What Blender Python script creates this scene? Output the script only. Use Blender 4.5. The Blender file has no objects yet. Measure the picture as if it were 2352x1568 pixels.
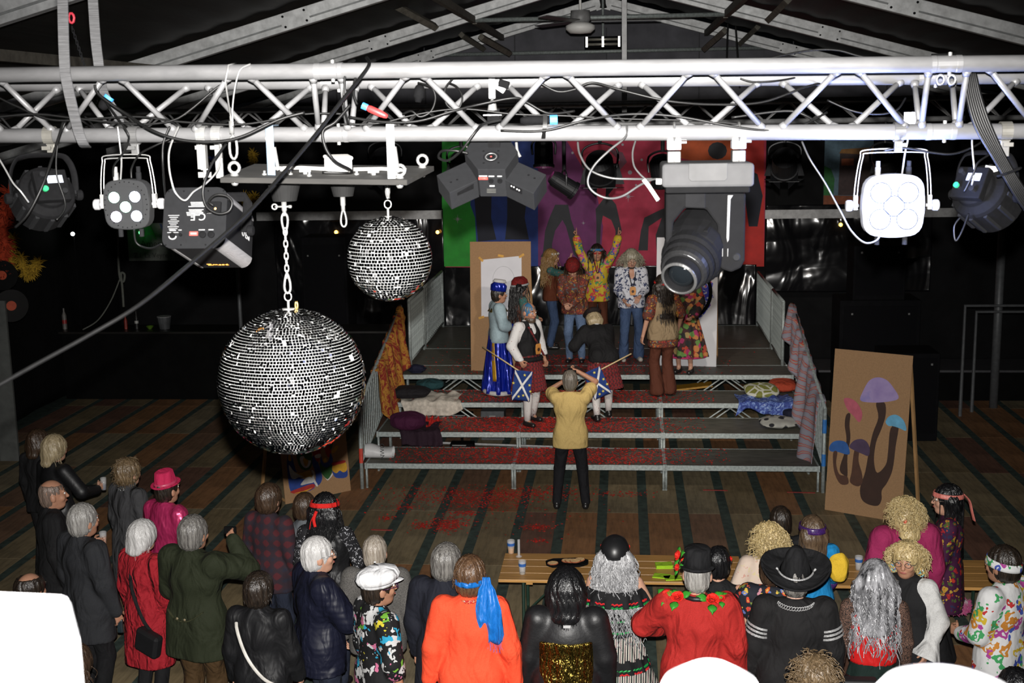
import bpy, math, random
import numpy as np
from mathutils import Matrix, Vector
random.seed(7); rng=np.random.default_rng(7)
S=bpy.context.scene; COL=S.collection
# ------------------------------------------------------------------ camera
FPX=2874.0; CAMZ=4.91
_yaw,_pit,_rol=math.radians(5.14),math.radians(10.27),math.radians(-1.01)
_f=Vector((-math.sin(_yaw)*math.cos(_pit),math.cos(_yaw)*math.cos(_pit),-math.sin(_pit)))
_r0=Vector((math.cos(_yaw),math.sin(_yaw),0)); _u0=_r0.cross(_f)
_r=_r0*math.cos(_rol)+_u0*math.sin(_rol); _u=_u0*math.cos(_rol)-_r0*math.sin(_rol)
CAMP=Vector((0,0,CAMZ))
cd=bpy.data.cameras.new('camera'); cam=bpy.data.objects.new('camera',cd); COL.objects.link(cam)
cd.sensor_width=36; cd.sensor_fit='HORIZONTAL'; cd.lens=FPX/2352*36; cd.clip_start=.05; cd.clip_end=200
cam.matrix_world=Matrix(((_r.x,_u.x,-_f.x,0),(_r.y,_u.y,-_f.y,0),(_r.z,_u.z,-_f.z,CAMZ),(0,0,0,1)))
cd.dof.use_dof=True; cd.dof.focus_distance=8.0; cd.dof.aperture_fstop=7.5
S.camera=cam
# ------------------------------------------------------------------ light: the flash on the camera, a dim hall
S.view_settings.view_transform='Standard'; S.view_settings.look='None'; S.view_settings.gamma=1
S.view_settings.use_curve_mapping=False; S.view_settings.exposure=0.0
w=bpy.data.worlds.new('world'); S.world=w; w.use_nodes=True
w.node_tree.nodes['Background'].inputs[0].default_value=(.5,.55,.65,1); w.node_tree.nodes['Background'].inputs[1].default_value=.002
FLASH=6400.0
ld=bpy.data.lights.new('camera_flash','SPOT'); ld.energy=FLASH; ld.spot_size=math.radians(70); ld.spot_blend=1.0; ld.shadow_soft_size=.022; ld.color=(1,.97,.93)
lo=bpy.data.objects.new('camera_flash',ld); COL.objects.link(lo)
lo.matrix_world=cam.matrix_world@Matrix.Rotation(math.radians(-5),4,'X'); lo.location=CAMP+_u*.13
# ------------------------------------------------------------------ layout helpers (world points seen along a sight line, at a stated distance)
def ray(x,y): return _f+_r*((x-1176)/FPX)+_u*((784-y)/FPX)
def AD(x,y,d): return CAMP+ray(x,y)*d
def AY(x,y,Y): v=ray(x,y); return CAMP+v*(Y/v.y)
def AZ(x,y,z): v=ray(x,y); return CAMP+v*((z-CAMZ)/v.z)
def AP(x,y,o,n): v=ray(x,y); return CAMP+v*((o-CAMP).dot(n)/v.dot(n))
def V(*a): return Vector(a)
# ------------------------------------------------------------------ materials
MATS={}
def _nt(name):
    m=bpy.data.materials.new(name); m.use_nodes=True; n=m.node_tree
    b=n.nodes['Principled BSDF']; return m,n,b
def N(n,t,**k):
    o=n.nodes.new(t)
    for a,v in k.items(): setattr(o,a,v)
    return o
def rgba(c): return (c[0],c[1],c[2],1)
def lin(r,g,b):
    f=lambda c:(c/255/12.92) if c<=10 else ((c/255+.055)/1.055)**2.4
    return (f(r),f(g),f(b))
def texco(n,scale=(1,1,1),out='Object'):
    t=N(n,'ShaderNodeTexCoord'); mp=N(n,'ShaderNodeMapping'); mp.inputs['Scale'].default_value=scale
    n.links.new(t.outputs[out],mp.inputs[0]); return mp.outputs[0]
def ramp(n,fac,stops,mode='LINEAR'):
    r=N(n,'ShaderNodeValToRGB'); r.color_ramp.interpolation=mode; e=r.color_ramp.elements
    while len(e)<len(stops): e.new(.5)
    for i,(p,c) in enumerate(stops): e[i].position=p; e[i].color=rgba(c)
    n.links.new(fac,r.inputs[0]); return r.outputs[0]
def noise(n,vec,sc,det=3,rough=.6):
    t=N(n,'ShaderNodeTexNoise'); t.inputs['Scale'].default_value=sc; t.inputs['Detail'].default_value=det; t.inputs['Roughness'].default_value=rough
    n.links.new(vec,t.inputs['Vector']); return t
def bumpn(n,b,h,st,dist=.01):
    p=N(n,'ShaderNodeBump'); p.inputs['Strength'].default_value=st; p.inputs['Distance'].default_value=dist
    n.links.new(h,p.inputs['Height']); n.links.new(p.outputs[0],b.inputs['Normal'])
def mat(name,col,rough=.6,metal=0,var=.18,scale=14,bump=.0,stretch=(1,1,1),spec=.5,emit=None,es=0,sheen=0,coat=0,alpha=1,trans=0):
    if name in MATS: return MATS[name]
    m,n,b=_nt(name)
    vec=texco(n,stretch); t=noise(n,vec,scale)
    c0=tuple(max(0,c*(1-var)) for c in col); c1=tuple(min(1,c*(1+var)) for c in col)
    n.links.new(ramp(n,t.outputs[0],[(.3,c0),(.7,c1)]),b.inputs['Base Color'])
    b.inputs['Roughness'].default_value=rough; b.inputs['Metallic'].default_value=metal
    b.inputs['Specular IOR Level'].default_value=spec
    if sheen: b.inputs['Sheen Weight'].default_value=sheen
    if coat: b.inputs['Coat Weight'].default_value=coat
    if trans: b.inputs['Transmission Weight'].default_value=trans
    if bump: bumpn(n,b,t.outputs[0],bump)
    if emit: b.inputs['Emission Color'].default_value=rgba(emit); b.inputs['Emission Strength'].default_value=es
    MATS[name]=m; return m
def cloth(name,col,rough=.85,fold=.5,weave=.1,var=.12,sheen=.0,spec=.25,metal=0,fs=7):
    """woven cloth: broad folds and a fine weave"""
    if name in MATS: return MATS[name]
    m,n,b=_nt(name); vec=texco(n,(1,1,.55))
    a=noise(n,vec,fs,2.6,.5); a.inputs['Distortion'].default_value=.6; c=noise(n,texco(n),160,1)
    c0=tuple(v*(1-var) for v in col); c1=tuple(min(1,v*(1+var)) for v in col)
    n.links.new(ramp(n,c.outputs[0],[(.3,c0),(.7,c1)]),b.inputs['Base Color'])
    b.inputs['Roughness'].default_value=rough; b.inputs['Specular IOR Level'].default_value=spec; b.inputs['Metallic'].default_value=metal
    if sheen: b.inputs['Sheen Weight'].default_value=sheen; b.inputs['Sheen Tint'].default_value=rgba(col)
    bumpn(n,b,a.outputs[0],min(1,fold*1.4),.085)
    MATS[name]=m; return m
def printed(name,base,cols,scale=22,cover=.45,rough=.8,fold=.4,stretch=(1,1,1),second=None,edge=.12,spec=.25):
    """cloth printed with coloured blobs: voronoi cells, a random palette colour each"""
    if name in MATS: return MATS[name]
    m,n,b=_nt(name); vec=texco(n,stretch)
    wv=noise(n,vec,scale*.7,2); ad=N(n,'ShaderNodeMixRGB'); ad.inputs[0].default_value=edge
    n.links.new(vec,ad.inputs[1]); n.links.new(wv.outputs[1],ad.inputs[2])
    vo=N(n,'ShaderNodeTexVoronoi'); vo.inputs['Scale'].default_value=scale; n.links.new(ad.outputs[0],vo.inputs['Vector'])
    sp=N(n,'ShaderNodeSeparateColor'); n.links.new(vo.outputs['Color'],sp.inputs[0])
    k=len(cols); pal=ramp(n,sp.outputs[0],[(i/k,c) for i,c in enumerate(cols)],'CONSTANT')
    lt=N(n,'ShaderNodeMath',operation='LESS_THAN'); n.links.new(vo.outputs['Distance'],lt.inputs[0]); lt.inputs[1].default_value=cover
    mx=N(n,'ShaderNodeMixRGB'); n.links.new(lt.outputs[0],mx.inputs[0]); mx.inputs[1].default_value=rgba(base); n.links.new(pal,mx.inputs[2])
    out=mx.outputs[0]
    if second:
        ls=N(n,'ShaderNodeMath',operation='LESS_THAN'); n.links.new(vo.outputs['Distance'],ls.inputs[0]); ls.inputs[1].default_value=cover*.42
        m2=N(n,'ShaderNodeMixRGB'); n.links.new(ls.outputs[0],m2.inputs[0]); n.links.new(out,m2.inputs[1]); m2.inputs[2].default_value=rgba(second); out=m2.outputs[0]
    n.links.new(out,b.inputs['Base Color']); b.inputs['Roughness'].default_value=rough; b.inputs['Specular IOR Level'].default_value=spec
    a=noise(n,texco(n,(1,1,.55)),7,2.5,.5); bumpn(n,b,a.outputs[0],fold,.08)
    MATS[name]=m; return m
def tartan(name,base,c1,c2,scale=9):
    if name in MATS: return MATS[name]
    m,n,b=_nt(name); vec=texco(n); outs=[]
    for d in ('X','Z'):
        wv=N(n,'ShaderNodeTexWave',wave_type='BANDS',bands_direction=d); wv.inputs['Scale'].default_value=scale; n.links.new(vec,wv.inputs[0]); outs.append(wv.outputs[1])
    ad=N(n,'ShaderNodeMath',operation='ADD'); n.links.new(outs[0],ad.inputs[0]); n.links.new(outs[1],ad.inputs[1])
    hv=N(n,'ShaderNodeMath',operation='MULTIPLY'); n.links.new(ad.outputs[0],hv.inputs[0]); hv.inputs[1].default_value=.5
    n.links.new(ramp(n,hv.outputs[0],[(0,c1),(.25,base),(.55,base),(.72,c2),(.95,c2)]),b.inputs['Base Color'])
    b.inputs['Roughness'].default_value=.9
    bumpn(n,b,noise(n,texco(n,(1,1,.4)),10,2).outputs[0],.4,.03)
    MATS[name]=m; return m
def hairm(name,c0,c1,rough=.35,spec=.6,wav=3.0,sc=60):
    if name in MATS: return MATS[name]
    m,n,b=_nt(name); vec=texco(n,(1,1,.12)); a=noise(n,vec,sc,3,.7)
    n.links.new(ramp(n,a.outputs[0],[(.32,c0),(.62,c1)]),b.inputs['Base Color'])
    b.inputs['Roughness'].default_value=rough; b.inputs['Specular IOR Level'].default_value=spec
    bumpn(n,b,a.outputs[0],.8,.012)
    MATS[name]=m; return m
# ------------------------------------------------------------------ mesh helpers
class MB:
    def __init__(s): s.v=[]; s.f=[]; s.mi=[]
    def add(s,v,f,M=None,mi=0):
        o=len(s.v)
        for p in v:
            p=Vector(p); s.v.append(tuple(M@p) if M is not None else tuple(p))
        for q in f: s.f.append(tuple(i+o for i in q)); s.mi.append(mi)
        return s
    def box(s,c,d,M=None,mi=0):
        x,y,z=d[0]/2,d[1]/2,d[2]/2; c=Vector(c)
        v=[c+Vector((a*x,b*y,e*z)) for e in(-1,1) for b in(-1,1) for a in(-1,1)]
        return s.add(v,[(0,2,3,1),(4,5,7,6),(0,1,5,4),(2,6,7,3),(0,4,6,2),(1,3,7,5)],M,mi)
    def prism(s,poly,t,M=None,mi=0,t0=0):
        """poly in local x,z ; extruded along local y from t0 to t"""
        n=len(poly); v=[(p[0],t0,p[1]) for p in poly]+[(p[0],t,p[1]) for p in poly]
        f=[tuple(range(n)),tuple(range(2*n-1,n-1,-1))]+[(i,i+n,(i+1)%n+n,(i+1)%n) for i in range(n)]
        return s.add(v,f,M,mi)
    def solid(s,poly,ext,mi=0):
        """3d polygon extruded by vector ext"""
        n=len(poly); v=[Vector(p) for p in poly]+[Vector(p)+Vector(ext) for p in poly]
        f=[tuple(range(n)),tuple(range(2*n-1,n-1,-1))]+[(i,i+n,(i+1)%n+n,(i+1)%n) for i in range(n)]
        return s.add(v,f,None,mi)
    def tube(s,pts,r,n=8,caps=True,closed=False,mi=0,flat=1.0,M=None):
        P=[Vector(p) for p in pts]; k=len(P)
        R=r if hasattr(r,'__len__') else [r]*k
        v=[];f=[]; T=[]
        for i in range(k):
            a=P[(i-1)%k] if (i>0 or closed) else P[i]; b=P[(i+1)%k] if (i<k-1 or closed) else P[i]
            d=b-a; T.append(d.normalized() if d.length>1e-9 else Vector((0,0,1)))
        up=Vector((0,0,1)) if abs(T[0].z)<.9 else Vector((0,1,0))
        X=T[0].cross(up).normalized()
        for i in range(k):
            X=(X-T[i]*X.dot(T[i])); X=X.normalized() if X.length>1e-9 else T[i].orthogonal().normalized()
            Yv=T[i].cross(X)
            for j in range(n):
                a=2*math.pi*j/n; v.append(P[i]+X*(math.cos(a)*R[i])+Yv*(math.sin(a)*R[i]*flat))
        for i in range(k if closed else k-1):
            for j in range(n):
                a,b=i*n+j,i*n+(j+1)%n; c,d=((i+1)%k)*n+(j+1)%n,((i+1)%k)*n+j
                f.append((a,b,c,d))
        if caps and not closed: f.append(tuple(range(n-1,-1,-1))); f.append(tuple(range((k-1)*n,k*n)))
        return s.add(v,f,M,mi)
    def lathe(s,prof,n=24,M=None,mi=0,caps=True):
        """profile (radius, z) turned about local z"""
        v=[];f=[];k=len(prof)
        for r,z in prof:
            for j in range(n):
                a=2*math.pi*j/n; v.append((r*math.cos(a),r*math.sin(a),z))
        for i in range(k-1):
            for j in range(n): f.append((i*n+j,i*n+(j+1)%n,(i+1)*n+(j+1)%n,(i+1)*n+j))
        if caps and prof[0][0]>1e-6: f.append(tuple(range(n-1,-1,-1)))
        if caps and prof[-1][0]>1e-6: f.append(tuple(range((k-1)*n,k*n)))
        return s.add(v,f,M,mi)
    def grid(s,fn,nu,nv,M=None,mi=0,wrap=False):
        v=[fn(i/(nu-1) if not wrap else i/nu,j/(nv-1)) for j in range(nv) for i in range(nu)]; f=[]
        for j in range(nv-1):
            for i in range(nu if wrap else nu-1): f.append((j*nu+i,j*nu+(i+1)%nu,(j+1)*nu+(i+1)%nu,(j+1)*nu+i))
        return s.add(v,f,M,mi)
    def mesh(s,name='m'):
        me=bpy.data.meshes.new(name); me.from_pydata(s.v,[],s.f)
        if any(s.mi): me.polygons.foreach_set('material_index',s.mi)
        return me
    def build(s,name,m,parent=None,world=False,smooth=False,bevel=0,thick=0,kind=None,sub=0):
        me=s.mesh(name)
        return obj(name,me,m,parent,world,smooth,bevel,thick,kind,sub)
INV={}
def obj(name,me,m,parent=None,world=False,smooth=False,bevel=0,thick=0,kind=None,sub=0):
    for x in (m if isinstance(m,(list,tuple)) else [m]): me.materials.append(x)
    if world and parent is not None:
        me.transform(WM(parent).inverted())
    o=bpy.data.objects.new(name,me); COL.objects.link(o)
    if parent is not None: o.parent=parent
    if smooth:
        me.polygons.foreach_set('use_smooth',[True]*len(me.polygons))
    if thick:
        k=o.modifiers.new('thickness','SOLIDIFY'); k.thickness=thick; k.offset=0
    if bevel:
        k=o.modifiers.new('bevel','BEVEL'); k.width=bevel; k.segments=2; k.limit_method='ANGLE'; k.angle_limit=.6
    if sub:
        k=o.modifiers.new('sub','SUBSURF'); k.levels=sub; k.render_levels=sub
    if kind: o['kind']=kind
    return o
def WM(o):
    M=Matrix.LocRotScale(o.location,o.rotation_euler,o.scale)
    return WM(o.parent)@M if o.parent else M
def tag(o,label,cat,group=None,kind=None):
    o['label']=label; o['category']=cat
    if group: o['group']=group
    if kind: o['kind']=kind
    return o
def thing(name,label,cat,loc=(0,0,0),rotz=0,group=None):
    o=bpy.data.objects.new(name,None); COL.objects.link(o); o.empty_display_size=.1
    o.location=loc; o.rotation_euler=(0,0,rotz); return tag(o,label,cat,group)
def part_world(o,parent):
    """hang an object whose mesh is in world coordinates under parent"""
    o.data.transform(WM(parent).inverted()); o.parent=parent; return o
def dup(root,loc,rotz=None,label=None):
    r=root.copy(); COL.objects.link(r); r.location=loc
    if rotz is not None: r.rotation_euler=(0,0,rotz)
    if label: r['label']=label
    def kids(a,b):
        for ch in [c for c in a.children]:
            c=ch.copy(); COL.objects.link(c); c.parent=b; kids(ch,c)
    kids(root,r); return r
def frame(o,x,y,z): return Matrix(((x[0],y[0],z[0],o[0]),(x[1],y[1],z[1],o[1]),(x[2],y[2],z[2],o[2]),(0,0,0,1)))
def aim(o,d,up=(0,0,1)):
    """frame whose local z points along d"""
    z=Vector(d).normalized(); x=Vector(up).cross(z)
    if x.length<1e-4: x=Vector((1,0,0)).cross(z)
    x.normalize(); return frame(o,x,z.cross(x),z)
def spline(pts,n=8):
    P=[Vector(p) for p in pts]
    if len(P)<3: return P
    out=[]
    for i in range(len(P)-1):
        p0=P[max(i-1,0)];p1=P[i];p2=P[i+1];p3=P[min(i+2,len(P)-1)]
        for k in range(n):
            t=k/n; out.append(.5*((2*p1)+(p2-p0)*t+(2*p0-5*p1+4*p2-p3)*t*t+(3*p1-p0-3*p2+p3)*t**3))
    out.append(P[-1]); return out
def text_mb(txt,size,M,mb=None,depth=.001,mi=0,align='CENTER'):
    c=bpy.data.curves.new('lettering','FONT'); c.body=txt; c.size=size; c.align_x=align; c.align_y='CENTER'; c.extrude=depth/2; c.resolution_u=3
    o=bpy.data.objects.new('lettering',c); COL.objects.link(o)
    dg=bpy.context.evaluated_depsgraph_get(); me=bpy.data.meshes.new_from_object(o.evaluated_get(dg))
    mb=mb or MB(); mb.add([v.co for v in me.vertices],[tuple(p.vertices) for p in me.polygons],M,mi)
    bpy.data.objects.remove(o); bpy.data.curves.remove(c); bpy.data.meshes.remove(me)
    return mb
def disc(r,n=16): return [(r*math.cos(2*math.pi*i/n),r*math.sin(2*math.pi*i/n)) for i in range(n)]
def rrect(w,h,r,n=4):
    out=[]
    for cx,cy,a0 in ((w/2-r,h/2-r,0),(-w/2+r,h/2-r,90),(-w/2+r,-h/2+r,180),(w/2-r,-h/2+r,270)):
        for k in range(n+1):
            a=math.radians(a0+90*k/n); out.append((cx+r*math.cos(a),cy+r*math.sin(a)))
    return out
# common materials
ALU=mat('brushed_aluminium',(.62,.63,.64),.42,.35,.12,30,.05)
GALV=mat('galvanised_steel',(.33,.37,.36),.55,.3,.3,30,.1)
BLACKP=mat('black_plastic',(.0036,.0036,.004),.85,0,.2,60,.02,spec=.09)
DARKM=mat('dark_grey_metal',(.008,.0082,.009),.85,0,.12,40,.02,spec=.12)
STEEL=mat('bright_zinc',(.55,.55,.54),.28,.75,.1,50)
WHITEP=mat('white_plastic',(.78,.77,.74),.5,0,.06,10)
BLACKR=mat('black_rubber',(.003,.003,.003),.45,0,.2,50,.03,spec=.3)
PRINTW=mat('white_print',(.30,.30,.30),.6,0,.05,10)
PRINTR=mat('red_print',(.75,.05,.04),.5,0,.1,10)
WOOD=mat('pine_lath',(.42,.24,.10),.65,0,.2,12,.1,(1,1,.2))
HARDB=mat('brown_hardboard',(.30,.175,.085),.85,0,.1,60)
# ================================================================== THE HALL
XR,ZR,SL=-.35,6.95,.272            # ridge of the tent roof
XL,XRR=-10.15,9.6; YB=24.4
def zr(x): return ZR-SL*abs(x-XR)
floor_m=mat('floor_underlay_green',(.045,.068,.058),.7,.1,.45,9,.2)
mb=MB(); mb.box((0,13.5,-.0245),(22,28,.04)); fl=mb.build('floor',floor_m); fl['kind']='structure'
PL=[]
for i,c in enumerate(((0.229, 0.179, 0.102), (0.205, 0.154, 0.083), (0.265, 0.128, 0.055), (0.193, 0.11, 0.066), (0.234, 0.19, 0.117), (0.156, 0.077, 0.051))):
    m,n,b=_nt('plank_wood_%s'%'abcdef'[i])
    vec=texco(n,(5,.5,1)); a=noise(n,vec,4,5,.7); c2=noise(n,texco(n,(1,1,1)),1.6,4,.7)
    mx=N(n,'ShaderNodeMath',operation='MULTIPLY'); n.links.new(a.outputs[0],mx.inputs[0]); n.links.new(c2.outputs[0],mx.inputs[1])
    n.links.new(ramp(n,mx.outputs[0],[(.08,tuple(v*.35 for v in c)),(.26,c),(.5,tuple(v*1.45 for v in c))]),b.inputs['Base Color'])
    b.inputs['Roughness'].default_value=.62; bumpn(n,b,a.outputs[0],.25,.01); PL.append(m)
pw,pl=.385,1.894
mb=MB(); mb.box((0,0,-.005),(pw,pl,.012)); plank_me=mb.mesh('plank')
for m in PL[:1]: plank_me.materials.append(m)
PME=[plank_me]
for m in PL[1:]:
    q=plank_me.copy(); q.materials[0]=m; PME.append(q)
cnt=0; far=MB()
for j in range(9):
    yc=6.0+.95+j*1.9-.47
    for i in range(38):
        xc=-9.6+i*.505
        p=(xc,yc)
        a=CAMP; d=Vector((xc,yc,0))-CAMP; zc=d.dot(_f); px=1176+FPX*d.dot(_r)/zc; py=784-FPX*d.dot(_u)/zc
        if not(-150<px<2500 and py<1750): continue
        if cnt<298:
            o=bpy.data.objects.new('plank',PME[rng.choice(6,p=[.25,.22,.17,.13,.13,.1])]); COL.objects.link(o); o.location=(xc,yc,0); o.parent=fl; cnt+=1
# walls, roof
TARP=mat('black_tarpaulin',(.004,.004,.0045),.8,0,.4,3,.3,spec=.2)
def tarp_wall(name,x0,x1,y0,y1,z0,z1,nu=60,nv=24,amp=.03,m=TARP):
    mb=MB()
    def fn(u,v):
        x=x0+(x1-x0)*u; y=y0+(y1-y0)*u; z=z0+(z1-z0)*v
        d=amp*(math.sin(u*nu*.9+2*math.sin(v*3))+.4*math.sin(u*nu*2.3+v*5))
        L=math.hypot(x1-x0,y1-y0); return (x-(y1-y0)/L*d,y+(x1-x0)/L*d,z)
    mb.grid(fn,nu*2,nv); o=mb.build(name,m,smooth=True,thick=.01); o['kind']='structure'; return o
tarp_wall('wall_left',XL,XL,1,YB,0,4.5)
tarp_wall('wall_right',XRR,XRR,1,YB,0,4.5)
tarp_wall('wall_back',XL,XRR,YB-.25,YB-.25,0,5.0,70)
ROOFM=mat('roof_tarpaulin',(.022,.022,.021),.6,0,.35,6,.15,(6,.3,1))
for sx,nm in ((-1,'roof_left'),(1,'roof_right')):
    xe=XL if sx<0 else XRR
    mb=MB()
    def fn(u,v):
        x=XR+(xe-XR)*u; y=1+(YB-1)*v
        return (x,y,zr(x)+.16+.012*math.sin(u*150)+.03*math.sin(v*14.6*math.pi/1)**2)
    mb.grid(fn,150,40); o=mb.build(nm,ROOFM,smooth=True,thick=.01); o['kind']='structure'
GABLE=mat('grey_gable_sheet',(.10,.10,.115),.8,0,.25,2.5,.3)
mb=MB(); mb.prism([(XL,4.3),(XRR,4.3),(XRR,zr(XRR)+.12),(XR,ZR+.12),(XL,zr(XL)+.12)],YB+.12,t0=YB+.1)
o=mb.build('wall_gable',GABLE); o['kind']='structure'
mb=MB()
for k in range(7): mb.box((XR-5.2+k*1.75,YB+.08,5.3),(.02,.02,2.4))
o=mb.build('seam',mat('gable_seam',(.05,.05,.055),.8),bpy.data.objects['wall_gable']); o['kind']='stuff'
RAFT=mat('rafter_aluminium',(.60,.61,.61),.5,.25,.22,9,.1)
OLDW=mat('purlin_wood_grey',(.15,.14,.115),.7,.1,.3,10,.1)
for bi,Yb in enumerate((24.2,19.5,14.5,9.5)):
    t=thing('roof_rafter_frame',['aluminium rafter pair against the grey gable at the far end','aluminium rafter pair above the stage, second from the gable','aluminium rafter pair over the dance floor, third from the gable','nearest aluminium rafter pair high above the truss'][bi],'rafter',(XR,Yb,0))
    for sx in(-1,1):
        xe=(XL if sx<0 else XRR)
        M=frame((0,0,0),(1,0,0),(0,1,0),(0,0,1)); mb=MB()
        a=V(.06*sx,0,ZR-XR*0-.02); e=V(xe-XR,0,zr(xe)); d=(e-a).normalized(); up=V(0,1,0).cross(d)*(1 if sx<0 else -1); up=up if up.z>0 else -up
        def beam(o1,o2,w,h,off):
            c=[(-w/2,off-h/2),(w/2,off-h/2),(w/2,off+h/2),(-w/2,off+h/2)]
            return [o1+V(0,1,0)*p+up*q for p,q in c],[o2+V(0,1,0)*p+up*q for p,q in c]
        for (w_,h_,off) in ((.11,.20,0),):
            A,B=beam(a,e,w_,h_,off); mb.add(A+B,[(0,1,2,3),(7,6,5,4),(0,4,5,1),(1,5,6,2),(2,6,7,3),(3,7,4,0)])
        rf=mb.build('rafter',RAFT,t,bevel=.008)
        g=MB(); A,B=beam(a,e,.125,.02,-.03); g.add(A+B,[(0,1,2,3),(7,6,5,4),(0,4,5,1),(1,5,6,2),(2,6,7,3),(3,7,4,0)]); g.build('groove',mat('rafter_groove',(.24,.25,.25),.6,.2),rf)
        # splice plate with bolts
        for s_ in (.34,):
            p=a+(e-a)*s_; g=MB(); xx=(e-a).normalized()
            Mp=frame(p-V(0,.06,0),xx,V(0,-1,0),up)
            g.box((0,0,0),(.34,.008,.19),Mp); pp=g.build('splice_plate',RAFT,rf)
            for bx in(-.13,.13):
                for bz in(-.06,.06):
                    g=MB(); g.lathe([(.014,0),(.014,.012),(0,.013)],8,Mp@Matrix.Translation((bx,.004,bz))@Matrix.Rotation(math.radians(-90),4,'X')); g.build('bolt',DARKM,rf)
        # end plate at the ridge
        g=MB(); g.box((0,0,0),(.2,.012,.24),frame(a-V(0,.062,0),(e-a).normalized(),V(0,-1,0),up)); g.build('ridge_plate',RAFT,rf)
        # kneebrace down from rafter
    if bi in(1,0):
        g=MB(); zz=ZR-.62 if bi==1 else ZR-.9; hw=(ZR-zz)/SL-.15
        g.tube([(-hw,0,zz),(hw,0,zz)],.035,8); g.build('collar_tie',GALV,t,smooth=True)
        g=MB(); g.box((-hw,0,zz+.03),(.16,.03,.14)); g.box((hw,0,zz+.03),(.16,.03,.14)); g.build('gusset',GALV,t)
for sx in(-1,1):
    for k,dx in enumerate((1.9,5.0) if sx<0 else (1.9,)):
        t=None
        for j,(y0,y1) in enumerate(((14.6,19.4),(19.6,24.1),(9.6,14.4))):
            x=XR+sx*dx; z=zr(x)-.1
            mb=MB(); mb.box((0,(y1-y0)/2,0),(.07,y1-y0,.10)); o=mb.build('purlin',OLDW); o.location=(x,y0,z)
            tag(o,'%s roof purlin %s the ridge, %s'%('left' if sx<0 else 'right','near' if k==0 else 'far from',('over the dance floor','over the stage','just beyond the truss')[j]),'purlin')
# ridge beam, fan, heater, mast
mb=MB(); mb.box((0,7.4,0),(.09,14.6,.16)); o=mb.build('ridge_beam',mat('ridge_dark',(.03,.03,.03),.6)); o.location=(XR,9.6,ZR-.02); tag(o,'dark ridge beam running along the top of the tent roof','beam')
p=AD(1333,45,17.0)
t=thing('ceiling_fan','white and grey ceiling fan hanging under the ridge','fan',(p.x,p.y,p.z))
g=MB(); g.tube([(0,0,.5),(0,0,.1)],.018); g.build('rod',WHITEP,t,smooth=True)
g=MB(); g.lathe([(.03,.62),(.11,.56),(.03,.48)],16); g.build('canopy',WHITEP,t,smooth=True)
g=MB(); g.lathe([(.0,.13),(.13,.12),(.14,.0),(.12,-.04)],20); g.build('motor',mat('fan_grey',(.2,.2,.2),.5),t,smooth=True)
g=MB(); g.lathe([(.12,-.04),(.2,-.08),(.2,-.13),(.14,-.18),(0,-.19)],20); g.build('hub',WHITEP,t,smooth=True)
for k in range(3):
    a=math.radians(k*120+5); g=MB(); g.box((.62,0,-.02),(.95,.13,.012),Matrix.Rotation(a,4,'Z')@Matrix.Rotation(.15,4,'X')); g.build('blade',mat('fan_blade',(.11,.11,.11),.5),t)
p=AD(1385,98,21.0)
t=thing('radiant_heater','black radiant heater with two bright tubes under the gable','heater',tuple(p))
g=MB(); g.box((0,0,0),(.62,.14,.2)); g.build('housing',BLACKP,t,bevel=.02)
for z in(-.03,.05):
    g=MB(); g.tube([(-.27,-.085,z),(.27,-.085,z)],.022); g.build('tube',mat('heater_tube',(.6,.58,.5),.25,.6),t,smooth=True)
for x in(-.27,0,.27):
    g=MB(); g.box((x,-.09,.01),(.035,.05,.17)); g.build('clip',STEEL,t)
g=MB(); g.tube([(0,0,.1),(0,0,.75)],.02); g.build('hanger',GALV,t)
p=AD(1434,100,12.0)
mb=MB(); mb.box((0,0,.9),(.05,.05,2.2)); o=mb.build('roof_drop_bar',mat('drop_bar',(.22,.22,.22),.6,.3),bevel=.004); o.location=(p.x,p.y,p.z-.45); tag(o,'grey vertical bar dropping from the ridge to the truss','bar')
for (xa,ya,xb,yb,d) in ((1672,55,1668,140,16),(1690,60,1700,140,16)):
    a=AD(xa,ya,d); b=AD(xb,yb,d); mb=MB(); mb.tube([V(0,0,0),b-a+V(0,0,-.3)],.012); o=mb.build('rigging_strap',BLACKR); o.location=a; tag(o,'black strap hanging from the collar tie, %s one'%('left' if xa==1672 else 'right'),'strap','straps on the collar tie')
# knee braces between rafters (dark diagonals)
for i,(x0,y0,x1,y1,d) in enumerate(((885,0,1000,62,17),(1105,85,1170,122,20),(1060,80,1110,112,22),(1810,0,1765,45,17),(1665,70,1618,112,20),(1740,62,1700,100,22))):
    a=AD(x0,y0,d); b=AD(x1,y1,d+1.2); mb=MB(); mb.tube([V(0,0,0),b-a],.06,4); o=mb.build('roof_brace',OLDW); o.location=a; tag(o,['long wooden roof brace over the left rafter','short brace left of the grey gable','small brace under the left collar tie end','long wooden roof brace over the right rafter','short brace right of the grey gable','small brace under the right collar tie end'][i],'brace')
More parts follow.
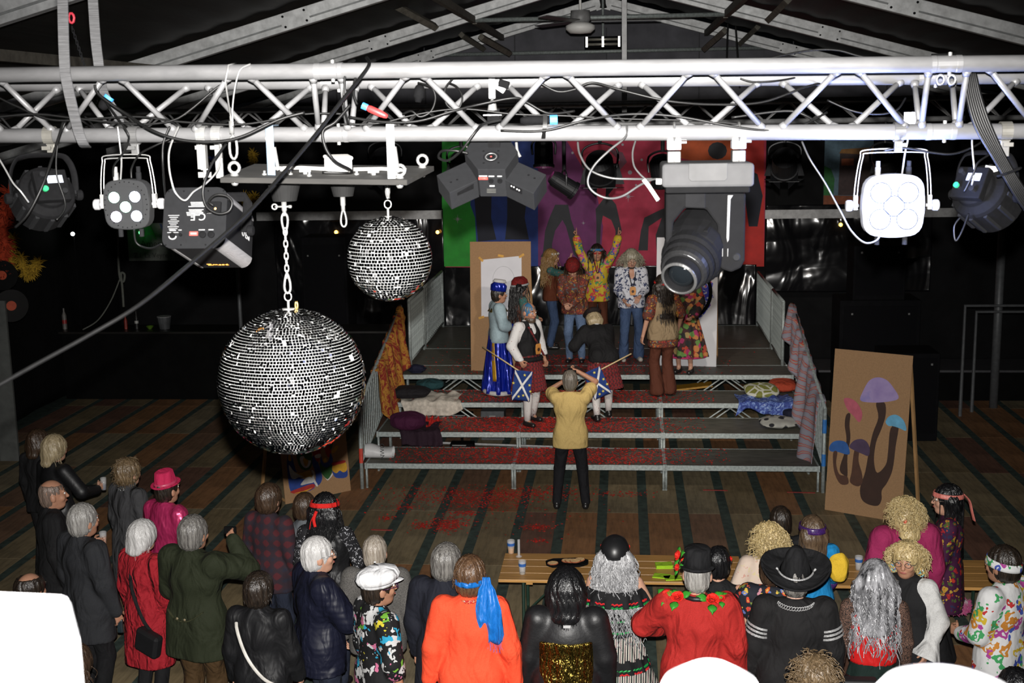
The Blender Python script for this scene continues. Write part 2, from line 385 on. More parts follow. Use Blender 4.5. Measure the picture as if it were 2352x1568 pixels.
# bar counter at the left, dark plinth at the right, curtain rail
BARM=mat('black_bar_front',(.0035,.0035,.0035),.9,0,.3,4,spec=.1)
def block(name,label,cat,x0,x1,y0,y1,z0,z1,m,top=None):
    t=thing(name,label,cat,((x0+x1)/2,(y0+y1)/2,z0))
    g=MB(); g.box((0,0,(z1-z0)/2),(x1-x0,y1-y0,z1-z0)); g.build('body',m,t,bevel=.01)
    if top: g=MB(); g.box((0,-.02,z1-z0+.02),(x1-x0+.06,y1-y0+.08,.04)); g.build('top',top,t,bevel=.006)
    return t
block('bar_counter','long black bar counter along the dark left rear','bar counter',-10.0,-4.0,21.25,21.95,0,1.2,BARM,mat('bar_top',(.01,.009,.008),.4))
block('bar_riser','low black covered riser in the dark right rear','riser',3.35,9.4,21.3,22.2,0,.5,BARM,mat('riser_edge',(.05,.05,.055),.5))
for i,(x0,x1,yv) in enumerate(((590,1014,497),(1757,2200,492))):
    a=AY(x0,yv,23.2); b=AY(x1,yv-2,23.2); mb=MB(); mb.box(((b-a).x/2,0,0),((b-a).x,.06,.16)); o=mb.build('wall_rail',mat('pale_rail',(.36,.36,.36),.5,.2)); o.location=a; tag(o,'pale horizontal wall rail %s of the painted backdrop'%('left','right')[i],'rail')
# ================================================================== THE STAGE
SX0=-3.45; Y1,Y2,Y3,YD,YE=15.98,16.85,17.77,18.64,23.15
Z1,Z2,Z3,ZD=.345,.555,.765,1.0
DECKM=[]
for i,c in enumerate(((.105,.10,.078),(.095,.088,.07),(.085,.083,.07))):
    DECKM.append(mat('stage_plywood_%s'%'abc'[i],c,.6,0,.35,5,.15,(1,5,1)))
MARK=mat('orange_tape',(.75,.25,.05),.6)
def platform(x0,y0,y1,z,label,m,lattice=True):
    t=thing('stage_platform',label,'stage platform',(x0,y0,0)); W=2.0; D=y1-y0
    g=MB(); g.box((W/2,D/2,z-.012),(W-.05,D-.05,.02)); g.build('deck_panel',m,t)
    for nm,c,d in (('front_rail',(W/2,.012,z-.035),(W-.01,.024,.07)),('rear_rail',(W/2,D-.012,z-.035),(W-.01,.024,.07)),('side_rail',(.012,D/2,z-.035),(.024,D-.05,.068)),('side_rail',(W-.012,D/2,z-.035),(.024,D-.05,.068))):
        g=MB(); g.box(c,d); g.build(nm,GALV,t,bevel=.003)
    for lx in(.017,W-.017):
        for ly in(.03,D-.03):
            g=MB(); g.tube([(lx,ly,0),(lx,ly,z-.03)],.0165,10); lg=g.build('leg',GALV,t,smooth=True)
            g=MB(); g.lathe([(.0168,0),(.0168,.01),(.0166,.014)],12,Matrix.Translation((lx,ly,0))); g.build('foot',GALV,lg)
    for lx in(.013,W-.013):
        g=MB(); g.box((lx,-.008,z-.03),(.025,.03,.085)); g.build('corner_bracket',GALV,t,bevel=.004)
    if lattice:
        for (ax,bx) in ((.95,.62),(1.05,.72),(1.05,1.38),(.95,1.28)):
            g=MB(); g.tube([(ax,.10,z-.06),(bx,.10,z-.30)],.011,6); g.build('lattice_brace',GALV,t)
    return t
col=('left','middle','right')
for i in range(3):
    x=SX0+2*i
    platform(x,Y1,Y2,Z1,'lowest stage step, %s platform of three'%col[i],DECKM[i],False)
    platform(x,Y2,Y3,Z2,'second stage step from the floor, %s platform'%col[i],DECKM[(i+1)%3],False)
    platform(x,Y3,YD,Z3,'third stage step just below the deck, %s platform'%col[i],DECKM[(i+2)%3])
rows=[(YD,YD+.75),(YD+.75,YD+2.2),(YD+2.2,YE)]
for j,(a,b) in enumerate(rows):
    for i in range(3): platform(SX0+2*i,a,b,ZD,'stage deck platform, %s one of the %s row'%(col[i],('front','middle','rear')[j]),DECKM[(i+j)%3])
# confetti: thousands of small red paper flakes, lying flat
CONF=mat('red_confetti',(.46,.019,.012),.7,0,.35,30)
def confetti(name,label,pts,parent=None,seed=3):
    r=np.random.default_rng(seed); mb=MB()
    for (x,y,z) in pts:
        s=.008+.010*r.random(); a=r.random()*6.28; h=.002+.01*r.random(); t=(r.random()-.5)*.012
        c,sn=math.cos(a)*s,math.sin(a)*s
        mb.add([(x+c,y+sn,z+h+t),(x-sn,y+c,z+h),(x-c,y-sn,z+h-t),(x+sn,y-c,z+h)],[(0,1,2,3)])
    o=mb.build(name,CONF); return tag(o,label,'confetti',kind='stuff')
r_=np.random.default_rng(11)
def band(n,x0,x1,y0,y1,z,mu=.45,sd=.27):
    out=[]
    while len(out)<n:
        u=r_.normal(mu,sd)
        if 0<u<1: out.append((x0+(x1-x0)*u,y0+.03+(y1-y0-.06)*r_.random(),z))
    return out
confetti('confetti','thick red confetti strewn over the lowest step',band(5200,SX0+.3,SX0+4.9,Y1,Y2,Z1,.42,.24),seed=1)
confetti('confetti','thick red confetti strewn over the second step',band(5600,SX0+.3,SX0+4.6,Y2,Y3,Z2,.45,.22),seed=2)
confetti('confetti','red confetti strewn over the third step',band(4600,SX0+.3,SX0+4.8,Y3,YD,Z3,.5,.22),seed=3)
confetti('confetti','red confetti scattered over the stage deck',band(3000,SX0+.3,SX0+5.2,YD,YD+1.6,ZD,.5,.2)+band(500,SX0,SX0+5.8,YD,YD+3,ZD),seed=4)
fl_pts=[]
for (cx,cy,sx,sy,n) in ((1000,1135,.5,.22,500),(1110,1150,.35,.18,520),(1180,1135,.6,.12,420),(1250,1130,.5,.15,300),(1030,1205,.16,.14,480),(970,1208,.1,.08,130),(1065,1178,.14,.05,120),(1235,1212,.14,.06,140),(1430,1135,.3,.06,120),(930,1165,.12,.06,80),(890,1190,.06,.05,50),(1120,1160,1.0,.5,500),(1240,1243,.1,.05,60)):
    p=AZ(cx,cy,0)
    for k in range(n): fl_pts.append((p.x+r_.normal(0,sx*.7),p.y+r_.normal(0,sy),0.001))
confetti('confetti','red confetti in small heaps on the floor before the steps',[p for p in fl_pts if p[1]<Y1+.2],seed=5)
# short tape marks on the floor
for i,(x,y,w_) in enumerate(((877,1217,.26),(1643,1126,.32),(1840,1131,.36))):
    p=AZ(x,y,0); mb=MB(); mb.box((0,0,.0035),(w_,.035,.003),Matrix.Rotation(-.05,4,'Z')); o=mb.build('tape_mark',mat('red_floor_tape',(.42,.05,.045),.6)); o.location=p
    tag(o,'short red tape mark on the floor %s'%('left of the confetti heaps','in front of the right steps','nearest the mushroom board')[i],'tape')
# ------------------------------------------------------------------ railings
def railing(a,b,h,n,label,tilt=0.0):
    """barrier panel with vertical bars from a to b"""
    a=Vector(a); b=Vector(b); t=thing('stage_railing',label,'railing',a); d=b-a
    g=MB(); g.tube([d*0+V(0,0,h),d+V(0,0,h)],.024,8); g.build('top_rail',GALV,t,smooth=True)
    g=MB(); g.tube([V(0,0,.08),d+V(0,0,.08)],.02,8); g.build('bottom_rail',GALV,t,smooth=True)
    for q in(0,1):
        g=MB(); g.tube([d*q,d*q+V(0,0,h)],.026,8); g.build('post',GALV,t,smooth=True)
    g=MB(); g.tube([V(0,0,.08),V(0,0,h)],.010,6); me=g.mesh('bar'); me.materials.append(GALV)
    for k in range(1,n):
        o=bpy.data.objects.new('bar',me); COL.objects.link(o); o.parent=t; o.location=d*(k/n)
    return t
xl,xr=SX0+.08,SX0+5.92
railing((xl,YD+.72,ZD),(xl,YD+2.1,ZD),1.05,14,'galvanised bar railing on the left edge of the stage deck, front panel')
railing((xl,YD+2.2,ZD),(xl,YE-.1,ZD),1.05,14,'galvanised bar railing on the left edge of the stage deck, rear panel')
railing((xr,YD+.72,ZD),(xr,YD+2.1,ZD),1.0,26,'closely barred railing on the right edge of the stage deck, front panel')
railing((xr,YD+2.2,ZD),(xr,YE-.1,ZD),1.0,26,'closely barred railing on the right edge of the stage deck, rear panel')
def stair_rail(x,label,side):
    t=thing('stair_railing',label,'railing',(x,Y1-.02,0)); D=YD+.65-Y1; h0,h1=1.12,1.98
    zt=lambda y:h0+(h1-h0)*y/D
    g=MB(); g.tube([(0,0,h0),(0,D,h1)],.024,8); g.build('top_rail',GALV,t,smooth=True)
    g=MB(); g.tube([(0,0,.36),(0,D,1.02)],.02,8); g.build('bottom_rail',GALV,t,smooth=True)
    for y in(0,D):
        g=MB(); g.tube([(0,y,.0 if y==0 else .9),(0,y,zt(y))],.026,8); g.build('post',GALV,t,smooth=True)
    for k in range(1,26):
        y=D*k/26; g=MB(); g.tube([(0,y,.36+.66*y/D),(0,y,zt(y))],.010,6); g.build('bar',GALV,t)
    tp=mat('red_tape',(.5,.05,.03),.5) if side<0 else mat('blue_tape',(.03,.16,.45),.5)
    for z0,z1 in ((.36,.56),) if side<0 else ((.36,.52),(.8,.98)):
        g=MB(); g.tube([(0,0,z0),(0,0,z1)],.029,8); g.build('tape_wrap',tp,t)
stair_rail(SX0-.04,'galvanised railing beside the steps on the left with red taped post',-1)
stair_rail(SX0+6.04,'galvanised railing beside the steps on the right with blue taped post',1)
# draped cloths on the stair railings
def drape(name,label,m,x,yA,yB,top,lens,sgn,seed,amp=.05):
    """cloth folded over a sloping rail and hanging down on the near side; lens = hanging length along it"""
    r=np.random.default_rng(seed); mb=MB()
    def fn(u,v):
        y=yA+(yB-yA)*u; zt=top(y); L=np.interp(u,np.linspace(0,1,len(lens)),lens)
        s=v*(L+.18)-.18
        fold=amp*math.sin(u*23+seed)*min(1,abs(s)*2)+.5*amp*math.sin(u*47+3*v)
        if s<0: return (x-sgn*(.03-.0*s)-fold*.3*sgn,y,zt+.035+s*.95)
        return (x+sgn*(.035+.16*s+.02*abs(math.sin(u*9)))+fold*sgn,y+.03*math.sin(v*4+u*3),zt+.035-s*.98)
    mb.grid(fn,60,26); o=mb.build(name,m,smooth=True,thick=.006); return tag(o,label,'cloth')
RY=mat('x',(.1,.1,.1)) ; MATS.pop('x')
m,n,b=_nt('red_yellow_print_cloth'); a=noise(n,texco(n),5.0,4,.75); a.inputs['Distortion'].default_value=2.2
n.links.new(ramp(n,a.outputs[0],[(.40,(.24,.018,.012)),(.47,(.26,.03,.015)),(.50,(.46,.22,.03)),(.60,(.42,.19,.025)),(.63,(.25,.02,.012))]),b.inputs['Base Color']); b.inputs['Roughness'].default_value=.8; RYM=m
m,n,b=_nt('grey_striped_cloth'); wv=N(n,'ShaderNodeTexWave',wave_type='BANDS',bands_direction='Z'); wv.inputs['Scale'].default_value=3.2; wv.inputs['Distortion'].default_value=7; wv.inputs['Detail'].default_value=2; wv.inputs['Detail Scale'].default_value=.9
n.links.new(texco(n),wv.inputs[0]); n.links.new(ramp(n,wv.outputs[1],[(.0,(.30,.29,.34)),(.68,(.27,.26,.31)),(.76,(.45,.06,.07)),(.86,(.42,.03,.07)),(.9,(.5,.2,.05)),(1,(.28,.27,.32))]),b.inputs['Base Color']); b.inputs['Roughness'].default_value=.85; GSM=m
D_=YD+.65-Y1
rt=lambda y:1.12+.86*(y-Y1)/D_
drape('draped_cloth','red and yellow patterned cloth draped over the left stair railing',RYM,SX0-.04,Y1+1.0,Y1+3.25,rt,[.55,1.1,.95,.8,.75,.2],1,3)
drape('draped_cloth','pale grey cloth with red stripes draped over the right stair railing',GSM,SX0+6.04,Y1+.15,Y1+3.3,rt,[.9,1.05,.8,.55,.5,.4],-1,5)
p=AY(822,950,Y1+1.4)
# ------------------------------------------------------------------ things lying on the steps
def soft(name,label,cat,m,c,dim,rotz=0,tilt=0,seed=0,power=2.6,n=24,pinch=.0,bump=.02):
    """a stuffed soft thing: superellipsoid with pinched corners"""
    mb=MB(); r=np.random.default_rng(seed); ph=r.random(6)*6
    def fn(u,v):
        a=u*2*math.pi; e=(v-.5)*math.pi; c1,s1=math.cos(a),math.sin(a)
        pw_=2/power; f=lambda t:math.copysign(abs(t)**pw_,t)
        cr=math.cos(e)**.6 if math.cos(e)>0 else 0
        x,y,z=f(c1)*cr,f(s1)*cr,math.sin(e)*(1-pinch*(abs(f(c1)*f(s1)))*cr)
        w=1+bump*(math.sin(5*x+ph[0])+math.sin(6*y+ph[1])+math.sin(7*z+ph[2]))
        return (x*dim[0]/2*w,y*dim[1]/2*w,(z*.5+.5)*dim[2]*w)
    mb.grid(fn,n*2,n,wrap=True); o=mb.build(name,m,smooth=True); o.location=c; o.rotation_euler=(tilt,0,rotz); return tag(o,label,cat)
def throw(name,label,m,x0,x1,y0,y1,z,over,zlow,seed,amp=.03,wob=.08):
    """cloth lying on a step and hanging over its front edge"""
    r=np.random.default_rng(seed); ph=r.random(8)*6; mb=MB()
    def fn(u,v):
        x=x0+(x1-x0)*u; L=(y1-y0); ov=over*(.75+.35*math.sin(u*5+ph[0])+.12*math.sin(u*13+ph[1])); s=v*(L+ov)
        h=amp*(1+math.sin(u*17+ph[2]+v*3)+.6*math.sin(u*31+v*9+ph[3]))*.5
        x+=wob*math.sin(v*4+ph[4])*(v)
        if s<L: return (x,y1-s,z+.012+h*(1+.6*math.sin(v*11+ph[5])))
        return (x,y0-.03-h*.9,max(zlow,z+.012-(s-L)))
    mb.grid(fn,56,34); o=mb.build(name,m,smooth=True,thick=.006); return tag(o,label,'cloth')
XW=lambda px,Y,z: AZ(px,900,z).x
def onstep(px,py,z): return AZ(px,py,z)
WHC=mat('white_stained_sheet',(.46,.42,.36),.85,0,.3,16,.2)
throw('white_sheet','white sheet with small stains hanging over the left end of the third step',WHC,onstep(905,940,Z3).x,onstep(1043,940,Z3).x,Y3+.02,Y3+.55,Z3,.26,Z2+.02,4)
soft('cushion','black floor cushion on the white sheet, left end of the third step','cushion',cloth('black_velvet',(.012,.011,.013)),onstep(940,912,Z3+.05),(.62,.42,.16),.1,0,1)
soft('cushion','dark teal cushion behind the black one on the third step','cushion',cloth('dark_teal_velvet',(.012,.045,.05)),onstep(985,903,Z3+.08)+V(0,.15,.03),(.42,.34,.16),-.1,0,2)
soft('pouffe','round dark purple velvet pouffe on the second step','pouffe',cloth('purple_velvet',(.052,.008,.032),sheen=.5),onstep(938,985,Z2+.05),(.5,.42,.25),0,0,3,power=2.2)
throw('dark_cloth','black and purple cloth spilling from the second step to the lowest',cloth('dark_purple_cloth',(.022,.010,.018)),onstep(905,1000,Z2).x,onstep(1000,1000,Z2).x,Y2+.02,Y2+.5,Z2,.32,Z1+.015,9)
throw('red_cloth','bright red cloth corner beside the purple pouffe',cloth('bright_red_cloth',(.45,.02,.015)),onstep(975,975,Z2).x,onstep(1010,975,Z2).x,Y2+.3,Y2+.62,Z2,.0,Z2,12,.04)
soft('cloth_bundle','crumpled navy cloth lying on the stage deck near the left front corner','cloth',cloth('navy_cloth',(.010,.011,.028)),onstep(957,856,ZD),(.27,.2,.11),.2,0,8,bump=.09)
# white carrier bag with lettering
p=onstep(840,1053,Z1); q=onstep(903,1053,Z1)
t=thing('carrier_bag','white plastic carrier bag with black letters lying on the lowest step','bag',(p.x,Y1+.28,Z1))
g=MB(); wbag=q.x-p.x
def fnb(u,v):
    a=v*2*math.pi; rr=(.085+.02*math.sin(u*7))*(1 if u<.9 else .8); return (u*wbag,math.cos(a)*.11,(.5+.5*math.sin(a))*(.17+.03*math.sin(u*5+1))+.004)
g.grid(fnb,20,20); g.build('bag_body',mat('white_carrier_bag',(.6,.6,.6),.35,0,.08,10,.3),t,smooth=True)
g=text_mb('LNWO',.085,frame((wbag*.66,-.112,.10),V(0,0,1),V(-1,0,0),V(0,-1,0))); g.build('lettering',mat('black_print',(.01,.01,.01),.6),t)
# right side: cushions, blue batik cloth
m,n,b=_nt('blue_batik_cloth'); a=noise(n,texco(n),14,4,.7); a.inputs['Distortion'].default_value=1.5
n.links.new(ramp(n,a.outputs[0],[(.35,(.02,.035,.16)),(.5,(.04,.07,.30)),(.58,(.16,.26,.55)),(.66,(.35,.42,.6)),(.7,(.03,.05,.24))]),b.inputs['Base Color']); b.inputs['Roughness'].default_value=.8; BB=m
throw('batik_cloth','blue batik cloth hanging over the right end of the third step',BB,onstep(1695,930,Z3).x,onstep(1822,930,Z3).x,Y3+.02,Y3+.5,Z3,.24,Z2+.02,6,.03,.05)
m,n,b=_nt('green_leaf_print'); v_=N(n,'ShaderNodeTexVoronoi',feature='DISTANCE_TO_EDGE'); v_.inputs['Scale'].default_value=7; n.links.new(texco(n),v_.inputs['Vector'])
n.links.new(ramp(n,v_.outputs[0],[(0,(.5,.5,.42)),(.07,(.5,.5,.42)),(.09,(.16,.17,.03)),(.5,(.22,.22,.05))]),b.inputs['Base Color']); b.inputs['Roughness'].default_value=.8
soft('cushion','green and white leaf patterned cushion on the blue batik cloth','cushion',m,onstep(1750,915,Z3)+V(0,.12,.03),(.5,.4,.15),.15,.25,4,power=3.5,pinch=.6,bump=.01)
soft('cushion','orange red cushion behind the leaf patterned one','cushion',cloth('orange_red_cushion',(.32,.045,.02)),onstep(1795,910,Z3)+V(.05,.3,.03),(.42,.34,.16),-.1,.2,5,power=3,pinch=.4)
m,n,b=_nt('spotted_fur_print'); v_=N(n,'ShaderNodeTexVoronoi'); v_.inputs['Scale'].default_value=9; n.links.new(texco(n),v_.inputs['Vector'])
n.links.new(ramp(n,v_.outputs['Distance'],[(0,(.015,.015,.02)),(.33,(.015,.015,.02)),(.42,(.40,.40,.36)),(1,(.3,.3,.28))]),b.inputs['Base Color']); b.inputs['Roughness'].default_value=.9
soft('cushion','grey cushion with black spots lying on the second step','cushion',m,onstep(1788,982,Z2)+V(0,.05,.01),(.52,.4,.13),.2,.1,6,power=3.5,pinch=.6,bump=.01)
soft('cushion','dark navy cushion tucked behind the spotted cushion','cushion',cloth('dark_navy_cushion',(.012,.014,.03)),onstep(1825,968,Z2)+V(.05,.2,.01),(.4,.32,.15),-.2,0,7,power=3,pinch=.4)
# spotlights lying under the steps (floor par cans, only their bright fins show)
for i,(x,y,Yv) in enumerate(((1060,948,Y3+.45),(1062,1016,Y2+.45))):
    p=AY(x,y,Yv); t=thing('floor_spotlight',('chrome finned floor spotlight under the third step','chrome finned floor spotlight under the second step')[i],'spotlight',(p.x,p.y,0))
    g=MB(); g.box((0,0,p.z-.06),(.34,.2,.13)); g.build('housing',BLACKP,t,bevel=.01)
    for k in range(3): g=MB(); g.box((-.03,-.11,p.z-.10+k*.045),(.2,.03,.012)); g.build('fin',STEEL,t)
    g=MB(); g.tube([(0,0,0),(0,0,p.z-.12)],.02); g.build('stand',BLACKP,t)
p=AY(1590,887,YD+.9); mb=MB(); mb.box((0,0,0),(.62,.3,.03),Matrix.Rotation(-.12,4,'Y')); o=mb.build('wooden_board',mat('yellow_varnished_board',(.55,.28,.03),.4)); o.location=p; tag(o,'yellow varnished board lying under the stage deck','board')
p=AY(1130,955,Y3+.7); t=thing('flight_case','grey equipment case under the third step','case',(p.x,p.y+.2,0)); g=MB(); g.box((0,0,p.z/2+.03),(.36,.3,p.z+.06)); g.build('body',mat('grey_case',(.08,.085,.09),.6),t,bevel=.01)
g=MB(); g.box((0,-.155,p.z-.02),(.1,.02,.03)); g.build('handle',STEEL,t)
mb=MB(); a=AY(990,1016,Y2+.62); c_=AY(1590,1037,Y2+.62); mb.tube([V(0,0,0),c_-a],.018,6); o=mb.build('loose_pipe',mat('pale_pipe',(.42,.42,.42),.5,.3)); o.location=a; tag(o,'long pale pipe lying slanted under the second step','pipe')
# ------------------------------------------------------------------ painted backdrop
YBD=23.28; pTL=AY(1015,318,YBD); pBR=AY(1755,612,YBD); bx0,bx1,bz0,bz1=pTL.x,pBR.x,pBR.z,4.62
t=thing('painted_backdrop','painted disco backdrop with rainbow panels and dancing silhouettes','backdrop',((bx0+bx1)/2,YBD,bz0))
g=MB(); g.box(((bx0+bx1)/2,YBD+.03,(bz0+bz1)/2),(bx1-bx0,.03,bz1-bz0)); g.build('board',mat('backdrop_crimson',(.40,.032,.07),.8,0,.12,6),t,world=True)
def bd(name,pts,m,lvl,lab=None):
    poly=[AY(x,y,YBD) for x,y in pts]; g=MB(); g.solid([V(p.x,YBD+.012-lvl*.004,p.z) for p in poly],(0,.01,0)); o=g.build(name,m,t,world=True)
    if lab: o['label']=lab
GRN=mat('paint_green',(.012,.26,.018),.7,0,.15,5); BLU=mat('paint_blue',(.008,.035,.21),.7,0,.15,5); PUR=mat('paint_purple',(.135,.016,.11),.7,0,.15,5); MAG=mat('paint_magenta',(.34,.03,.14),.7,0,.15,5)
ORA=mat('paint_orange',(.52,.085,.015),.7,0,.15,5); REDP=mat('paint_red',(.50,.018,.012),.7,0,.12,5); SIL=mat('paint_charcoal',(.026,.027,.032),.75,0,.1,5); SIL2=mat('paint_dark_navy',(.010,.012,.022),.75,0,.1,5)
bd('panel_green',[(1015,320),(1088,320),(1085,400),(1080,470),(1091,500),(1094,560),(1092,612),(1015,612)],GRN,1,'bright green painted panel')
bd('panel_blue',[(1088,320),(1235,320),(1236,612),(1092,612),(1094,560),(1091,500),(1080,470),(1085,400)],BLU,1,'blue painted panel')
bd('panel_purple',[(1235,320),(1300,320),(1370,440),(1385,520),(1378,612),(1236,612)],PUR,1,'purple painted panel')
bd('panel_magenta',[(1235,430),(1300,455),(1330,520),(1320,612),(1236,612)],MAG,.5)
bd('panel_orange',[(1560,320),(1700,320),(1700,372),(1640,380),(1560,362)],ORA,1,'orange painted panel')
bd('panel_red',[(1700,320),(1755,320),(1755,612),(1690,612),(1680,470)],REDP,1,'red painted panel')
bd('painted_dot',[(1648+22*math.cos(a*.5236),346+20*math.sin(a*.5236)) for a in range(12)],SIL,2)
bd('painted_dancer',[(1275,470),(1305,470),(1312,505),(1335,570),(1345,592),(1330,595),(1318,585),(1300,520),(1292,505),(1275,530),(1268,560),(1268,582),(1258,585),(1252,590),(1241,590),(1247,580),(1252,530),(1262,500)],SIL,2,'charcoal dancer in flared trousers')
bd('painted_dancer',[(1395,445),(1415,470),(1422,500),(1428,530),(1420,560),(1418,588),(1411,580),(1414,530),(1404,505),(1385,495),(1380,520),(1378,575),(1369,575),(1370,515),(1368,480)],SIL,2,'slender charcoal dancer on one leg')
bd('painted_dancer',[(1545,470),(1510,485),(1480,500),(1472,530),(1466,575),(1488,575),(1490,520),(1520,500),(1506,540),(1508,575),(1530,575),(1550,520)],SIL,2,'charcoal dancer half hidden behind the moving head')
bd('painted_dancer',[(1085,400),(1130,400),(1128,500),(1140,550),(1098,555),(1095,520)],SIL2,2,'dark legs on the blue panel, left pair')
bd('painted_dancer',[(1165,400),(1215,410),(1205,500),(1215,550),(1160,550),(1165,500)],SIL2,2,'dark legs on the blue panel, right pair')
bd('painted_dancer',[(1395,340),(1430,350),(1440,372),(1420,395),(1398,402),(1425,372),(1410,356)],mat('paint_mauve',(.15,.05,.08),.7),2,'mauve bent arm of a dancer')
bd('painted_dancer',[(1705,380),(1740,400),(1752,450),(1740,520),(1720,520),(1710,450)],SIL2,2,'dark figure on the red panel')
STAR=mat('paint_pale_star',(.35,.33,.38),.7)
for (x,y,s) in ((1051,503,11),(1443,451,14),(1340,512,6)):
    pts=[]
    for k in range(16): a=k*math.pi/8; rr=s if k%4==0 else (s*.6 if k%4==2 else s*.16); pts.append((x+rr*math.cos(a),y+rr*math.sin(a)))
    bd('painted_star',pts,STAR,3)
for (x,y,s) in ((1315,351,3),(1420,367,3),(1447,396,5),(1474,367,3),(1461,425,2.5),(1425,415,2),(1390,330,2.5),(1430,332,3)): bd('painted_spot',[(x+s*math.cos(a*.785),y+s*math.sin(a*.785)) for a in range(8)],STAR,3)
# crumpled shiny black plastic sheet under the backdrop
m,n,b=_nt('shiny_black_plastic'); b.inputs['Base Color'].default_value=(.006,.006,.007,1); b.inputs['Roughness'].default_value=.16; b.inputs['Specular IOR Level'].default_value=.8
a=noise(n,texco(n,(1,1,.5)),1.6,2,.45); a.inputs['Distortion'].default_value=1.2; n.links.new(ramp(n,a.outputs[0],[(.3,(.004,.004,.005)),(.8,(.012,.012,.013))]),b.inputs['Base Color']); bumpn(n,b,a.outputs[0],.7,.12); SHP=m
def sheet(name,label,x0,x1,z0,z1,Yv,seed,amp=.05):
    r=np.random.default_rng(seed); ph=r.random(20)*6; kx=r.normal(0,4.5,10); kz=r.normal(0,4,10); mb=MB()
    def fn(u,v):
        x=x0+(x1-x0)*u; z=z0+(z1-z0)*v; d=0
        for k in range(8): d+=abs(math.sin(kx[k]*x*.45+kz[k]*z*.6+ph[k]))*(.9**k)
        return (x,Yv-amp*d*.4,z)
    mb.grid(fn,150,60); o=mb.build(name,SHP,smooth=True,thick=.004); return tag(o,label,'plastic sheet')
sheet('plastic_sheet','crumpled shiny black plastic sheet hanging below the painted backdrop',SX0+.1,SX0+5.9,ZD+.005,bz0+.05,YBD,2,.11)
sheet('plastic_sheet','black plastic sheet on the rear wall left of the backdrop',-6.6,bx0-.02,ZD,3.2,YBD+.1,4,.07)
sheet('plastic_sheet','wrinkled black plastic sheet on the rear wall right of the backdrop',bx1+.02,5.6,1.6,3.2,YBD+.1,8,.07)
# ------------------------------------------------------------------ easel boards
def easel(name,label,BL,BR,H,lean,legs=True,m=HARDB,back=.75):
    """tall board on an A frame: BL, BR are the lower corners on the ground"""
    BL=Vector(BL);BR=Vector(BR); t=thing(name,label,'board',(BL+BR)/2); x=(BR-BL); W=x.length; x.normalize(); y=V(0,0,1).cross(x)
    upv=(V(0,0,1)+y*lean).normalized(); nrm=x.cross(upv)     # nrm points to the camera side
    M=frame(BL-t.location,x,-nrm,upv)
    g=MB(); g.box((W/2,.006,H/2),(W,.012,H),M); g.build('panel',m,t)
    if legs:
        for lx in(.04,W-.04):
            a=M@V(lx,.03,H*.98); bq=M@V(lx,.03,.02); c=V(bq.x,bq.y,0)+y*back; c.z=.02
            g=MB(); g.tube([a,c],.024,4); g.build('rear_leg',WOOD,t)
            g=MB(); g.tube([bq,c],.022,4); g.build('foot_bar',WOOD,t)
            g=MB(); g.tube([bq,a],.022,4); g.build('front_upright',WOOD,t)
    return t,M,W,H
def on_board(t,M,name,pts,px,m,lvl=1,lab=None):
    """flat painted shape on a board; pts in board metres (x from left, z from bottom)"""
    g=MB(); g.prism(pts,-.0015*lvl,M,t0=0); o=g.build(name,m,t)
    if lab: o['label']=lab
    return o
# left board on the deck with a white paper
a=AZ(1082,851,ZD); b_=AZ(1222,848,ZD)
t,M,W,H=easel('display_board','brown hardboard easel with a taped white paper on the stage deck',(a.x,a.y,ZD),(b_.x,a.y-.02,ZD),2.0,.10)
g=MB(); g.prism([(.17,.84),(.80,.86),(.80,1.78),(.17,1.72)],-.004,M,t0=-.001); pp=g.build('paper',mat('white_paper',(.62,.62,.66),.8,0,.04,4),t)
for (cx,cz,aa) in ((.17,1.73,.8),(.48,1.78,.2),(.80,1.78,-.6),(.17,.83,-.3)):
    g=MB(); g.box((0,0,0),(.09,.003,.035),M@Matrix.Translation((cx,-.006,cz))@Matrix.Rotation(aa,4,'Y')); g.build('tape',mat('yellow_tape',(.55,.28,.03),.6),pp)
g=MB(); 
pts=[M@V(.52+.17*math.cos(k*.21),-.006,1.40+.22*math.sin(k*.21)) for k in range(31)]; g.tube(pts,.0018,4,closed=False); g.build('pencil_circle',mat('pencil',(.28,.28,.30),.8),pp)
# right board on the deck, white with painted blue dots and a black wheel
a=AZ(1505,838,ZD); b_=AZ(1645,842,ZD)
t,M,W,H=easel('display_board','white easel board with blue speckled round painting on the right of the deck',(a.x,b_.y+.12,ZD),(b_.x,b_.y,ZD),2.0,.10,True,mat('white_board',(.60,.60,.62),.7,0,.04,4))
m,n,b=_nt('blue_red_speckle_paint'); v_=N(n,'ShaderNodeTexVoronoi'); v_.inputs['Scale'].default_value=38; n.links.new(texco(n),v_.inputs['Vector']); sp=N(n,'ShaderNodeSeparateColor'); n.links.new(v_.outputs['Color'],sp.inputs[0])
n.links.new(ramp(n,sp.outputs[0],[(0,(.02,.03,.34)),(.35,(.10,.10,.45)),(.55,(.5,.06,.09)),(.66,(.50,.50,.56)),(.85,(.03,.04,.40))],'CONSTANT'),b.inputs['Base Color']); b.inputs['Roughness'].default_value=.8
rg=np.random.default_rng(5)
on_board(t,M,'speckled_disc',[(W*.5+.40*(1+.10*rg.normal()*.6)*math.cos(k*.1571),1.15+.46*(1+.08*rg.normal()*.6)*math.sin(k*.1571)) for k in range(40)],0,m,1)
for (r0,) in ((.37,),):
    g=MB(); g.tube([M@V(W*.5+r0*math.cos(k*.157),-.01,1.15+.40*math.sin(k*.157)) for k in range(40)],.028,6,closed=True,flat=1); 
    for aa in (-.75,math.pi+.75,math.pi/2,-math.pi/2): g.tube([M@V(W*.5,-.01,1.15),M@V(W*.5+r0*math.cos(aa),-.01,1.15+.4*math.sin(aa))],.02,6)
    g.build('peace_wheel',BLACKP,t,smooth=True)
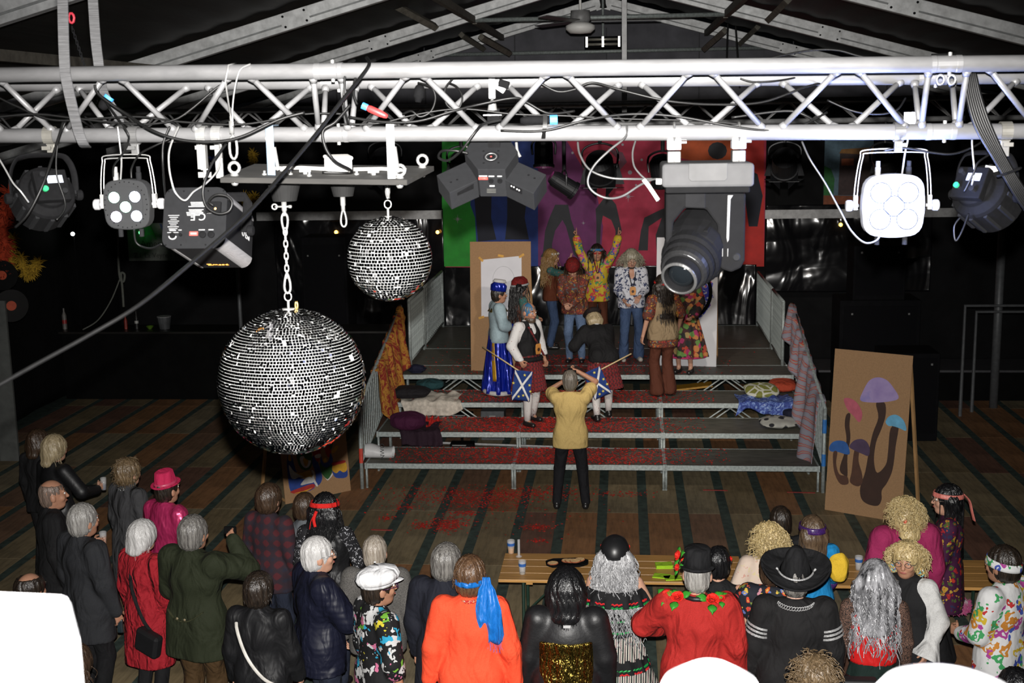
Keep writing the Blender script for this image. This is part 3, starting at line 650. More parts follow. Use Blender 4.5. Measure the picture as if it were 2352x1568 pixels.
# mushroom board on the floor, right
a=AZ(1894,1170,0); b_=AZ(2070,1200,0)
t,M,W,H=easel('display_board','brown hardboard easel painted with five mushrooms on the right',(a.x,a.y,0),(b_.x,b_.y,0),2.02,.10)
def mb_px(x,y): # board metres from the photo's board outline
    u=(x-1897)/(2073-1897); yt=808+u*24; yb=1170+u*30; return (u*W,H*(yb-y)/(yb-yt))
def shape(name,pts,m,lvl,lab=None): return on_board(t,M,name,[mb_px(*p) for p in spline2(pts)],0,m,lvl,lab)
def spline2(pts,n=4):
    q=[V(p[0],p[1],0) for p in pts]; k=len(q); out=[]
    for i in range(k):
        p0,p1,p2,p3=q[i-1],q[i],q[(i+1)%k],q[(i+2)%k]
        for j in range(n):
            s=j/n; v=.5*((2*p1)+(p2-p0)*s+(2*p0-5*p1+4*p2-p3)*s*s+(3*p1-p0-3*p2+p3)*s**3); out.append((v.x,v.y))
    return out
STEM=mat('paint_dark_brown',(.035,.014,.008),.75,0,.15,8); STEM2=mat('paint_brown',(.065,.026,.014),.75,0,.2,8)
shape('mushroom_stem',[(1999,933),(2018,933),(2022,960),(2015,990),(2005,1020),(2003,1060),(2012,1088),(2030,1070),(2033,1040),(2035,990),(2052,985),(2049,1030),(2046,1080),(2036,1110),(2025,1128),(2026,1148),(2018,1162),(1995,1158),(1980,1145),(1976,1120),(1985,1085),(1990,1040),(1996,1000),(2006,965)],STEM,1,'dark brown painted stems of the big mushrooms')
shape('mushroom_stem',[(1933,957),(1942,955),(1942,980),(1946,1010),(1942,1050),(1945,1090),(1942,1095),(1926,1080),(1935,1040),(1937,1010),(1931,980)],STEM,1)
shape('mushroom_stem',[(1909,1040),(1918,1040),(1917,1065),(1926,1090),(1944,1095),(1948,1112),(1930,1112),(1916,1090),(1910,1065)],STEM2,2)
shape('mushroom_stem',[(1957,1038),(1968,1034),(1968,1060),(1978,1090),(1980,1110),(1970,1118),(1952,1108),(1954,1085)],STEM2,2)
m,n,b=_nt('paint_lilac'); a=noise(n,texco(n),4,3); n.links.new(ramp(n,a.outputs[0],[(.3,(.24,.17,.38)),(.55,(.32,.24,.45)),(.75,(.16,.16,.42))]),b.inputs['Base Color']); LIL=m
shape('mushroom_cap',[(1963,925),(1968,905),(1980,883),(1998,876),(2018,882),(2035,900),(2048,924),(2020,931),(1985,931)],LIL,3,'lilac painted mushroom cap')
shape('mushroom_cap',[(1925,922),(1938,920),(1955,930),(1968,950),(1969,965),(1963,974),(1950,960),(1935,945)],mat('paint_rose',(.42,.09,.13),.75,0,.15,10),3,'rose painted mushroom cap')
shape('mushroom_cap',[(2023,975),(2030,963),(2045,960),(2060,970),(2068,985),(2069,996),(2055,990),(2040,985),(2030,984)],mat('paint_sky_blue',(.12,.36,.55),.75,0,.15,10),3,'sky blue painted mushroom cap')
shape('mushroom_cap',[(1898,1030),(1905,1018),(1920,1014),(1938,1020),(1947,1042),(1940,1046),(1920,1040),(1903,1038)],mat('paint_royal_blue',(.02,.09,.30),.75,0,.15,10),1.5,'royal blue painted mushroom cap')
shape('mushroom_cap',[(1945,1028),(1955,1015),(1972,1012),(1985,1020),(1992,1035),(1990,1050),(1975,1045),(1955,1036)],mat('paint_dusky_purple',(.06,.035,.075),.75,0,.15,10),3,'dusky purple painted mushroom cap')
# psychedelic board on the floor, left, half behind the mirror ball
a=AZ(656,1158,0); b_=AZ(806,1126,0)
t,M,W,H=easel('display_board','brown hardboard easel painted with folk swirls, half behind the mirror ball',(a.x,a.y,0),(b_.x,b_.y,0),2.02,.10)
def pb(x,y): u=(x-655)/151.0; yb=1157-31*u; return (u*W,(yb-y)/(163.0)*1.0)
def sw(name,pts,m,lvl): on_board(t,M,name,[pb(*p) for p in spline2(pts,3)],0,m,lvl)
PB=mat('paint_folk_blue',(.015,.045,.22),.7); PRd=mat('paint_folk_red',(.33,.02,.015),.7); PY=mat('paint_folk_yellow',(.5,.27,.02),.7); PW=mat('paint_folk_white',(.55,.53,.5),.7); PG=mat('paint_folk_green',(.02,.09,.02),.7)
sw('swirl',[(667,1122),(666,1080),(668,1060),(676,1040),(690,1098),(722,1100),(722,1122),(690,1132),(675,1133)],PB,1)
sw('swirl',[(668,1130),(690,1121),(720,1112),(722,1120),(700,1130),(680,1134)],PRd,2); sw('swirl',[(676,1133),(700,1127),(718,1120),(700,1130)],PY,3)
sw('swirl',[(692,1115),(705,1100),(716,1097),(722,1108),(708,1112)],PW,2); sw('swirl',[(672,1080),(690,1090),(715,1083),(722,1095),(700,1098),(676,1095)],PY,2)
sw('swirl',[(670,1072),(672,1098),(680,1102),(690,1098),(702,1098),(690,1092),(680,1086)],PW,3)
sw('swirl',[(690,1050),(700,1045),(722,1048),(722,1070),(712,1082),(698,1080),(691,1066)],PG,1); sw('swirl',[(696,1056),(705,1052),(720,1060),(715,1074),(706,1078),(698,1070)],PW,2); sw('swirl',[(703,1058),(714,1058),(712,1070),(706,1074)],PY,3); sw('swirl',[(706,1045),(722,1040),(722,1060),(708,1058)],PG,3)
sw('swirl',[(722,1062),(730,1050),(740,1080),(742,1100),(735,1113),(726,1115),(728,1090)],PB,1); sw('swirl',[(720,1082),(726,1088),(724,1100),(731,1115),(727,1117),(719,1100)],PW,2)
sw('swirl',[(725,1036),(740,1032),(744,1046),(736,1064),(729,1054)],PRd,2); sw('swirl',[(730,1050),(743,1046),(742,1054),(732,1056)],PW,3)
sw('swirl',[(740,1066),(752,1070),(766,1062),(766,1085),(754,1103),(742,1088)],PG,1); sw('swirl',[(742,1090),(754,1102),(766,1088),(766,1093),(756,1103),(752,1103)],PW,2); sw('swirl',[(748,1058),(754,1054),(756,1062),(750,1064)],PY,3); sw('swirl',[(744,1050),(748,1066),(760,1062),(766,1044),(770,1062),(755,1076),(742,1068)],PB,2)
sw('swirl',[(766,1068),(780,1062),(797,1060),(802,1080),(800,1095),(786,1099),(770,1095)],PB,1); sw('swirl',[(767,1075),(775,1064),(798,1062),(801,1080),(792,1086),(784,1082),(776,1088),(768,1084)],PY,2); sw('swirl',[(767,1066),(780,1062),(797,1059),(798,1064),(780,1069),(770,1072)],PRd,3)
sw('swirl',[(755,1030),(766,1025),(768,1045),(762,1054),(756,1046)],PRd,1); sw('swirl',[(769,1040),(780,1028),(786,1028),(782,1036),(774,1044)],PY,1); sw('swirl',[(766,1015),(775,1010),(772,1030),(766,1036)],PG,1)
sw('swirl',[(672,1046),(674,1036),(676,1046),(677,1062),(670,1062)],PY,2)
# ================================================================== THE NEAR LIGHTING TRUSS
YF,YM,YK=3.95,4.07,4.19
zf=lambda x:5.046-.0091*x; zb=lambda x:5.017-.0115*x; zl=lambda x:4.846-.0115*x
t=thing('lighting_truss','silver aluminium triangular lighting truss spanning the top of the view','truss',(0,YM,4.846)); TR=t
TRM=mat('truss_aluminium',(.165,.165,.168),.42,.3,.14,22,.06,(.4,1,1))
for Yv,zz in ((YF,zf),(YK,zb),(YM,zl)):
    g=MB(); g.tube([(x,Yv,zz(x)) for x in (-3.7,0,3.3)],.0245,24); g.build('chord',TRM,t,world=True,smooth=True)
def fx(px,Yv,py): return AY(px,py,Yv).x
def brace(p0,p1,top):
    Yt,zt=(YF,zf) if top=='f' else (YK,zb)
    x0=fx(p0,Yt,175); x1=fx(p1,YM,295); a=V(x0,Yt,zt(x0)); b=V(x1,YM,zl(x1)); d=(b-a).normalized()
    g=MB(); g.tube([a+d*.018,b-d*.018],.0092,10); o=g.build('brace',TRM,t,world=True,smooth=True)
    g=MB(); g.lathe([(.0155,-.004),(.0125,.006),(.010,.014)],10,aim(a+d*.026,d)); g.lathe([(.0155,-.004),(.0125,.006),(.010,.014)],10,aim(b-d*.026,-d)); 
    part=g.build('weld',TRM,o,smooth=True); part.data.transform(WM(t).inverted()); part['kind']='stuff'
for a,b in ((-90,8),(112,158),(-30,-160),(268,410),(531,441),(565,712),(718,733),(783,800),(942,832),(962,1106),(1266,1136),(1290,1430),(1593,1459),(1626,1760),(1935,1785),(1962,2088),(2134,2115),(2222,2200),(2262,2385),(2560,2410),(2590,2740),(2900,2765),(2930,3080),(3240,3105),(3270,3420),(-120,-260),(-450,-290),(-480,-620),(-810,-650),(-840,-980)):
    if (a,b)!=(112,158): brace(a,b,'f')
brace(-10,130,'f'); brace(245,143,'f')
for a,b in ((141,20),(172,262),(441,288),(468,580),(727,585),(748,742),(818,806),(842,962),(1110,975),(1155,1275),(1434,1293),(1462,1600),(1752,1610),(1786,1930),(2079,1945),(2099,2114),(2186,2197),(2344,2220),(2370,2500),(2690,2530),(2720,2850),(3040,2880),(3070,3200),(-20,-150),(-310,-170),(-340,-470),(-640,-490)): brace(a,b,'k')
for Yv,zz,xs in ((YF,zf,(757,2170)),(YK,zb,(770,2140)),(YM,zl,(765,2165))):
    for px in xs:
        x=fx(px,Yv,200); M=Matrix.Translation((x,Yv,zz(x)))@Matrix.Rotation(math.pi/2,4,'Y')
        g=MB(); g.lathe([(.0262,-.045),(.0262,-.03),(.0252,-.028),(.0252,.028),(.0262,.03),(.0262,.045)],24,M); cp=g.build('coupler',TRM,t,world=True)
        g=MB(); g.lathe([(.006,-.034),(.006,.034)],8,Matrix.Translation((x+.012,Yv,zz(x)))); g.build('pin',STEEL,t,world=True)
# two eyelets on the right joint
for px in (2160,2186):
    p=AY(px,183,YF-.02); g=MB(); g.tube([p+V(.011*math.cos(a*.5236),0,.014*math.sin(a*.5236)) for a in range(12)],.0035,6,closed=True); g.build('eyelet',STEEL,t,world=True,smooth=True)
# ------------------------------------------------------------------ clamps
def clamp(parent,x,zbot,m=STEEL,w=.03,Yv=YM):
    g=MB(); z=zl(x)
    g.tube([(x,Yv+.029*math.cos(a),z+.029*math.sin(a)) for a in np.linspace(-math.pi*.5,math.pi*1.25,14)],.0035,4,flat=1)
    o=MB()
    o.grid(lambda u,v:(x+(v-.5)*w,Yv+.0285*math.cos(-math.pi*.5+u*math.pi*1.8),z+.0285*math.sin(-math.pi*.5+u*math.pi*1.8)),20,2)
    c=o.build('hook_clamp',m,parent,world=True,thick=.004)
    g=MB(); g.box((x,Yv,(z-.028+zbot)/2),(w*.8,.012,max(.01,z-.028-zbot))); k=g.build('clamp_stem',m,parent,world=True,bevel=.002)
    g=MB(); g.tube([(x,Yv-.035,z-.04),(x,Yv+.02,z-.04)],.005,8); g.box((x,Yv-.038,z-.04),(.03,.004,.012)); g.build('wing_screw',m,parent,world=True)
# ------------------------------------------------------------------ LED pars
def led(name,col,st): return mat(name,(.8,.8,.8),.3,0,.02,5,emit=col,es=st)
def knob(parent,M,m=DARKM):
    g=MB(); pts=[]; 
    g.lathe([(.0,.0),(.016,.0),(.018,.004),(.018,.016),(.015,.02),(0,.02)],14,M); g.lathe([(.005,-.02),(.005,0)],8,M); g.build('yoke_knob',m,parent,smooth=False)
def led_par(label,px,py,d,W,H,leds,bodym,yokem,rz=0,tilt=0,clampz=True,ledr=.017,yw=None,ytop=None):
    c=AD(px,py,d); t=thing('led_par',label,'stage light',c,rz)
    R=Matrix.Rotation(tilt,4,'X'); k=W/2
    prof=[]
    for q in range(48):
        a=2*math.pi*q/48; e=3.6; r=(abs(math.cos(a)/(W/2))**e+abs(math.sin(a)/(H/2))**e)**(-1/e); r*=1-.018*(abs(math.sin(4*a))**6); prof.append((r*math.cos(a),r*math.sin(a)))
    g=MB(); g.prism(prof,.055,R,t0=0); bd_=g.build('housing',bodym,t,bevel=.004)
    g=MB(); g.prism([(x*.8,z*.8) for x,z in prof],.09,R,t0=.055); g.build('rear_housing',BLACKP,t,bevel=.004)
    g=MB(); g.prism([(x*.72,z*.72) for x,z in prof],-.003,R,t0=0); g.build('front_plate',bodym,t)
    # vent dots
    g=MB()
    for q in range(28):
        a=q*.2244; x,z=(W*.455)*math.cos(a),(H*.455)*math.sin(a); g.lathe([(.0022,0),(.0022,.001)],6,R@Matrix.Translation((x,-.0035,z))@Matrix.Rotation(math.pi/2,4,'X'))
    o=g.build('vent_holes',BLACKP,t); o['kind']='stuff'
    for (lx,lz,m) in leds:
        g=MB(); g.lathe([(0,.006),(ledr*.7,.005),(ledr,.0)],20,R@Matrix.Translation((lx,-.0045,lz))@Matrix.Rotation(math.pi/2,4,'X')); ln=g.build('lens',m,t,smooth=True)
        g=MB(); g.lathe([(ledr,0),(ledr*1.12,.002),(ledr*1.15,0)],20,caps=False,M=R@Matrix.Translation((lx,-.0045,lz))@Matrix.Rotation(math.pi/2,4,'X')); g.build('bezel',DARKM,ln)
    yw=yw or W*.62; yt=ytop or H*.95
    for s,off in ((1,0),(1,.010)):
        w_=yw-off; pts=[(-w_,.03,-.0),(-w_*.96,.03,yt*.45),(-w_*.86,.03,yt*.86),(-w_*.7,.03,yt-off),(w_*.7,.03,yt-off),(w_*.86,.03,yt*.86),(w_*.96,.03,yt*.45),(w_,.03,0)]
        g=MB(); g.tube(spline(pts,5),.0019,6); g.build('yoke',yokem,t,smooth=True)
    for s in(-1,1):
        knob(t,Matrix.Translation((s*(yw+.004),.03,0))@Matrix.Rotation(s*math.pi/2,4,'Y'),mat('grey_knob',(.25,.25,.26),.5))
        g=MB(); g.box((s*(yw-.006),.03,.01),(.012,.02,.045)); g.build('yoke_bracket',yokem,t)
    for s in(-.45,.45):
        g=MB(); M=Matrix.Translation((s*W*.55,.03,H*.5)); g.lathe([(.009,-.01),(.009,.02),(.007,.022),(.007,.04)],10,M); g.build('plug',STEEL if s<0 else DARKM,t)
        g=MB(); g.lathe([(.008,-.025),(.008,.0)],10,Matrix.Translation((s*W*.5,.03,-H*.5))); g.build('cable_gland',DARKM,t)
    if clampz:
        x=c.x; clamp(t,x,c.z+yt-.004,mat('clamp_grey',(.10,.10,.10),.5,.4),.032)
    return t
GW=led('led_green_white',(.55,1,.75),14); BW=led('led_blue_white',(.75,.85,1),14); PWm=led('led_violet_white',(.9,.8,1),14)
PARM=mat('par_charcoal',(.0055,.006,.007),.85,0,.1,30)
s_=1/705
led_par('small black LED par with five lit lamps left of the mirror ball plate',290,470,4.07,.152,.163,[(-26*s_,17*s_,GW),(22*s_,18*s_,BW),(-1*s_,-5*s_,GW),(-24*s_,-27*s_,PWm),(23*s_,-26*s_,BW)],PARM,STEEL,.06,0,True,.0175,.092,.158)
WB=led('led_blinding_white',(.88,.92,1),40)
led_par('blinding white and blue LED par near the right end of the truss',2053,473,4.0,.195,.203,[(-.042,.042,WB),(.042,.042,WB),(0,0,WB),(-.042,-.042,WB),(.042,-.042,WB)],mat('par_bloom_white',(.35,.36,.39),.5,0,.05,20),STEEL,-.02,0,True,.03,.122,.178)  # whitish body colour stands in for the bloom of its LEDs
pl=bpy.data.lights.new('led_glow','POINT'); pl.energy=45; pl.color=(.35,.45,1); pl.shadow_soft_size=.06
po=bpy.data.objects.new('led_glow',pl); COL.objects.link(po); po.location=AD(2053,473,3.9)
def par_can(label,px,py,d,az,el,R=.092,L=.15,flip=1,paper=False):
    """round black par seen from behind, pointing az/el, hanging in a yoke"""
    c=AD(px,py,d); t=thing('par_can',label,'stage light',c)
    dirv=V(math.sin(az)*math.cos(el),math.cos(az)*math.cos(el),math.sin(el)); M=aim((0,0,0),dirv)
    g=MB(); g.lathe([(0,-L*.5),(R*.55,-L*.5),(R*.66,-L*.46),(R*.7,-L*.36),(R*.95,-L*.28),(R,-L*.2),(R,L*.5),(R*.9,L*.5),(R*.86,L*.35),(0,L*.33)],32,M); g.build('body',BLACKP,t,bevel=.002)
    g=MB()
    for k in range(12):
        a=k*.5236; g.box((R*1.0*math.cos(a),R*1.0*math.sin(a),L*.12),(.012,.012,L*.6),M)
    g.build('cooling_fins',DARKM,t)
    g=MB(); g.box((0,0,-L*.56),(R*1.15,R*1.15,.03),M); bx=g.build('control_box',BLACKP,t,bevel=.004)
    g=MB(); g.box((-.012,.018,-L*.56-.0165),(.05,.026,.001),M); g.build('sticker',mat('blue_white_label',(.42,.46,.55),.5),bx)
    for (x,y) in ((.03,-.02),(.03,.03),(-.03,-.03)):
        g=MB(); g.lathe([(.009,0),(.009,.02),(0,.021)],10,M@Matrix.Translation((x,y,-L*.56-.015))@Matrix.Rotation(math.pi,4,'X')); g.build('socket',DARKM,bx)
    g=MB(); g.lathe([(.0095,0),(.0095,.008)],10,M@Matrix.Translation((.03,-.02,-L*.56-.036))); g.build('green_ring',mat('green_ring',(.02,.35,.12),.5),bx)
    x_=M.to_3x3()@V(1,0,0); x_.z=0; x_.normalize(); yt=R*1.45
    pts=[-x_*(R*1.12),-x_*(R*1.12)+V(0,0,yt*.5),-x_*(R*.95)+V(0,0,yt*.85),-x_*(R*.6)+V(0,0,yt),x_*(R*.6)+V(0,0,yt),x_*(R*.95)+V(0,0,yt*.85),x_*(R*1.12)+V(0,0,yt*.5),x_*(R*1.12)]
    g=MB(); g.tube(spline(pts,5),.012,8,flat=.3); g.build('yoke',BLACKP,t,smooth=True)
    for s in(-1,1): knob(t,Matrix.Translation(x_*(s*R*1.14))@aim((0,0,0),x_*s),BLACKP)
    clamp(t,c.x,c.z+yt-.004,mat('clamp_pale',(.14,.135,.12),.5,.3),.034)
    if paper:
        g=MB(); q=AD(2280,400,d-.06)-c; g.grid(lambda u,v:(q.x-.026+.056*u,q.y-.01+.02*math.sin(v*2),q.z+.03-.045*v-.004*math.sin(u*3)),6,6); g.build('paper_tag',mat('paper_tag',(.6,.6,.6),.7),t,thick=.0006)
    return t
par_can('black par can hanging at the far left of the truss',102,452,4.12,-.75,-.45)
par_can('black par can with a white paper tag at the far right of the truss',2262,450,4.12,.85,-.5,.096,.16,1,True)
# ------------------------------------------------------------------ box shaped effect light with silver corners
c=AD(447,500,3.98); t=thing('beam_effect_light','black box effect light with silver rounded corners, hanging upside down','stage light',c)
ax=V(.0,.94,-.33).normalized(); xx=ax.cross(V(0,0,1)).normalized(); zz=xx.cross(ax); M=frame((0,0,0),xx,ax,zz)
W_,H_,L_=.198,.192,.30
def chamf(w,h,r,n=5): return rrect(w,h,r,n)
g=MB(); g.prism(chamf(W_,H_,.032),L_,M,t0=.004); g.build('housing',mat('effect_black',(.0025,.0025,.003),.7,0,.1,20,spec=.2),t)
SILV=mat('ribbed_silver',(.22,.215,.215),.4,.2,.06,200,.25,(1,.02,1))
for sx,sz in ((1,-1),(1,1),(-1,-1),(-1,1)):
    cx,cz=sx*(W_/2-.032),sz*(H_/2-.032); a0=math.atan2(sz,sx)-math.pi/4
    pr=[(cx+.0345*math.cos(a0+k*math.pi/2/8),cz+.0345*math.sin(a0+k*math.pi/2/8)) for k in range(9)]+[(cx+.03*math.cos(a0+k*math.pi/2/8),cz+.03*math.sin(a0+k*math.pi/2/8)) for k in range(8,-1,-1)]
    g=MB(); g.prism(pr,L_-.005,M,t0=.008); g.build('corner_profile',SILV,t)
g=MB(); g.prism(chamf(W_+.008,H_+.008,.034),.006,M,t0=0); bp=g.build('rear_panel',DARKM,t,bevel=.001)
def dec(nm,m,x,z,w,h,lv=.0012,rot=0):
    g=MB(); g.box((0,0,0),(w,.0012,h),M@Matrix.Translation((x,-lv,z))@Matrix.Rotation(rot,4,'Y')); o=g.build(nm,m,bp); return o
for k in range(9): dec('warning_text',PRINTW,.012-.002*k%3,.050-.0045*k-(.006 if k>3 else 0),.055-(k%3)*.007,.0022)
for zc in (.046,.022):
    g=MB(); g.prism([(.048,zc+.008),(.056,zc-.008),(.040,zc-.008)],-.0012,M); g.build('warning_triangle',PRINTW,bp)
TX=frame((0,0,0),xx,-zz,ax)   # text frame: upside down, read from the camera side
up_txt=lambda x,z:frame(M@V(x,-.0015,z),-xx,-zz,-ax)
g=text_mb('C E',.034,up_txt(.012,.004)); g.build('ce_mark',PRINTW,bp)
for k in range(10): dec('spec_text',PRINTW,-.068,.008-.0062*k,.036-(k%3)*.008,.0016)
dec('dmx_display',PRINTR,.0,-.052,.027,.013); dec('display_text',PRINTW,0,-.052,.018,.004,.0022)
for (x,z,w) in ((-.07,-.040,.02),(-.045,-.040,.01),(.026,-.040,.02),(.056,-.040,.016)): dec('socket_text',PRINTW,x,z,w,.0025)
for (x,z,r) in ((-.068,-.056,.008),(-.042,-.056,.005),(.03,-.056,.011),(.058,-.056,.011)):
    g=MB(); g.lathe([(r,0),(r,.006),(r*.6,.008),(0,.008)],12,M@Matrix.Translation((x,-.001,z))@Matrix.Rotation(math.pi/2,4,'X')); g.build('socket',BLACKP,bp)
g=MB(); g.tube([M@V(-.068+.012*math.cos(a),-.002,-.058+.012*math.sin(a)) for a in np.linspace(math.pi*1.05,math.pi*1.95,8)],.0022,4); g.build('dial_mark',PRINTW,bp)
g=MB(); g.box((.062,-.006,.032),(.05,.012,.036),M); pwr=g.build('power_socket',BLACKP,bp,bevel=.003); g=MB(); g.lathe([(.004,0),(.0,.003)],8,M@Matrix.Translation((.07,-.0125,.026))@Matrix.Rotation(math.pi/2,4,'X')); g.build('amber_light',mat('amber_dot',(.7,.4,.15),.4),pwr)
for x in(-.09,-.04,.04,.09):
    for z in(-.088,.088,):
        g=MB(); g.lathe([(.003,0),(.0025,.002)],8,M@Matrix.Translation((x,0,z))@Matrix.Rotation(math.pi/2,4,'X')); g.build('screw',BLACKP,bp)
g=text_mb('RELO',.05,frame(M@V(W_/2+.002,.23,.03),-zz,ax,xx).to_4x4()); 
# lettering on the right hand side runs along the depth, upside down
g=text_mb('RELO',.036,frame(M@V(W_/2+.0012,.22,.0),-ax,-zz,xx)); g.build('side_lettering',PRINTW,t)
g=text_mb('beamZ',.026,frame(M@V(.0,.25,-H_/2-.0012),-xx,-ax,-zz)); g.build('maker_lettering',mat('orange_print',(.8,.35,.05),.5),t)
# bracket
g=MB(); bw=W_/2+.018; hz=.115; pts=[M@V(-bw,.17,0),M@V(-bw,.17,hz*.8),M@V(-bw*.9,.17,hz),M@V(bw*.9,.17,hz),M@V(bw,.17,hz*.8),M@V(bw,.17,0)]; g.tube(pts,.016,8,flat=.25); g.build('bracket',BLACKP,t)
for s in(-1,1): knob(t,frame(M@V(s*(bw+.004),.17,0),zz,ax.cross(V(0,0,0)) if False else xx.cross(zz)*s,xx*s) if False else aim(M@V(s*(bw+.004),.17,0),xx*s),BLACKP)
clamp(t,c.x+.03,c.z+hz+.0,STEEL,.03)
# free hook clamp hanging on the chord, with wing nut
x=fx(465,YM,305); t=thing('hook_clamp','empty zinc hook clamp with wing nut on the lower chord','clamp',(x,YM,zl(x)))
clamp(t,x,zl(x)-.115,STEEL,.030)
g=MB(); g.box((x-.012,YM-.016,zl(x)-.055),(.004,.02,.11)); g.box((x+.012,YM-.016,zl(x)-.055),(.004,.02,.11)); g.build('side_plate',STEEL,t,world=True)
g=MB(); g.tube([(x,YM,zl(x)-.10),(x,YM,zl(x)-.15)],.006,8); g.box((x-.012,YM,zl(x)-.13),(.02,.006,.018),); g.box((x+.012,YM,zl(x)-.13),(.02,.006,.018)); g.build('wing_nut',STEEL,t,world=True)
# ------------------------------------------------------------------ mirror ball plate with three motors
pA=AD(505,407,4.02); pB=AD(935,413,4.05); pC=AD(997,381,4.36); pD=AD(584,376,4.33)
zc_=(pA+pB+pC+pD)/4; t=thing('mirror_ball_plate','dark plywood plate with mirror ball motors hanging under the truss','plate',zc_)
g=MB(); nrm=(pB-pA).cross(pD-pA).normalized(); nrm=nrm if nrm.z>0 else -nrm
g.solid([pA,pB,pC,pD],nrm*-.018); g.build('plywood_plate',mat('worn_dark_plywood',(.013,.012,.0105),.85,0,.5,18,.3,(.3,1,1)),t,world=True,bevel=.002)
def onpl(u,v,h=0): return (pA*(1-u)+pB*u)*(1-v)+(pD*(1-u)+pC*u)*v+nrm*h
for u,v,hh in ((.055,.12,0),(.945,.1,0),(.955,.86,0)):
    p=onpl(u,v,.0); g=MB(); g.tube([p+nrm*.026+V(.017*math.cos(a*.4488),0,.017*math.sin(a*.4488)) for a in range(14)],.0055,8,closed=True); g.lathe([(.014,0),(.012,.006),(.006,.01)],12,aim(p,nrm)); g.lathe([(.008,-.032),(.012,-.026),(.012,-.018)],10,aim(p,nrm)); g.build('eye_bolt',STEEL,t,world=True,smooth=True)
for u,v in ((.2,.2),(.33,.25),(.68,.3),(.24,.5),(.45,.15),(.76,.35)):
    g=MB(); g.lathe([(.008,0),(.008,.005),(.004,.006),(.004,.014),(0,.015)],8,aim(onpl(u,v),nrm)); g.build('bolt',STEEL,t,world=True)
for u0 in (.40,.77):
    g=MB(); p=onpl(u0,.3); g.box((0,0,.010),(.012,.012,.02),aim(p,nrm)); g.box((-.012,0,.014),(.014,.005,.014),aim(p,nrm)); g.box((.012,0,.014),(.014,.005,.014),aim(p,nrm)); g.build('wing_nut',STEEL,t,world=True)
g=MB(); g.box((0,0,.028),(.082,.06,.052),aim(onpl(.555,.45),nrm)); g.box((0,0,.05),(.088,.066,.012),aim(onpl(.555,.45),nrm)); g.build('junction_box',WHITEP,t,world=True,bevel=.005)
for u0,u1 in ((.2,.48),(.63,.92)):
    g=MB(); g.tube([onpl(u0,.5,.008),onpl((u0+u1)/2,.55,.009),onpl(u1,.5,.008)],.0065,8); g.build('grey_cable',mat('grey_flex',(.45,.44,.42),.5),t,world=True,smooth=True)
for (px,px2) in ((620,'l'),(897,'r')):
    x=fx(px,YM-.035,330); u=.27 if px2=='l' else .86; z0=onpl(u,.05).z
    g=MB(); m_=mat('pale_blue_strap',(.12,.16,.21),.45,.3) if px2=='l' else mat('white_strap',(.5,.5,.5),.4,.3)
    g.box((x,YM-.034,(zl(x)+.028+z0)/2),(.026,.005,zl(x)+.028-z0)); g.box((x,YM,zl(x)+.03),(.026,.07,.005)); g.build('hanger_strap',m_,t,world=True,bevel=.001)
    g=MB(); g.lathe([(.008,0),(.008,.012),(0,.013)],8,aim((x-.004,YM-.037,zl(x)-.012),(0,-1,0))); g.box((x-.004,YM-.046,zl(x)-.012),(.006,.006,.034)); g.build('wing_bolt',STEEL,t,world=True)
    g=MB(); g.tube([(x+.012,YM-.03,zl(x)-.04),(x+.02,YM-.025,z0+.02)],.006,6); g.build('twist_wire',STEEL,t,world=True)
MOT=mat('motor_smoke_grey',(.009,.009,.009),.75,0,.15,20,spec=.15)
def link(g,c,axis_x,l,w,r,d=V(0,0,-1)):
    """oval chain link centred at c, long axis d"""
    d=d.normalized(); x=axis_x; pts=[]
    for k in range(14):
        a=2*math.pi*k/14; pts.append(c+x*(math.cos(a)*w)+d*(math.copysign(abs(math.sin(a))**.8,math.sin(a))*l))
    g.tube(pts,r,6,closed=True)
def carab(g,c,h,w,r,d=V(0,0,-1),inv=False):
    pts=[]
    for k in range(20):
        a=2*math.pi*k/20; s=math.sin(a); wd=w*(.75+.35*s*(1 if not inv else -1)); pts.append(c+V(math.cos(a)*wd,0,0)+d*(s*h))
    g.tube(pts,r,6,closed=True)
def motor(px,py0,py1,d,r0,r1):
    top=AD(px,py0,d); bot=AD(px,py1,d); h=top.z-bot.z
    g=MB(); g.lathe([(r0*1.12,0),(r0*1.12,-.006),(r0,-.008),(r1,-h),(0,-h-.001)],28,Matrix.Translation(top)); o=g.build('motor',MOT,t,world=True,smooth=False); 
    g=MB(); g.lathe([(.009,0),(.009,-.03),(.007,-.034),(.007,-.05)],12,Matrix.Translation(bot)); s=g.build('spindle',STEEL,t,world=True,smooth=True)
    return bot
b1=motor(652,415,462,4.26,.056,.040); b2=motor(787,415,451,4.34,.045,.034); b3=motor(890,412,423,4.42,.04,.03)
g=MB(); p=b1+V(0,-.005,-.018); g.tube([p+V(-.03,0,0),p+V(.028,0,0)],.0035,6); g.tube([p+V(-.032+.009*math.cos(a*.6),0,.009*math.sin(a*.6)) for a in range(10)],.003,6,closed=True); g.box(p+V(.022,0,0),(.01,.01,.01)); g.build('cotter_pin',STEEL,t,world=True,smooth=True)
g=MB(); carab(g,b2+V(0,0,-.075),.03,.012,.0035); g.build('spare_carabiner',STEEL,t,world=True,smooth=True)
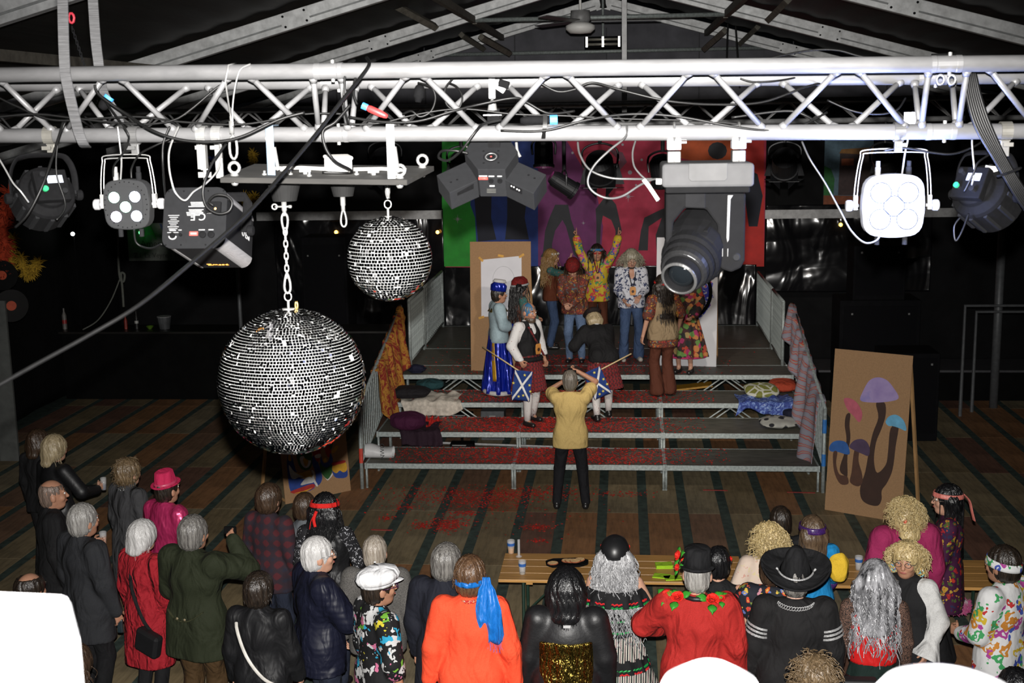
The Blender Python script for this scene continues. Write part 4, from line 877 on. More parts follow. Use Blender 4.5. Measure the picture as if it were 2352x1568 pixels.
# left chain from chord to plate
xL=fx(534,YM-.03,300); g=MB(); q=onpl(.055,.12,.055); top=V(xL,YM-.032,zl(xL)+.05)
link(g,q+V(0,0,.035),V(1,0,0),.036,.0125,.0045); g.build('quick_link',STEEL,t,world=True,smooth=True)
g=MB(); g.tube([q+V(0,0,.07),V(q.x,q.y-.01,zl(xL)+.06)],.004,6); g.box((q+V(0,-.006,.10)),(.012,.012,.04)); 
g.tube([V(q.x,q.y-.01,zl(xL)+.06),V(q.x+.008,YF-.028,zf(q.x)-.03),V(q.x+.02,YF-.027,zf(q.x)+.02),V(q.x+.03,YF+.02,zf(q.x)+.028)],.003,6); g.build('steel_rope',STEEL,t,world=True,smooth=True)
# ------------------------------------------------------------------ mirror balls
GROUT=mat('ball_grout_white',(.32,.325,.32),.6,0,.08,30)
m,n,b=_nt('mirror_glass'); b.inputs['Base Color'].default_value=(.80,.80,.80,1); b.inputs['Metallic'].default_value=1; b.inputs['Roughness'].default_value=.03
a=noise(n,texco(n),260,1); n.links.new(ramp(n,a.outputs[0],[(.3,(.62,.62,.62)),(.7,(.86,.86,.86))]),b.inputs['Base Color']); MIR=m
def mirror_ball(label,px,py,d,R,rows,jit,seed,chain_top,chain):
    c=AD(px,py,d); t=thing('mirror_ball',label,'mirror ball',c); r=np.random.default_rng(seed)
    g=MB(); g.grid(lambda u,v:(R*.996*math.cos(2*math.pi*u)*math.sin(math.pi*v),R*.996*math.sin(2*math.pi*u)*math.sin(math.pi*v),R*.996*math.cos(math.pi*v)),64,33,wrap=True); g.build('ball_core',GROUT,t,smooth=True)
    vs=[];fs=[]; dz=math.pi/rows
    miss=[(r.uniform(0,6.28),r.uniform(.8,2.2),r.uniform(.02,.06)) for _ in range(10)]
    for i in range(rows):
        th=(i+.5)*dz; sr=math.sin(th); nc=max(6,int(round(2*math.pi*sr/dz))); off=r.random()
        hh=dz*R*.5*.87
        for j in range(nc):
            ph=2*math.pi*(j+off)/nc
            if any((abs((ph-a+math.pi)%(2*math.pi)-math.pi)*sr<w_ and abs(th-b_)<w_) and r.random()<.8 for a,b_,w_ in miss): continue
            nn=np.array([math.cos(ph)*sr,math.sin(ph)*sr,math.cos(th)]); e1=np.array([-math.sin(ph),math.cos(ph),0]); e2=np.cross(nn,e1)
            q_=r.random(); n2=nn+e1*r.normal(0,.014 if q_<.12 else (.42 if q_<.22 else jit))+e2*r.normal(0,.42 if q_<.12 else (.014 if q_<.22 else jit)); n2/=np.linalg.norm(n2); e1b=e1-n2*np.dot(e1,n2); e1b/=np.linalg.norm(e1b); e2b=np.cross(n2,e1b)
            ww=math.pi*R*sr/nc*.90; cc=nn*R*1.002; k=len(vs)
            for sa,sb in((-1,-1),(1,-1),(1,1),(-1,1)): vs.append(tuple(cc+e1b*ww*sa+e2b*hh*sb))
            for sa,sb in((-1,-1),(1,-1),(1,1),(-1,1)): vs.append(tuple(cc-n2*R*.02+e1b*ww*sa+e2b*hh*sb))
            fs+= [(k,k+1,k+2,k+3),(k,k+4,k+5,k+1),(k+1,k+5,k+6,k+2),(k+2,k+6,k+7,k+3),(k+3,k+7,k+4,k)]
    g=MB(); g.v=vs; g.f=fs; g.mi=[0]*len(fs); o=g.build('mirror_tiles',MIR,t); o['kind']='stuff'
    g=MB(); g.lathe([(R*.09,R*.995),(R*.085,R*1.01),(0,R*1.012)],16); g.tube([(0,0,R),(0,0,R+.03)],.0045,8); g.build('top_cap',STEEL,t,smooth=True)
    # suspension
    a=chain_top-c; bz=V(0,0,R+.03); k=MB(); link(k,bz+V(0,0,.012),V(1,0,0),.014,.012,.0025); k.build('ring',STEEL,t,smooth=True)
    top=V(a.x,a.y,a.z); lo_=bz+V(0,0,.024); d_=(top-lo_); Lc=d_.length; dn=d_.normalized()
    if chain:
        k=MB(); carab(k,lo_+dn*.034,.034,.013,.0042,dn,True); k.build('lower_carabiner',STEEL,t,smooth=True)
        k=MB(); carab(k,lo_+dn*(Lc-.045),.034,.013,.0042,dn); k.build('upper_carabiner',STEEL,t,smooth=True)
        p0=.064; p1=Lc-.075; nl=max(3,int((p1-p0)/.021)); 
        for i in range(nl+1):
            k=MB(); link(k,lo_+dn*(p0+(p1-p0)*i/nl),V(1,0,0) if i%2 else V(0,1,0),.0135,.0065,.0025); k.build('chain_link',STEEL,t,smooth=True)
        k=MB(); k.tube([lo_+dn*(Lc-.012),top+V(0,0,.05)],.006,8); k.build('shackle_rod',STEEL,t,smooth=True)
    else:
        k=MB(); carab(k,lo_+dn*(Lc*.45),.022,.008,.0028,dn); k.build('carabiner',STEEL,t,smooth=True)
        for i in range(3):
            k=MB(); link(k,lo_+dn*(Lc*.78+i*.012),V(1,0,0) if i%2 else V(0,1,0),.009,.004,.0018); k.build('chain_link',STEEL,t,smooth=True)
        k=MB(); k.tube([lo_+dn*(Lc*.9),top+V(0,0,.02)],.003,6); k.build('shackle_rod',STEEL,t,smooth=True)
    return t
bb=AD(671,875,4.29); Rb=.2505
tb=mirror_ball('big mirror ball hanging on a long chain','671' and 671,875,4.29,Rb,74,.022,3,V(b1.x,b1.y,b1.z-.03),True)
g=MB(); g.tube([V(.028+.004*math.cos(a*.63)*1,0,Rb+.012+.014*math.sin(a*.63)) for a in range(10)],.003,6,closed=True); g.build('brass_ring',mat('brass',(.6,.42,.15),.3,.8),tb,smooth=True)
mirror_ball('small mirror ball hanging right behind the big one',895,594,4.42,.1495,40,.024,5,V(b3.x,b3.y,b3.z-.0),False)
# ------------------------------------------------------------------ three armed derby effect light
c0=AD(1132,385,4.1); t=thing('derby_effect_light','dark grey three armed effect light with red display under the truss','stage light',c0)
n_=V(0,-.60,.80); DGM=mat('derby_charcoal',(.0095,.0098,.0108),.85,0,.08,60,spec=.12)
o1=AD(1132,350,4.12); o2=o1-n_*.043
def crop(x,y): return (960+x/6.19,310+y/6.19)
def face(pts,o): return [AP(*crop(x,y),o,n_) for x,y in pts]
hexp=face([(740,85),(1320,85),(1420,235),(1240,490),(850,490),(660,245)],o1)
g=MB(); g.solid(hexp,-n_*.115); g.build('centre_housing',DGM,t,world=True,bevel=.0015)
la=face([(265,570),(690,375),(848,640),(450,822)],o2); g=MB(); g.solid(la,-n_*.072); g.build('arm',DGM,t,world=True,bevel=.0015)
ra=face([(1240,637),(1410,375),(1822,560),(1642,832)],o2); g=MB(); g.solid(ra,-n_*.072); g.build('arm',DGM,t,world=True,bevel=.0015)
fc=face([(1040,312)],o1)[0]; Mf=aim(fc,n_)
for r in (.018,.025): g=MB(); g.tube([Mf@V(r*math.cos(k*.314),r*math.sin(k*.314),.001) for k in range(20)],.0012,5,closed=True); g.build('fan_ring',STEEL if r<.02 else BLACKP,t,world=True,smooth=True)
g=MB(); g.lathe([(.012,0),(.01,.002),(0,.0022)],16,Mf); fh=g.build('fan_hub',BLACKP,t,world=True)
g=MB(); g.lathe([(.0035,.002),(0,.0045)],10,Mf); g.build('red_dot',PRINTR,t,world=True)
for (x,y) in ((933,232),(1143,228),(935,400),(1145,396)):
    g=MB(); g.lathe([(.004,0),(.003,.002),(0,.002)],8,aim(face([(x,y)],o1)[0],n_)); g.build('screw',BLACKP,t,world=True)
fn_=(hexp[4]-hexp[3]).cross(n_).normalized(); fn_=fn_ if fn_.y<0 else -fn_
ff=lambda x,y,h=.0012: AP(*crop(x,y),hexp[3],fn_)+fn_*h
def plate(nm,x0,y0,x1,y1,m): g=MB(); g.solid([ff(x0,y0),ff(x1,y0),ff(x1,y1),ff(x0,y1)],fn_*-.001); g.build(nm,m,t,world=True)
plate('label_text',868,574,985,590,PRINTW); plate('red_display',862,598,992,632,PRINTR); plate('display_digits',885,612,960,622,PRINTW); plate('label_text',1003,577,1085,592,PRINTW); plate('label_text',1128,577,1194,592,PRINTW); plate('label_text',1018,713,1090,732,PRINTW)
for k in range(3): plate('vent_slot',980,765+k*22,1108,774+k*22,mat('vent_bright',(.05,.05,.045),.5))
for x in(1040,1165):
    g=MB(); g.lathe([(.0085,0),(.0085,.004),(.006,.0045),(0,.003)],14,aim(ff(x,645),fn_)); g.build('xlr_socket',BLACKP,t,world=True)
rn=(ra[3]-ra[0]).cross(n_).normalized(); rn=rn if rn.y<0 else -rn
rf=lambda x,y,h=.0012: AP(*crop(x,y),ra[0],rn)+rn*h
g=MB(); g.solid([rf(1310,690),rf(1480,770),rf(1480,838),rf(1310,765)],rn*-.001); g.build('socket_panel',BLACKP,t,world=True)
for x,y in ((1335,720),(1370,735),(1415,765),(1445,780)):
    g=MB(); g.lathe([(.003,0),(.003,.002)],8,aim(rf(x,y,.0015),rn)); g.build('socket_pin',PRINTW,t,world=True)
g=text_mb('EUROLITE',.006,frame(rf(1472,805,.002),(ra[3]-ra[0]).normalized().cross(rn)*-1,(ra[3]-ra[0]).normalized(),rn)) if False else MB()
ln_=(la[3]-la[2]).cross(n_).normalized(); ln_=ln_ if ln_.y<0 else -ln_
lf=lambda x,y,h=.0012: AP(*crop(x,y),la[2],ln_)+ln_*h
g=MB(); g.solid([lf(560,820),lf(790,690),lf(790,760),lf(560,860)],ln_*-.001); g.build('socket_panel',BLACKP,t,world=True)
for (x,y) in ((470,672),(558,635)): g=MB(); g.lathe([(.004,0),(.004,.001)],8,aim(face([(x,y)],o2)[0],n_)); g.build('screw_hole',BLACKP,t,world=True)
for (x,y) in ((1572,570),(1658,615)): g=MB(); g.lathe([(.004,0),(.004,.001)],8,aim(face([(x,y)],o2)[0],n_)); g.build('screw_hole',BLACKP,t,world=True)
g=MB(); g.box((c0.x,4.17,c0.z+.09),(.04,.012,.2)); g.build('hanger',BLACKP,t,world=True)
g=MB(); q=face([(1420,235)],o1)[0]; g.tube(spline([AD(1186,326,4.15),AD(1188,345,4.14),AD(1195,360,4.13)],5),.005,6); g.build('safety_hook',STEEL,t,world=True,smooth=True)
# ------------------------------------------------------------------ moving head
c=AD(1620,398,4.03); t=thing('moving_head','big black moving head spotlight hanging from two clamps','stage light',c)
HB=mat('moving_head_black',(.0042,.0042,.0046),.8,0,.12,30,.02,spec=.06); BASEG=mat('moving_head_base_grey',(.05,.05,.0515),.75,.05,.1,15,.03,spec=.15)
g=MB(); g.prism(rrect(.285,.074,.012),.13,None,t0=-.13); g.build('base',BASEG,t,bevel=.008)
g=MB(); g.prism(rrect(.262,.02,.006),.11,Matrix.Translation((0,0,-.046)),t0=-.12); g.build('base_underside',HB,t,bevel=.004)
g=MB(); g.prism([(-.06,.037),(-.06,-.01),(-.052,-.018),(.052,-.018),(.06,-.01),(.06,.037)],-.134,None,t0=-.129); g.build('handle_recess',mat('recess_grey',(.06,.06,.061),.75,.05,.1,15,spec=.15),t,bevel=.002)
for px in(1548,1695):
    x=AD(px,360,4.0).x-c.x
    g=MB(); g.box((x,-.02,.055),(.042,.06,.036)); cb=g.build('clamp_block',mat('clamp_steel',(.10,.10,.098),.45,.3),t,bevel=.003)
    g=MB(); g.box((x,-.02,.095),(.044,.062,.035)); g.build('clamp_jaw',mat('clamp_bright',(.8,.8,.85),.4,.2),t,bevel=.003)
    g=MB(); g.tube([(x,YM-c.y+.031*math.cos(a),zl(c.x+x)-c.z+.031*math.sin(a)) for a in np.linspace(-2.6,2.6,16)],.004,6); g.build('clamp_hook',mat('clamp_steel',(.4,.4,.39)),t)
    g=MB(); g.tube([(x+.02,-.03,.1),(x+.04,-.03,.1)],.004,8); g.build('clamp_bolt',STEEL,t)
    g=MB(); g.lathe([(.012,0),(.009,.012),(0,.013)],12,Matrix.Translation((x,-.052,.052))@Matrix.Rotation(math.pi/2,4,'X')); g.build('wing_nut',STEEL,t)
k=1/713
def mp(x,y): return ((1490+x/4.126-1620)*k,(398-(310+y/4.126))*k)
g=MB(); g.lathe([(.045,-.055),(.045,-.045)],24); g.build('pan_bearing',STEEL,t)
yoke=[mp(160,535),mp(340,522),mp(530,530),mp(905,545),mp(905,1180),mp(870,1250),mp(780,1290),mp(690,1260),mp(650,1190),mp(645,840),mp(535,690),mp(340,680),mp(235,810),mp(225,960),mp(200,1010),mp(160,1010)]
g=MB(); g.prism(yoke,.09,None,t0=-.05); g.build('yoke',HB,t,bevel=.008)
g=MB(); g.prism([mp(340,540),mp(530,540),mp(530,680),mp(340,670)],-.056,None,t0=-.05); g.build('yoke_cover',mat('cover_black',(.006,.006,.0065),.85,spec=.1),t,bevel=.003)
for pts in ([(735,560),(790,560),(765,600),(755,980),(738,1010),(728,960)],[(690,1060),(700,1060),(700,1140),(690,1140)],[(738,1060),(750,1060),(748,1140),(738,1140)]):
    g=MB(); g.prism([mp(*p) for p in pts],-.054,None,t0=-.05); g.build('yoke_ridge',mat('ridge_grey',(.04,.04,.04),.4,.3),t,bevel=.001)
g=MB(); g.lathe([(.0,.006),(.010,.006),(.014,.0)],18,Matrix.Translation((mp(825,1145)[0],-.05,mp(825,1145)[1]))@Matrix.Rotation(math.pi/2,4,'X')); g.build('tilt_pivot',DARKM,t)
# the head: rings and body along its axis
hc=V(mp(470,1080)[0],.02,mp(470,1080)[1]); lens=V(mp(255,1345)[0],-.15,mp(255,1345)[1]); hd=(lens-hc).normalized(); Mh=aim(hc,hd); Lh=(lens-hc).length
body=[]
g=MB(); nn=16
def ring_oct(r,z,sq): 
    return [Mh@V(r*sq*math.copysign(abs(math.cos(a))**.75,math.cos(a)),r*math.copysign(abs(math.sin(a))**.75,math.sin(a)),z) for a in (np.arange(nn)+.5)*2*math.pi/nn]
rings=[(.045,-.185),(.08,-.17),(.096,-.11),(.102,-.02),(.100,.02),(.093,.062)]
vs=[];fs=[]
for i,(r,z) in enumerate(rings): vs+=ring_oct(r,z,1.02)
for i in range(len(rings)-1):
    for j in range(nn): fs.append((i*nn+j,i*nn+(j+1)%nn,(i+1)*nn+(j+1)%nn,(i+1)*nn+j))
fs.append(tuple(range(nn-1,-1,-1))); fs.append(tuple(range((len(rings)-1)*nn,len(rings)*nn)))
g.add(vs,fs); g.build('head',HB,t,bevel=.006)
def hr(nm,prof,m,par=None,nseg=32): g=MB(); g.lathe([(r_*1.22,z_*1.2) for r_,z_ in prof],nseg,Mh,caps=False); return g.build(nm,m,t,smooth=False,bevel=.0015)
hr('head_collar',[(.080,.035),(.080,.062),(.074,.072)],HB); hr('head_collar',[(.072,.066),(.072,.088),(.066,.096)],HB); hr('lens_ring',[(.064,.09),(.064,.115),(.058,.124),(.052,.124)],mat('lens_ring_grey',(.012,.012,.0125),.3,.3))
hr('lens_barrel',[(.052,.12),(.050,.15),(.044,.156),(.040,.15),(.036,.128)],HB); hr('lens_trim',[(.049,.1515),(.049,.1545),(.043,.158),(.041,.155)],mat('trim_grey',(.06,.06,.06),.3,.5))
g=MB(); g.lathe([(.047,.160),(.036,.172),(.02,.178),(0,.180)],28,Mh); g.build('lens',mat('lens_glass',(.004,.005,.006),.04,0,.1,5,spec=1.0,coat=1),t,smooth=True)
for a in (1.0,2.2,4.4,5.4):
    g=MB(); g.box((.100*math.cos(a),.100*math.sin(a),-.02),(.016,.016,.12),Mh@Matrix.Identity(4)); g.build('head_rib',HB,t,bevel=.003)
g=MB(); g.lathe([(.035,.0),(.03,.006),(0,.007)],20,frame(Mh@V(.0,-.101,.0),Mh.to_3x3()@V(1,0,0),Mh.to_3x3()@V(0,0,1),Mh.to_3x3()@V(0,-1,0))); g.build('vent_disc',BLACKP,t)
x,z=mp(90,418); g=MB(); g.box((x,-.1,z),(.018,.018,.018)); g.build('power_plug',WHITEP,t,bevel=.002)
# ------------------------------------------------------------------ straps on the left
STRP=mat('ribbed_grey_strap',(.085,.085,.088),.55,.1,.35,260,.3,(.05,.05,1))
def ribbon(name,label,pts,w,m,up=V(1,0,0),cat='strap',th=.004):
    P=spline(pts,6); mb=MB(); v=[]
    for p in P: v+= [p-up*w/2,p+up*w/2]
    mb.add(v,[(2*i,2*i+1,2*i+3,2*i+2) for i in range(len(P)-1)]); o=mb.build(name,m,thick=th); c=P[len(P)//2].copy(); o.data.transform(Matrix.Translation(-c)); o.location=c
    return tag(o,label,cat)
ribbon('ratchet_strap','ribbed grey strap wrapped round the truss, left one',[AD(143,-60,3.86),AD(146,80,3.86),AD(149,155,3.86),AD(152,180,3.86),AD(165,240,3.90),AD(180,300,3.96),AD(192,331,3.99),AD(198,338,4.06)],.0335,STRP)
ribbon('ratchet_strap','ribbed grey strap behind the truss, right one',[AD(210,-60,4.17),AD(219,80,4.17),AD(227,150,4.17),AD(228,175,4.2)],.034,STRP)
ribbon('ratchet_strap_end','short grey strap end folded inside the truss',[AD(232,185,4.15),AD(240,215,4.12),AD(255,240,4.1),AD(268,262,4.12),AD(275,280,4.14)],.03,STRP)
a=AD(163,30,5.2); t=thing('hoist_chain','thin black hoist chain with a red hook behind the left strap','chain',a)
for k in range(26): g=MB(); link(g,V(.0+.0032*k,0,-.012*k-.06),V(1,0,0) if k%2 else V(0,1,0),.009,.0045,.0018); g.build('chain_link',DARKM,t)
g=MB(); g.tube([V(.012*math.cos(q*.6),0,-.02+.02*math.sin(q*.6)) for q in range(10)],.006,6,closed=True); g.build('hook',mat('red_hook',(.45,.03,.05),.5),t,smooth=True)
# ------------------------------------------------------------------ cables
ncab=0
def cable(label,pts,r=.0034,m=BLACKR,d=3.97,name='cable',cat='cable'):
    P=[AD(p[0],p[1],p[2] if len(p)>2 else d) for p in pts]; P=spline(P,7); c=P[len(P)//2].copy(); mb=MB(); mb.tube([p-c for p in P],r,8); o=mb.build(name,m,smooth=True); o.location=c
    return tag(o,label,cat)
GC=mat('grey_cable_sheath',(.05,.05,.05),.4)
cable('thick black cable slanting across the left half in front of the lights',[(-40,905,2.85),(80,838,2.95),(200,772,3.05),(320,700,3.15),(440,603,3.3),(560,498,3.45),(640,410,3.6),(720,315,3.72),(790,225,3.8),(830,175,3.85),(848,148,3.88),(842,132,3.95)],.0058)
cable('black cable sagging from the left strap under the lower chord',[(218,195),(222,210),(240,228),(290,262),(350,300,3.94),(420,322,3.94),(500,325,3.94),(560,312,3.94),(640,275,3.94),(700,258,3.95)],.0048,BLACKR)
cable('black cable looping through the left truss bay',[(530,186),(500,200),(440,250),(400,275),(340,285),(250,280),(160,270),(80,262),(-20,270)],.0035,BLACKR,4.03)
cable('thin black cable along the inside of the left truss bay',[(-20,215),(40,245),(120,275),(220,272),(320,268),(420,280),(560,285),(700,262),(800,262)],.0034,BLACKR,4.05)
cable('black cable hanging in front of the far left par can',[(145,280,3.98),(130,330,3.95),(100,420,3.9),(65,490,3.9),(35,522,3.92)],.0042,BLACKR)
cable('thin cable hanging behind the far left par can',[(150,280,4.0),(133,330,4.0),(130,400,4.02),(150,470,4.03),(130,505,4.0)],.003,BLACKR)
cable('steel safety rope of the far left par can',[(-20,335,3.95),(10,385,3.94),(30,420,3.93),(48,440,3.93),(66,465,3.95)],.0028,STEEL)
cable('steel safety rope of the small LED par',[(270,290,3.99),(275,330,4.0),(279,370,4.02),(277,412,4.05)],.0028,STEEL)
cable('black lead of the small LED par',[(240,230,4.0),(290,300,3.96),(294,325,3.98),(280,355,4.0),(262,380,4.03),(260,405,4.05)],.0032,BLACKR)
cable('second black lead of the small LED par',[(400,315,4.0),(355,335,4.0),(320,355,4.02),(303,385,4.05),(302,410,4.06)],.0032,BLACKR)
cable('black lead under the small LED par with blue tape',[(308,528,4.06),(312,555,4.05),(328,567,4.05),(350,570,4.03),(372,560,4.0)],.0034,BLACKR)
cable('black cable down to the box effect light',[(390,290,3.97),(375,330,3.97),(374,380,3.98),(380,450,4.05)],.0035,BLACKR)
cable('steel safety rope of the box effect light',[(410,290,3.97),(390,340,3.93),(388,380,3.92),(395,420,3.92),(405,445,3.93),(425,460,3.93),(445,440,3.94),(472,422,3.98),(500,390,4.02),(508,350,4.05),(500,320,4.08)],.003,STEEL)
cable('black power cord looped on the rear of the box effect light',[(520,330,3.95),(490,370,3.92),(472,410,3.9),(466,445,3.9),(475,475,3.9),(500,490,3.9),(525,485,3.9),(533,465,3.9),(520,450,3.9),(495,448,3.9),(480,462,3.91),(490,472,3.92)],.0042,BLACKR)
cable('black cable looping onto the mirror ball plate',[(805,240,3.93),(770,280,3.92),(742,300,3.92),(748,340,3.93),(770,370,3.95),(805,390,4.02),(800,397,4.1),(740,396,4.1)],.0048,BLACKR)
cable('black cable bundle tied over the upper chord left of the middle',[(800,285,3.96),(790,240,3.92),(792,180,3.91),(800,145,3.92),(815,138,3.96)],.0042,BLACKR)
cable('second black loop over the upper chord left of the middle',[(820,240,3.96),(812,210,3.94),(820,170,3.91),(850,142,3.92),(862,138,3.97)],.0042,BLACKR)
cable('thin grey rope slung over the upper chord at the left',[(535,290,3.95),(534,250,3.94),(540,200,3.92),(552,160,3.91),(575,147,3.93)],.0026,STEEL)
cable('black cable curling beside the derby light',[(1152,275,3.97),(1110,285,3.95),(1090,305,3.93),(1060,345,3.95),(1030,368,4.0),(1008,362,4.03),(1015,347,4.06),(1045,346,4.08),(1075,352,4.08)],.0042,BLACKR)
cable('grey cable looping to the moving head, lower loop',[(1440,290,3.95),(1436,315,3.93),(1400,345,3.92),(1365,380,3.92),(1350,415,3.92),(1362,440,3.92),(1395,455,3.92),(1430,450,3.93),(1470,425,3.94),(1500,412,3.96),(1518,412,3.98)],.0036,GC)
cable('grey cable looping to the moving head, upper loop',[(1327,326,4.02),(1332,355,3.98),(1355,390,3.96),(1400,408,3.95),(1450,411,3.95),(1500,411,3.97)],.0034,GC)
cable('grey lead taped to the moving head plug',[(1460,322,4.02),(1453,350,4.0),(1456,380,3.98),(1470,400,3.97),(1490,420,3.96),(1512,462,3.95)],.003,GC)
cable('long black cable drooping along the right truss bays',[(1150,300,3.98),(1250,300,3.96),(1350,275,3.95),(1450,262,3.96),(1560,268,3.95),(1680,290,3.94),(1760,300,3.94),(1820,298,3.94),(1900,258,3.96)],.004,BLACKR)
cable('black cable over the right truss bays',[(1240,190,4.0),(1280,210,4.0),(1320,205,4.0),(1360,190,4.0),(1420,205,3.98),(1500,225,3.97),(1560,235,3.97),(1640,240,3.98),(1750,235,3.99),(1850,200,4.0),(1910,185,4.05)],.0038,BLACKR)
cable('black cable wound through the middle truss bay',[(800,268,3.98),(880,280,3.96),(960,278,3.95),(1040,255,3.95),(1100,240,3.97),(1180,225,3.97),(1210,235,3.99),(1260,260,4.0),(1320,255,4.02)],.004,BLACKR)
cable('thin black cable across the middle of the truss',[(780,285,4.0),(870,283,4.0),(960,262,4.0),(1060,250,4.0),(1180,262,4.0),(1300,266,4.0),(1440,273,4.0),(1600,277,4.0),(1700,285,4.0)],.0028,BLACKR)
cable('black ring of cable hanging in the middle bay',[(960,190,4.02),(990,200,4.0),(1000,225,4.0),(990,255,4.0),(965,268,4.0),(945,255,4.0),(925,262,4.02)],.0034,BLACKR)
cable('second black ring of cable in the middle bay',[(1040,180,4.03),(1022,205,4.02),(1026,240,4.02),(1050,252,4.02),(1062,225,4.02),(1050,200,4.03),(1030,190,4.05)],.0032,BLACKR)
cable('black cable drooping in the second right bay',[(1700,180,4.0),(1730,188,4.0),(1780,186,4.0),(1830,178,4.02)],.0032,BLACKR)
cable('black cable crossing behind the right truss bays',[(1680,270,4.0),(1800,255,3.99),(1850,265,3.98),(1900,298,3.95),(1960,313,3.94),(2040,310,3.94),(2100,295,3.94),(2135,288,3.95)],.0042,BLACKR)
cable('thin black cable in the right bay',[(1900,230,4.02),(1960,255,4.0),(2020,262,4.0),(2060,252,4.0),(2080,225,4.02)],.0032,BLACKR)
cable('grey lead running down to the blinding LED par',[(1842,325,4.02),(1860,365,4.0),(1895,420,4.0),(1930,485,4.0),(1955,530,4.0),(1985,557,4.0),(2012,553,4.0),(2024,535,4.02)],.003,GC)
cable('black lead sagging between the two right lights',[(2030,345,3.98),(2080,340,3.97),(2140,350,3.97),(2190,353,3.97),(2240,335,3.98),(2275,310,4.0)],.0036,BLACKR)
cable('steel safety rope of the blinding LED par',[(2082,290,3.97),(2085,320,3.97),(2079,350,3.98),(2074,385,4.0),(2070,412,4.02)],.003,STEEL)
cable('steel safety rope of the far right par can',[(2240,290,3.98),(2233,320,3.97),(2234,350,3.97),(2238,395,3.98),(2232,425,4.0)],.003,STEEL)
cable('black lead hanging below the far right par can',[(2205,500,4.05),(2192,520,4.05),(2195,553,4.05),(2210,530,4.05),(2225,490,4.06)],.0032,BLACKR)
cable('black lead curving to the far right par can',[(2300,340,3.98),(2250,370,3.96),(2235,400,3.96),(2215,440,3.98)],.0036,BLACKR)
cable('black cable arching over the upper chord at the right',[(1750,138,3.98),(1850,117,4.0),(1920,115,4.0),(1980,130,4.0),(2060,140,4.0)],.0034,BLACKR)
for i,(a,b) in enumerate(((230,10),(410,-12))): pass
# black wrapped cable bundle at the right
t=thing('cable_bundle','thick bundle of black cables hanging over the right truss joint','cable',AD(2230,180,3.88))
for k in range(7):
    o_=k*7-21; g=MB(); g.tube(spline([AD(2140+k*8,128+k*2,3.98),AD(2195+o_*.3,128-k,3.93),AD(2222+o_*.5,150,3.88),AD(2236+o_*.7,220,3.87),AD(2258+o_*.8,290,3.87),AD(2300+o_*.6,370,3.88),AD(2352+o_*.7,455,3.9),AD(2420+o_,540,3.95)],6),.0062,8); g.build('cable',BLACKR,t,world=True,smooth=True)
for px,py in ((2226,150),(2318,395)):
    g=MB(); p=AD(px,py,3.885); g.tube([p+V(.034*math.cos(a*.628),.012*math.sin(a*.628),.012*math.cos(a*.628)) for a in range(10)],.004,6,closed=True); g.build('cable_tie',BLACKP,t,world=True)
ribbon('tape_wrap','black tape hanging round the lower chord in the middle',[AD(1252,262,3.97),AD(1252,285,3.965),AD(1250,300,3.97),AD(1248,318,3.99)],.013,BLACKR,cat='tape',th=.002)
ribbon('tape_wrap','grey tape tail hanging below the moving head cable',[AD(1478,412,3.94),AD(1492,430,3.94),AD(1512,460,3.94)],.013,mat('grey_tape',(.16,.155,.14),.6),up=V(.8,0,.6),cat='tape',th=.002)
# cable connectors lying in the truss
def connector(label,p0,p1,r,m,band=None):
    a=AD(*p0); b=AD(*p1); t=thing('cable_connector',label,'connector',a); d=b-a
    g=MB(); g.lathe([(r*.5,0),(r*.8,d.length*.1),(r,d.length*.3),(r,d.length*.7),(r*.7,d.length*.8),(r*.5,d.length)],14,aim((0,0,0),d)); g.build('shell',m,t,smooth=True)
    if band: g=MB(); g.lathe([(r*.95,d.length*.8),(r*.95,d.length)],12,aim((0,0,0),d)); g.build('coloured_ring',band,t)
BLT=mat('bright_blue_tape',(.05,.3,.8),.5)
connector('black mains connector with blue tape inside the left truss bay',(232,250,4.05),(252,222,4.05),.017,BLACKP,BLT)
connector('red and black plug with blue ring in the middle of the truss',(890,268,3.95),(832,242,3.95),.011,mat('red_plug',(.5,.03,.03),.45),BLT)
connector('long black connector with blue ring on the lower chord',(1195,277,4.0),(1280,275,4.0),.016,BLACKP,BLT)
connector('black lamp plug hanging in the middle truss bay',(965,195,4.08),(960,235,4.08),.018,BLACKP)
c=AD(1130,200,4.1); t=thing('truss_hook','bright chrome hook clamp on the rear chord in the middle','clamp',c)
g=MB(); g.box((0,0,0),(.022,.012,.075)); g.box((.02,0,.012),(.045,.014,.02),Matrix.Rotation(.6,4,'Y')); g.build('hook_body',mat('bright_chrome_white',(.85,.85,.85),.3,.4),t,bevel=.003)
g=MB(); g.box((.035,-.0,.02),(.036,.02,.026),Matrix.Rotation(.3,4,'Y')); g.build('rubber_pad',BLACKP,t,bevel=.004)
g=MB(); g.lathe([(.016,-.075),(.012,-.05),(.004,-.04)],12); g.box((0,0,-.09),(.06,.01,.003)); g.build('wing_screw',STEEL,t)
g=MB(); p=AD(2093,272,4.02); g.lathe([(.023,-.02),(.023,.02),(.021,.02),(.021,-.018),(0,-.018)],20); o=g.build('white_label_roll',WHITEP,smooth=False); o.location=p; tag(o,'small white roll clipped in the truss above the blinding par','roll')
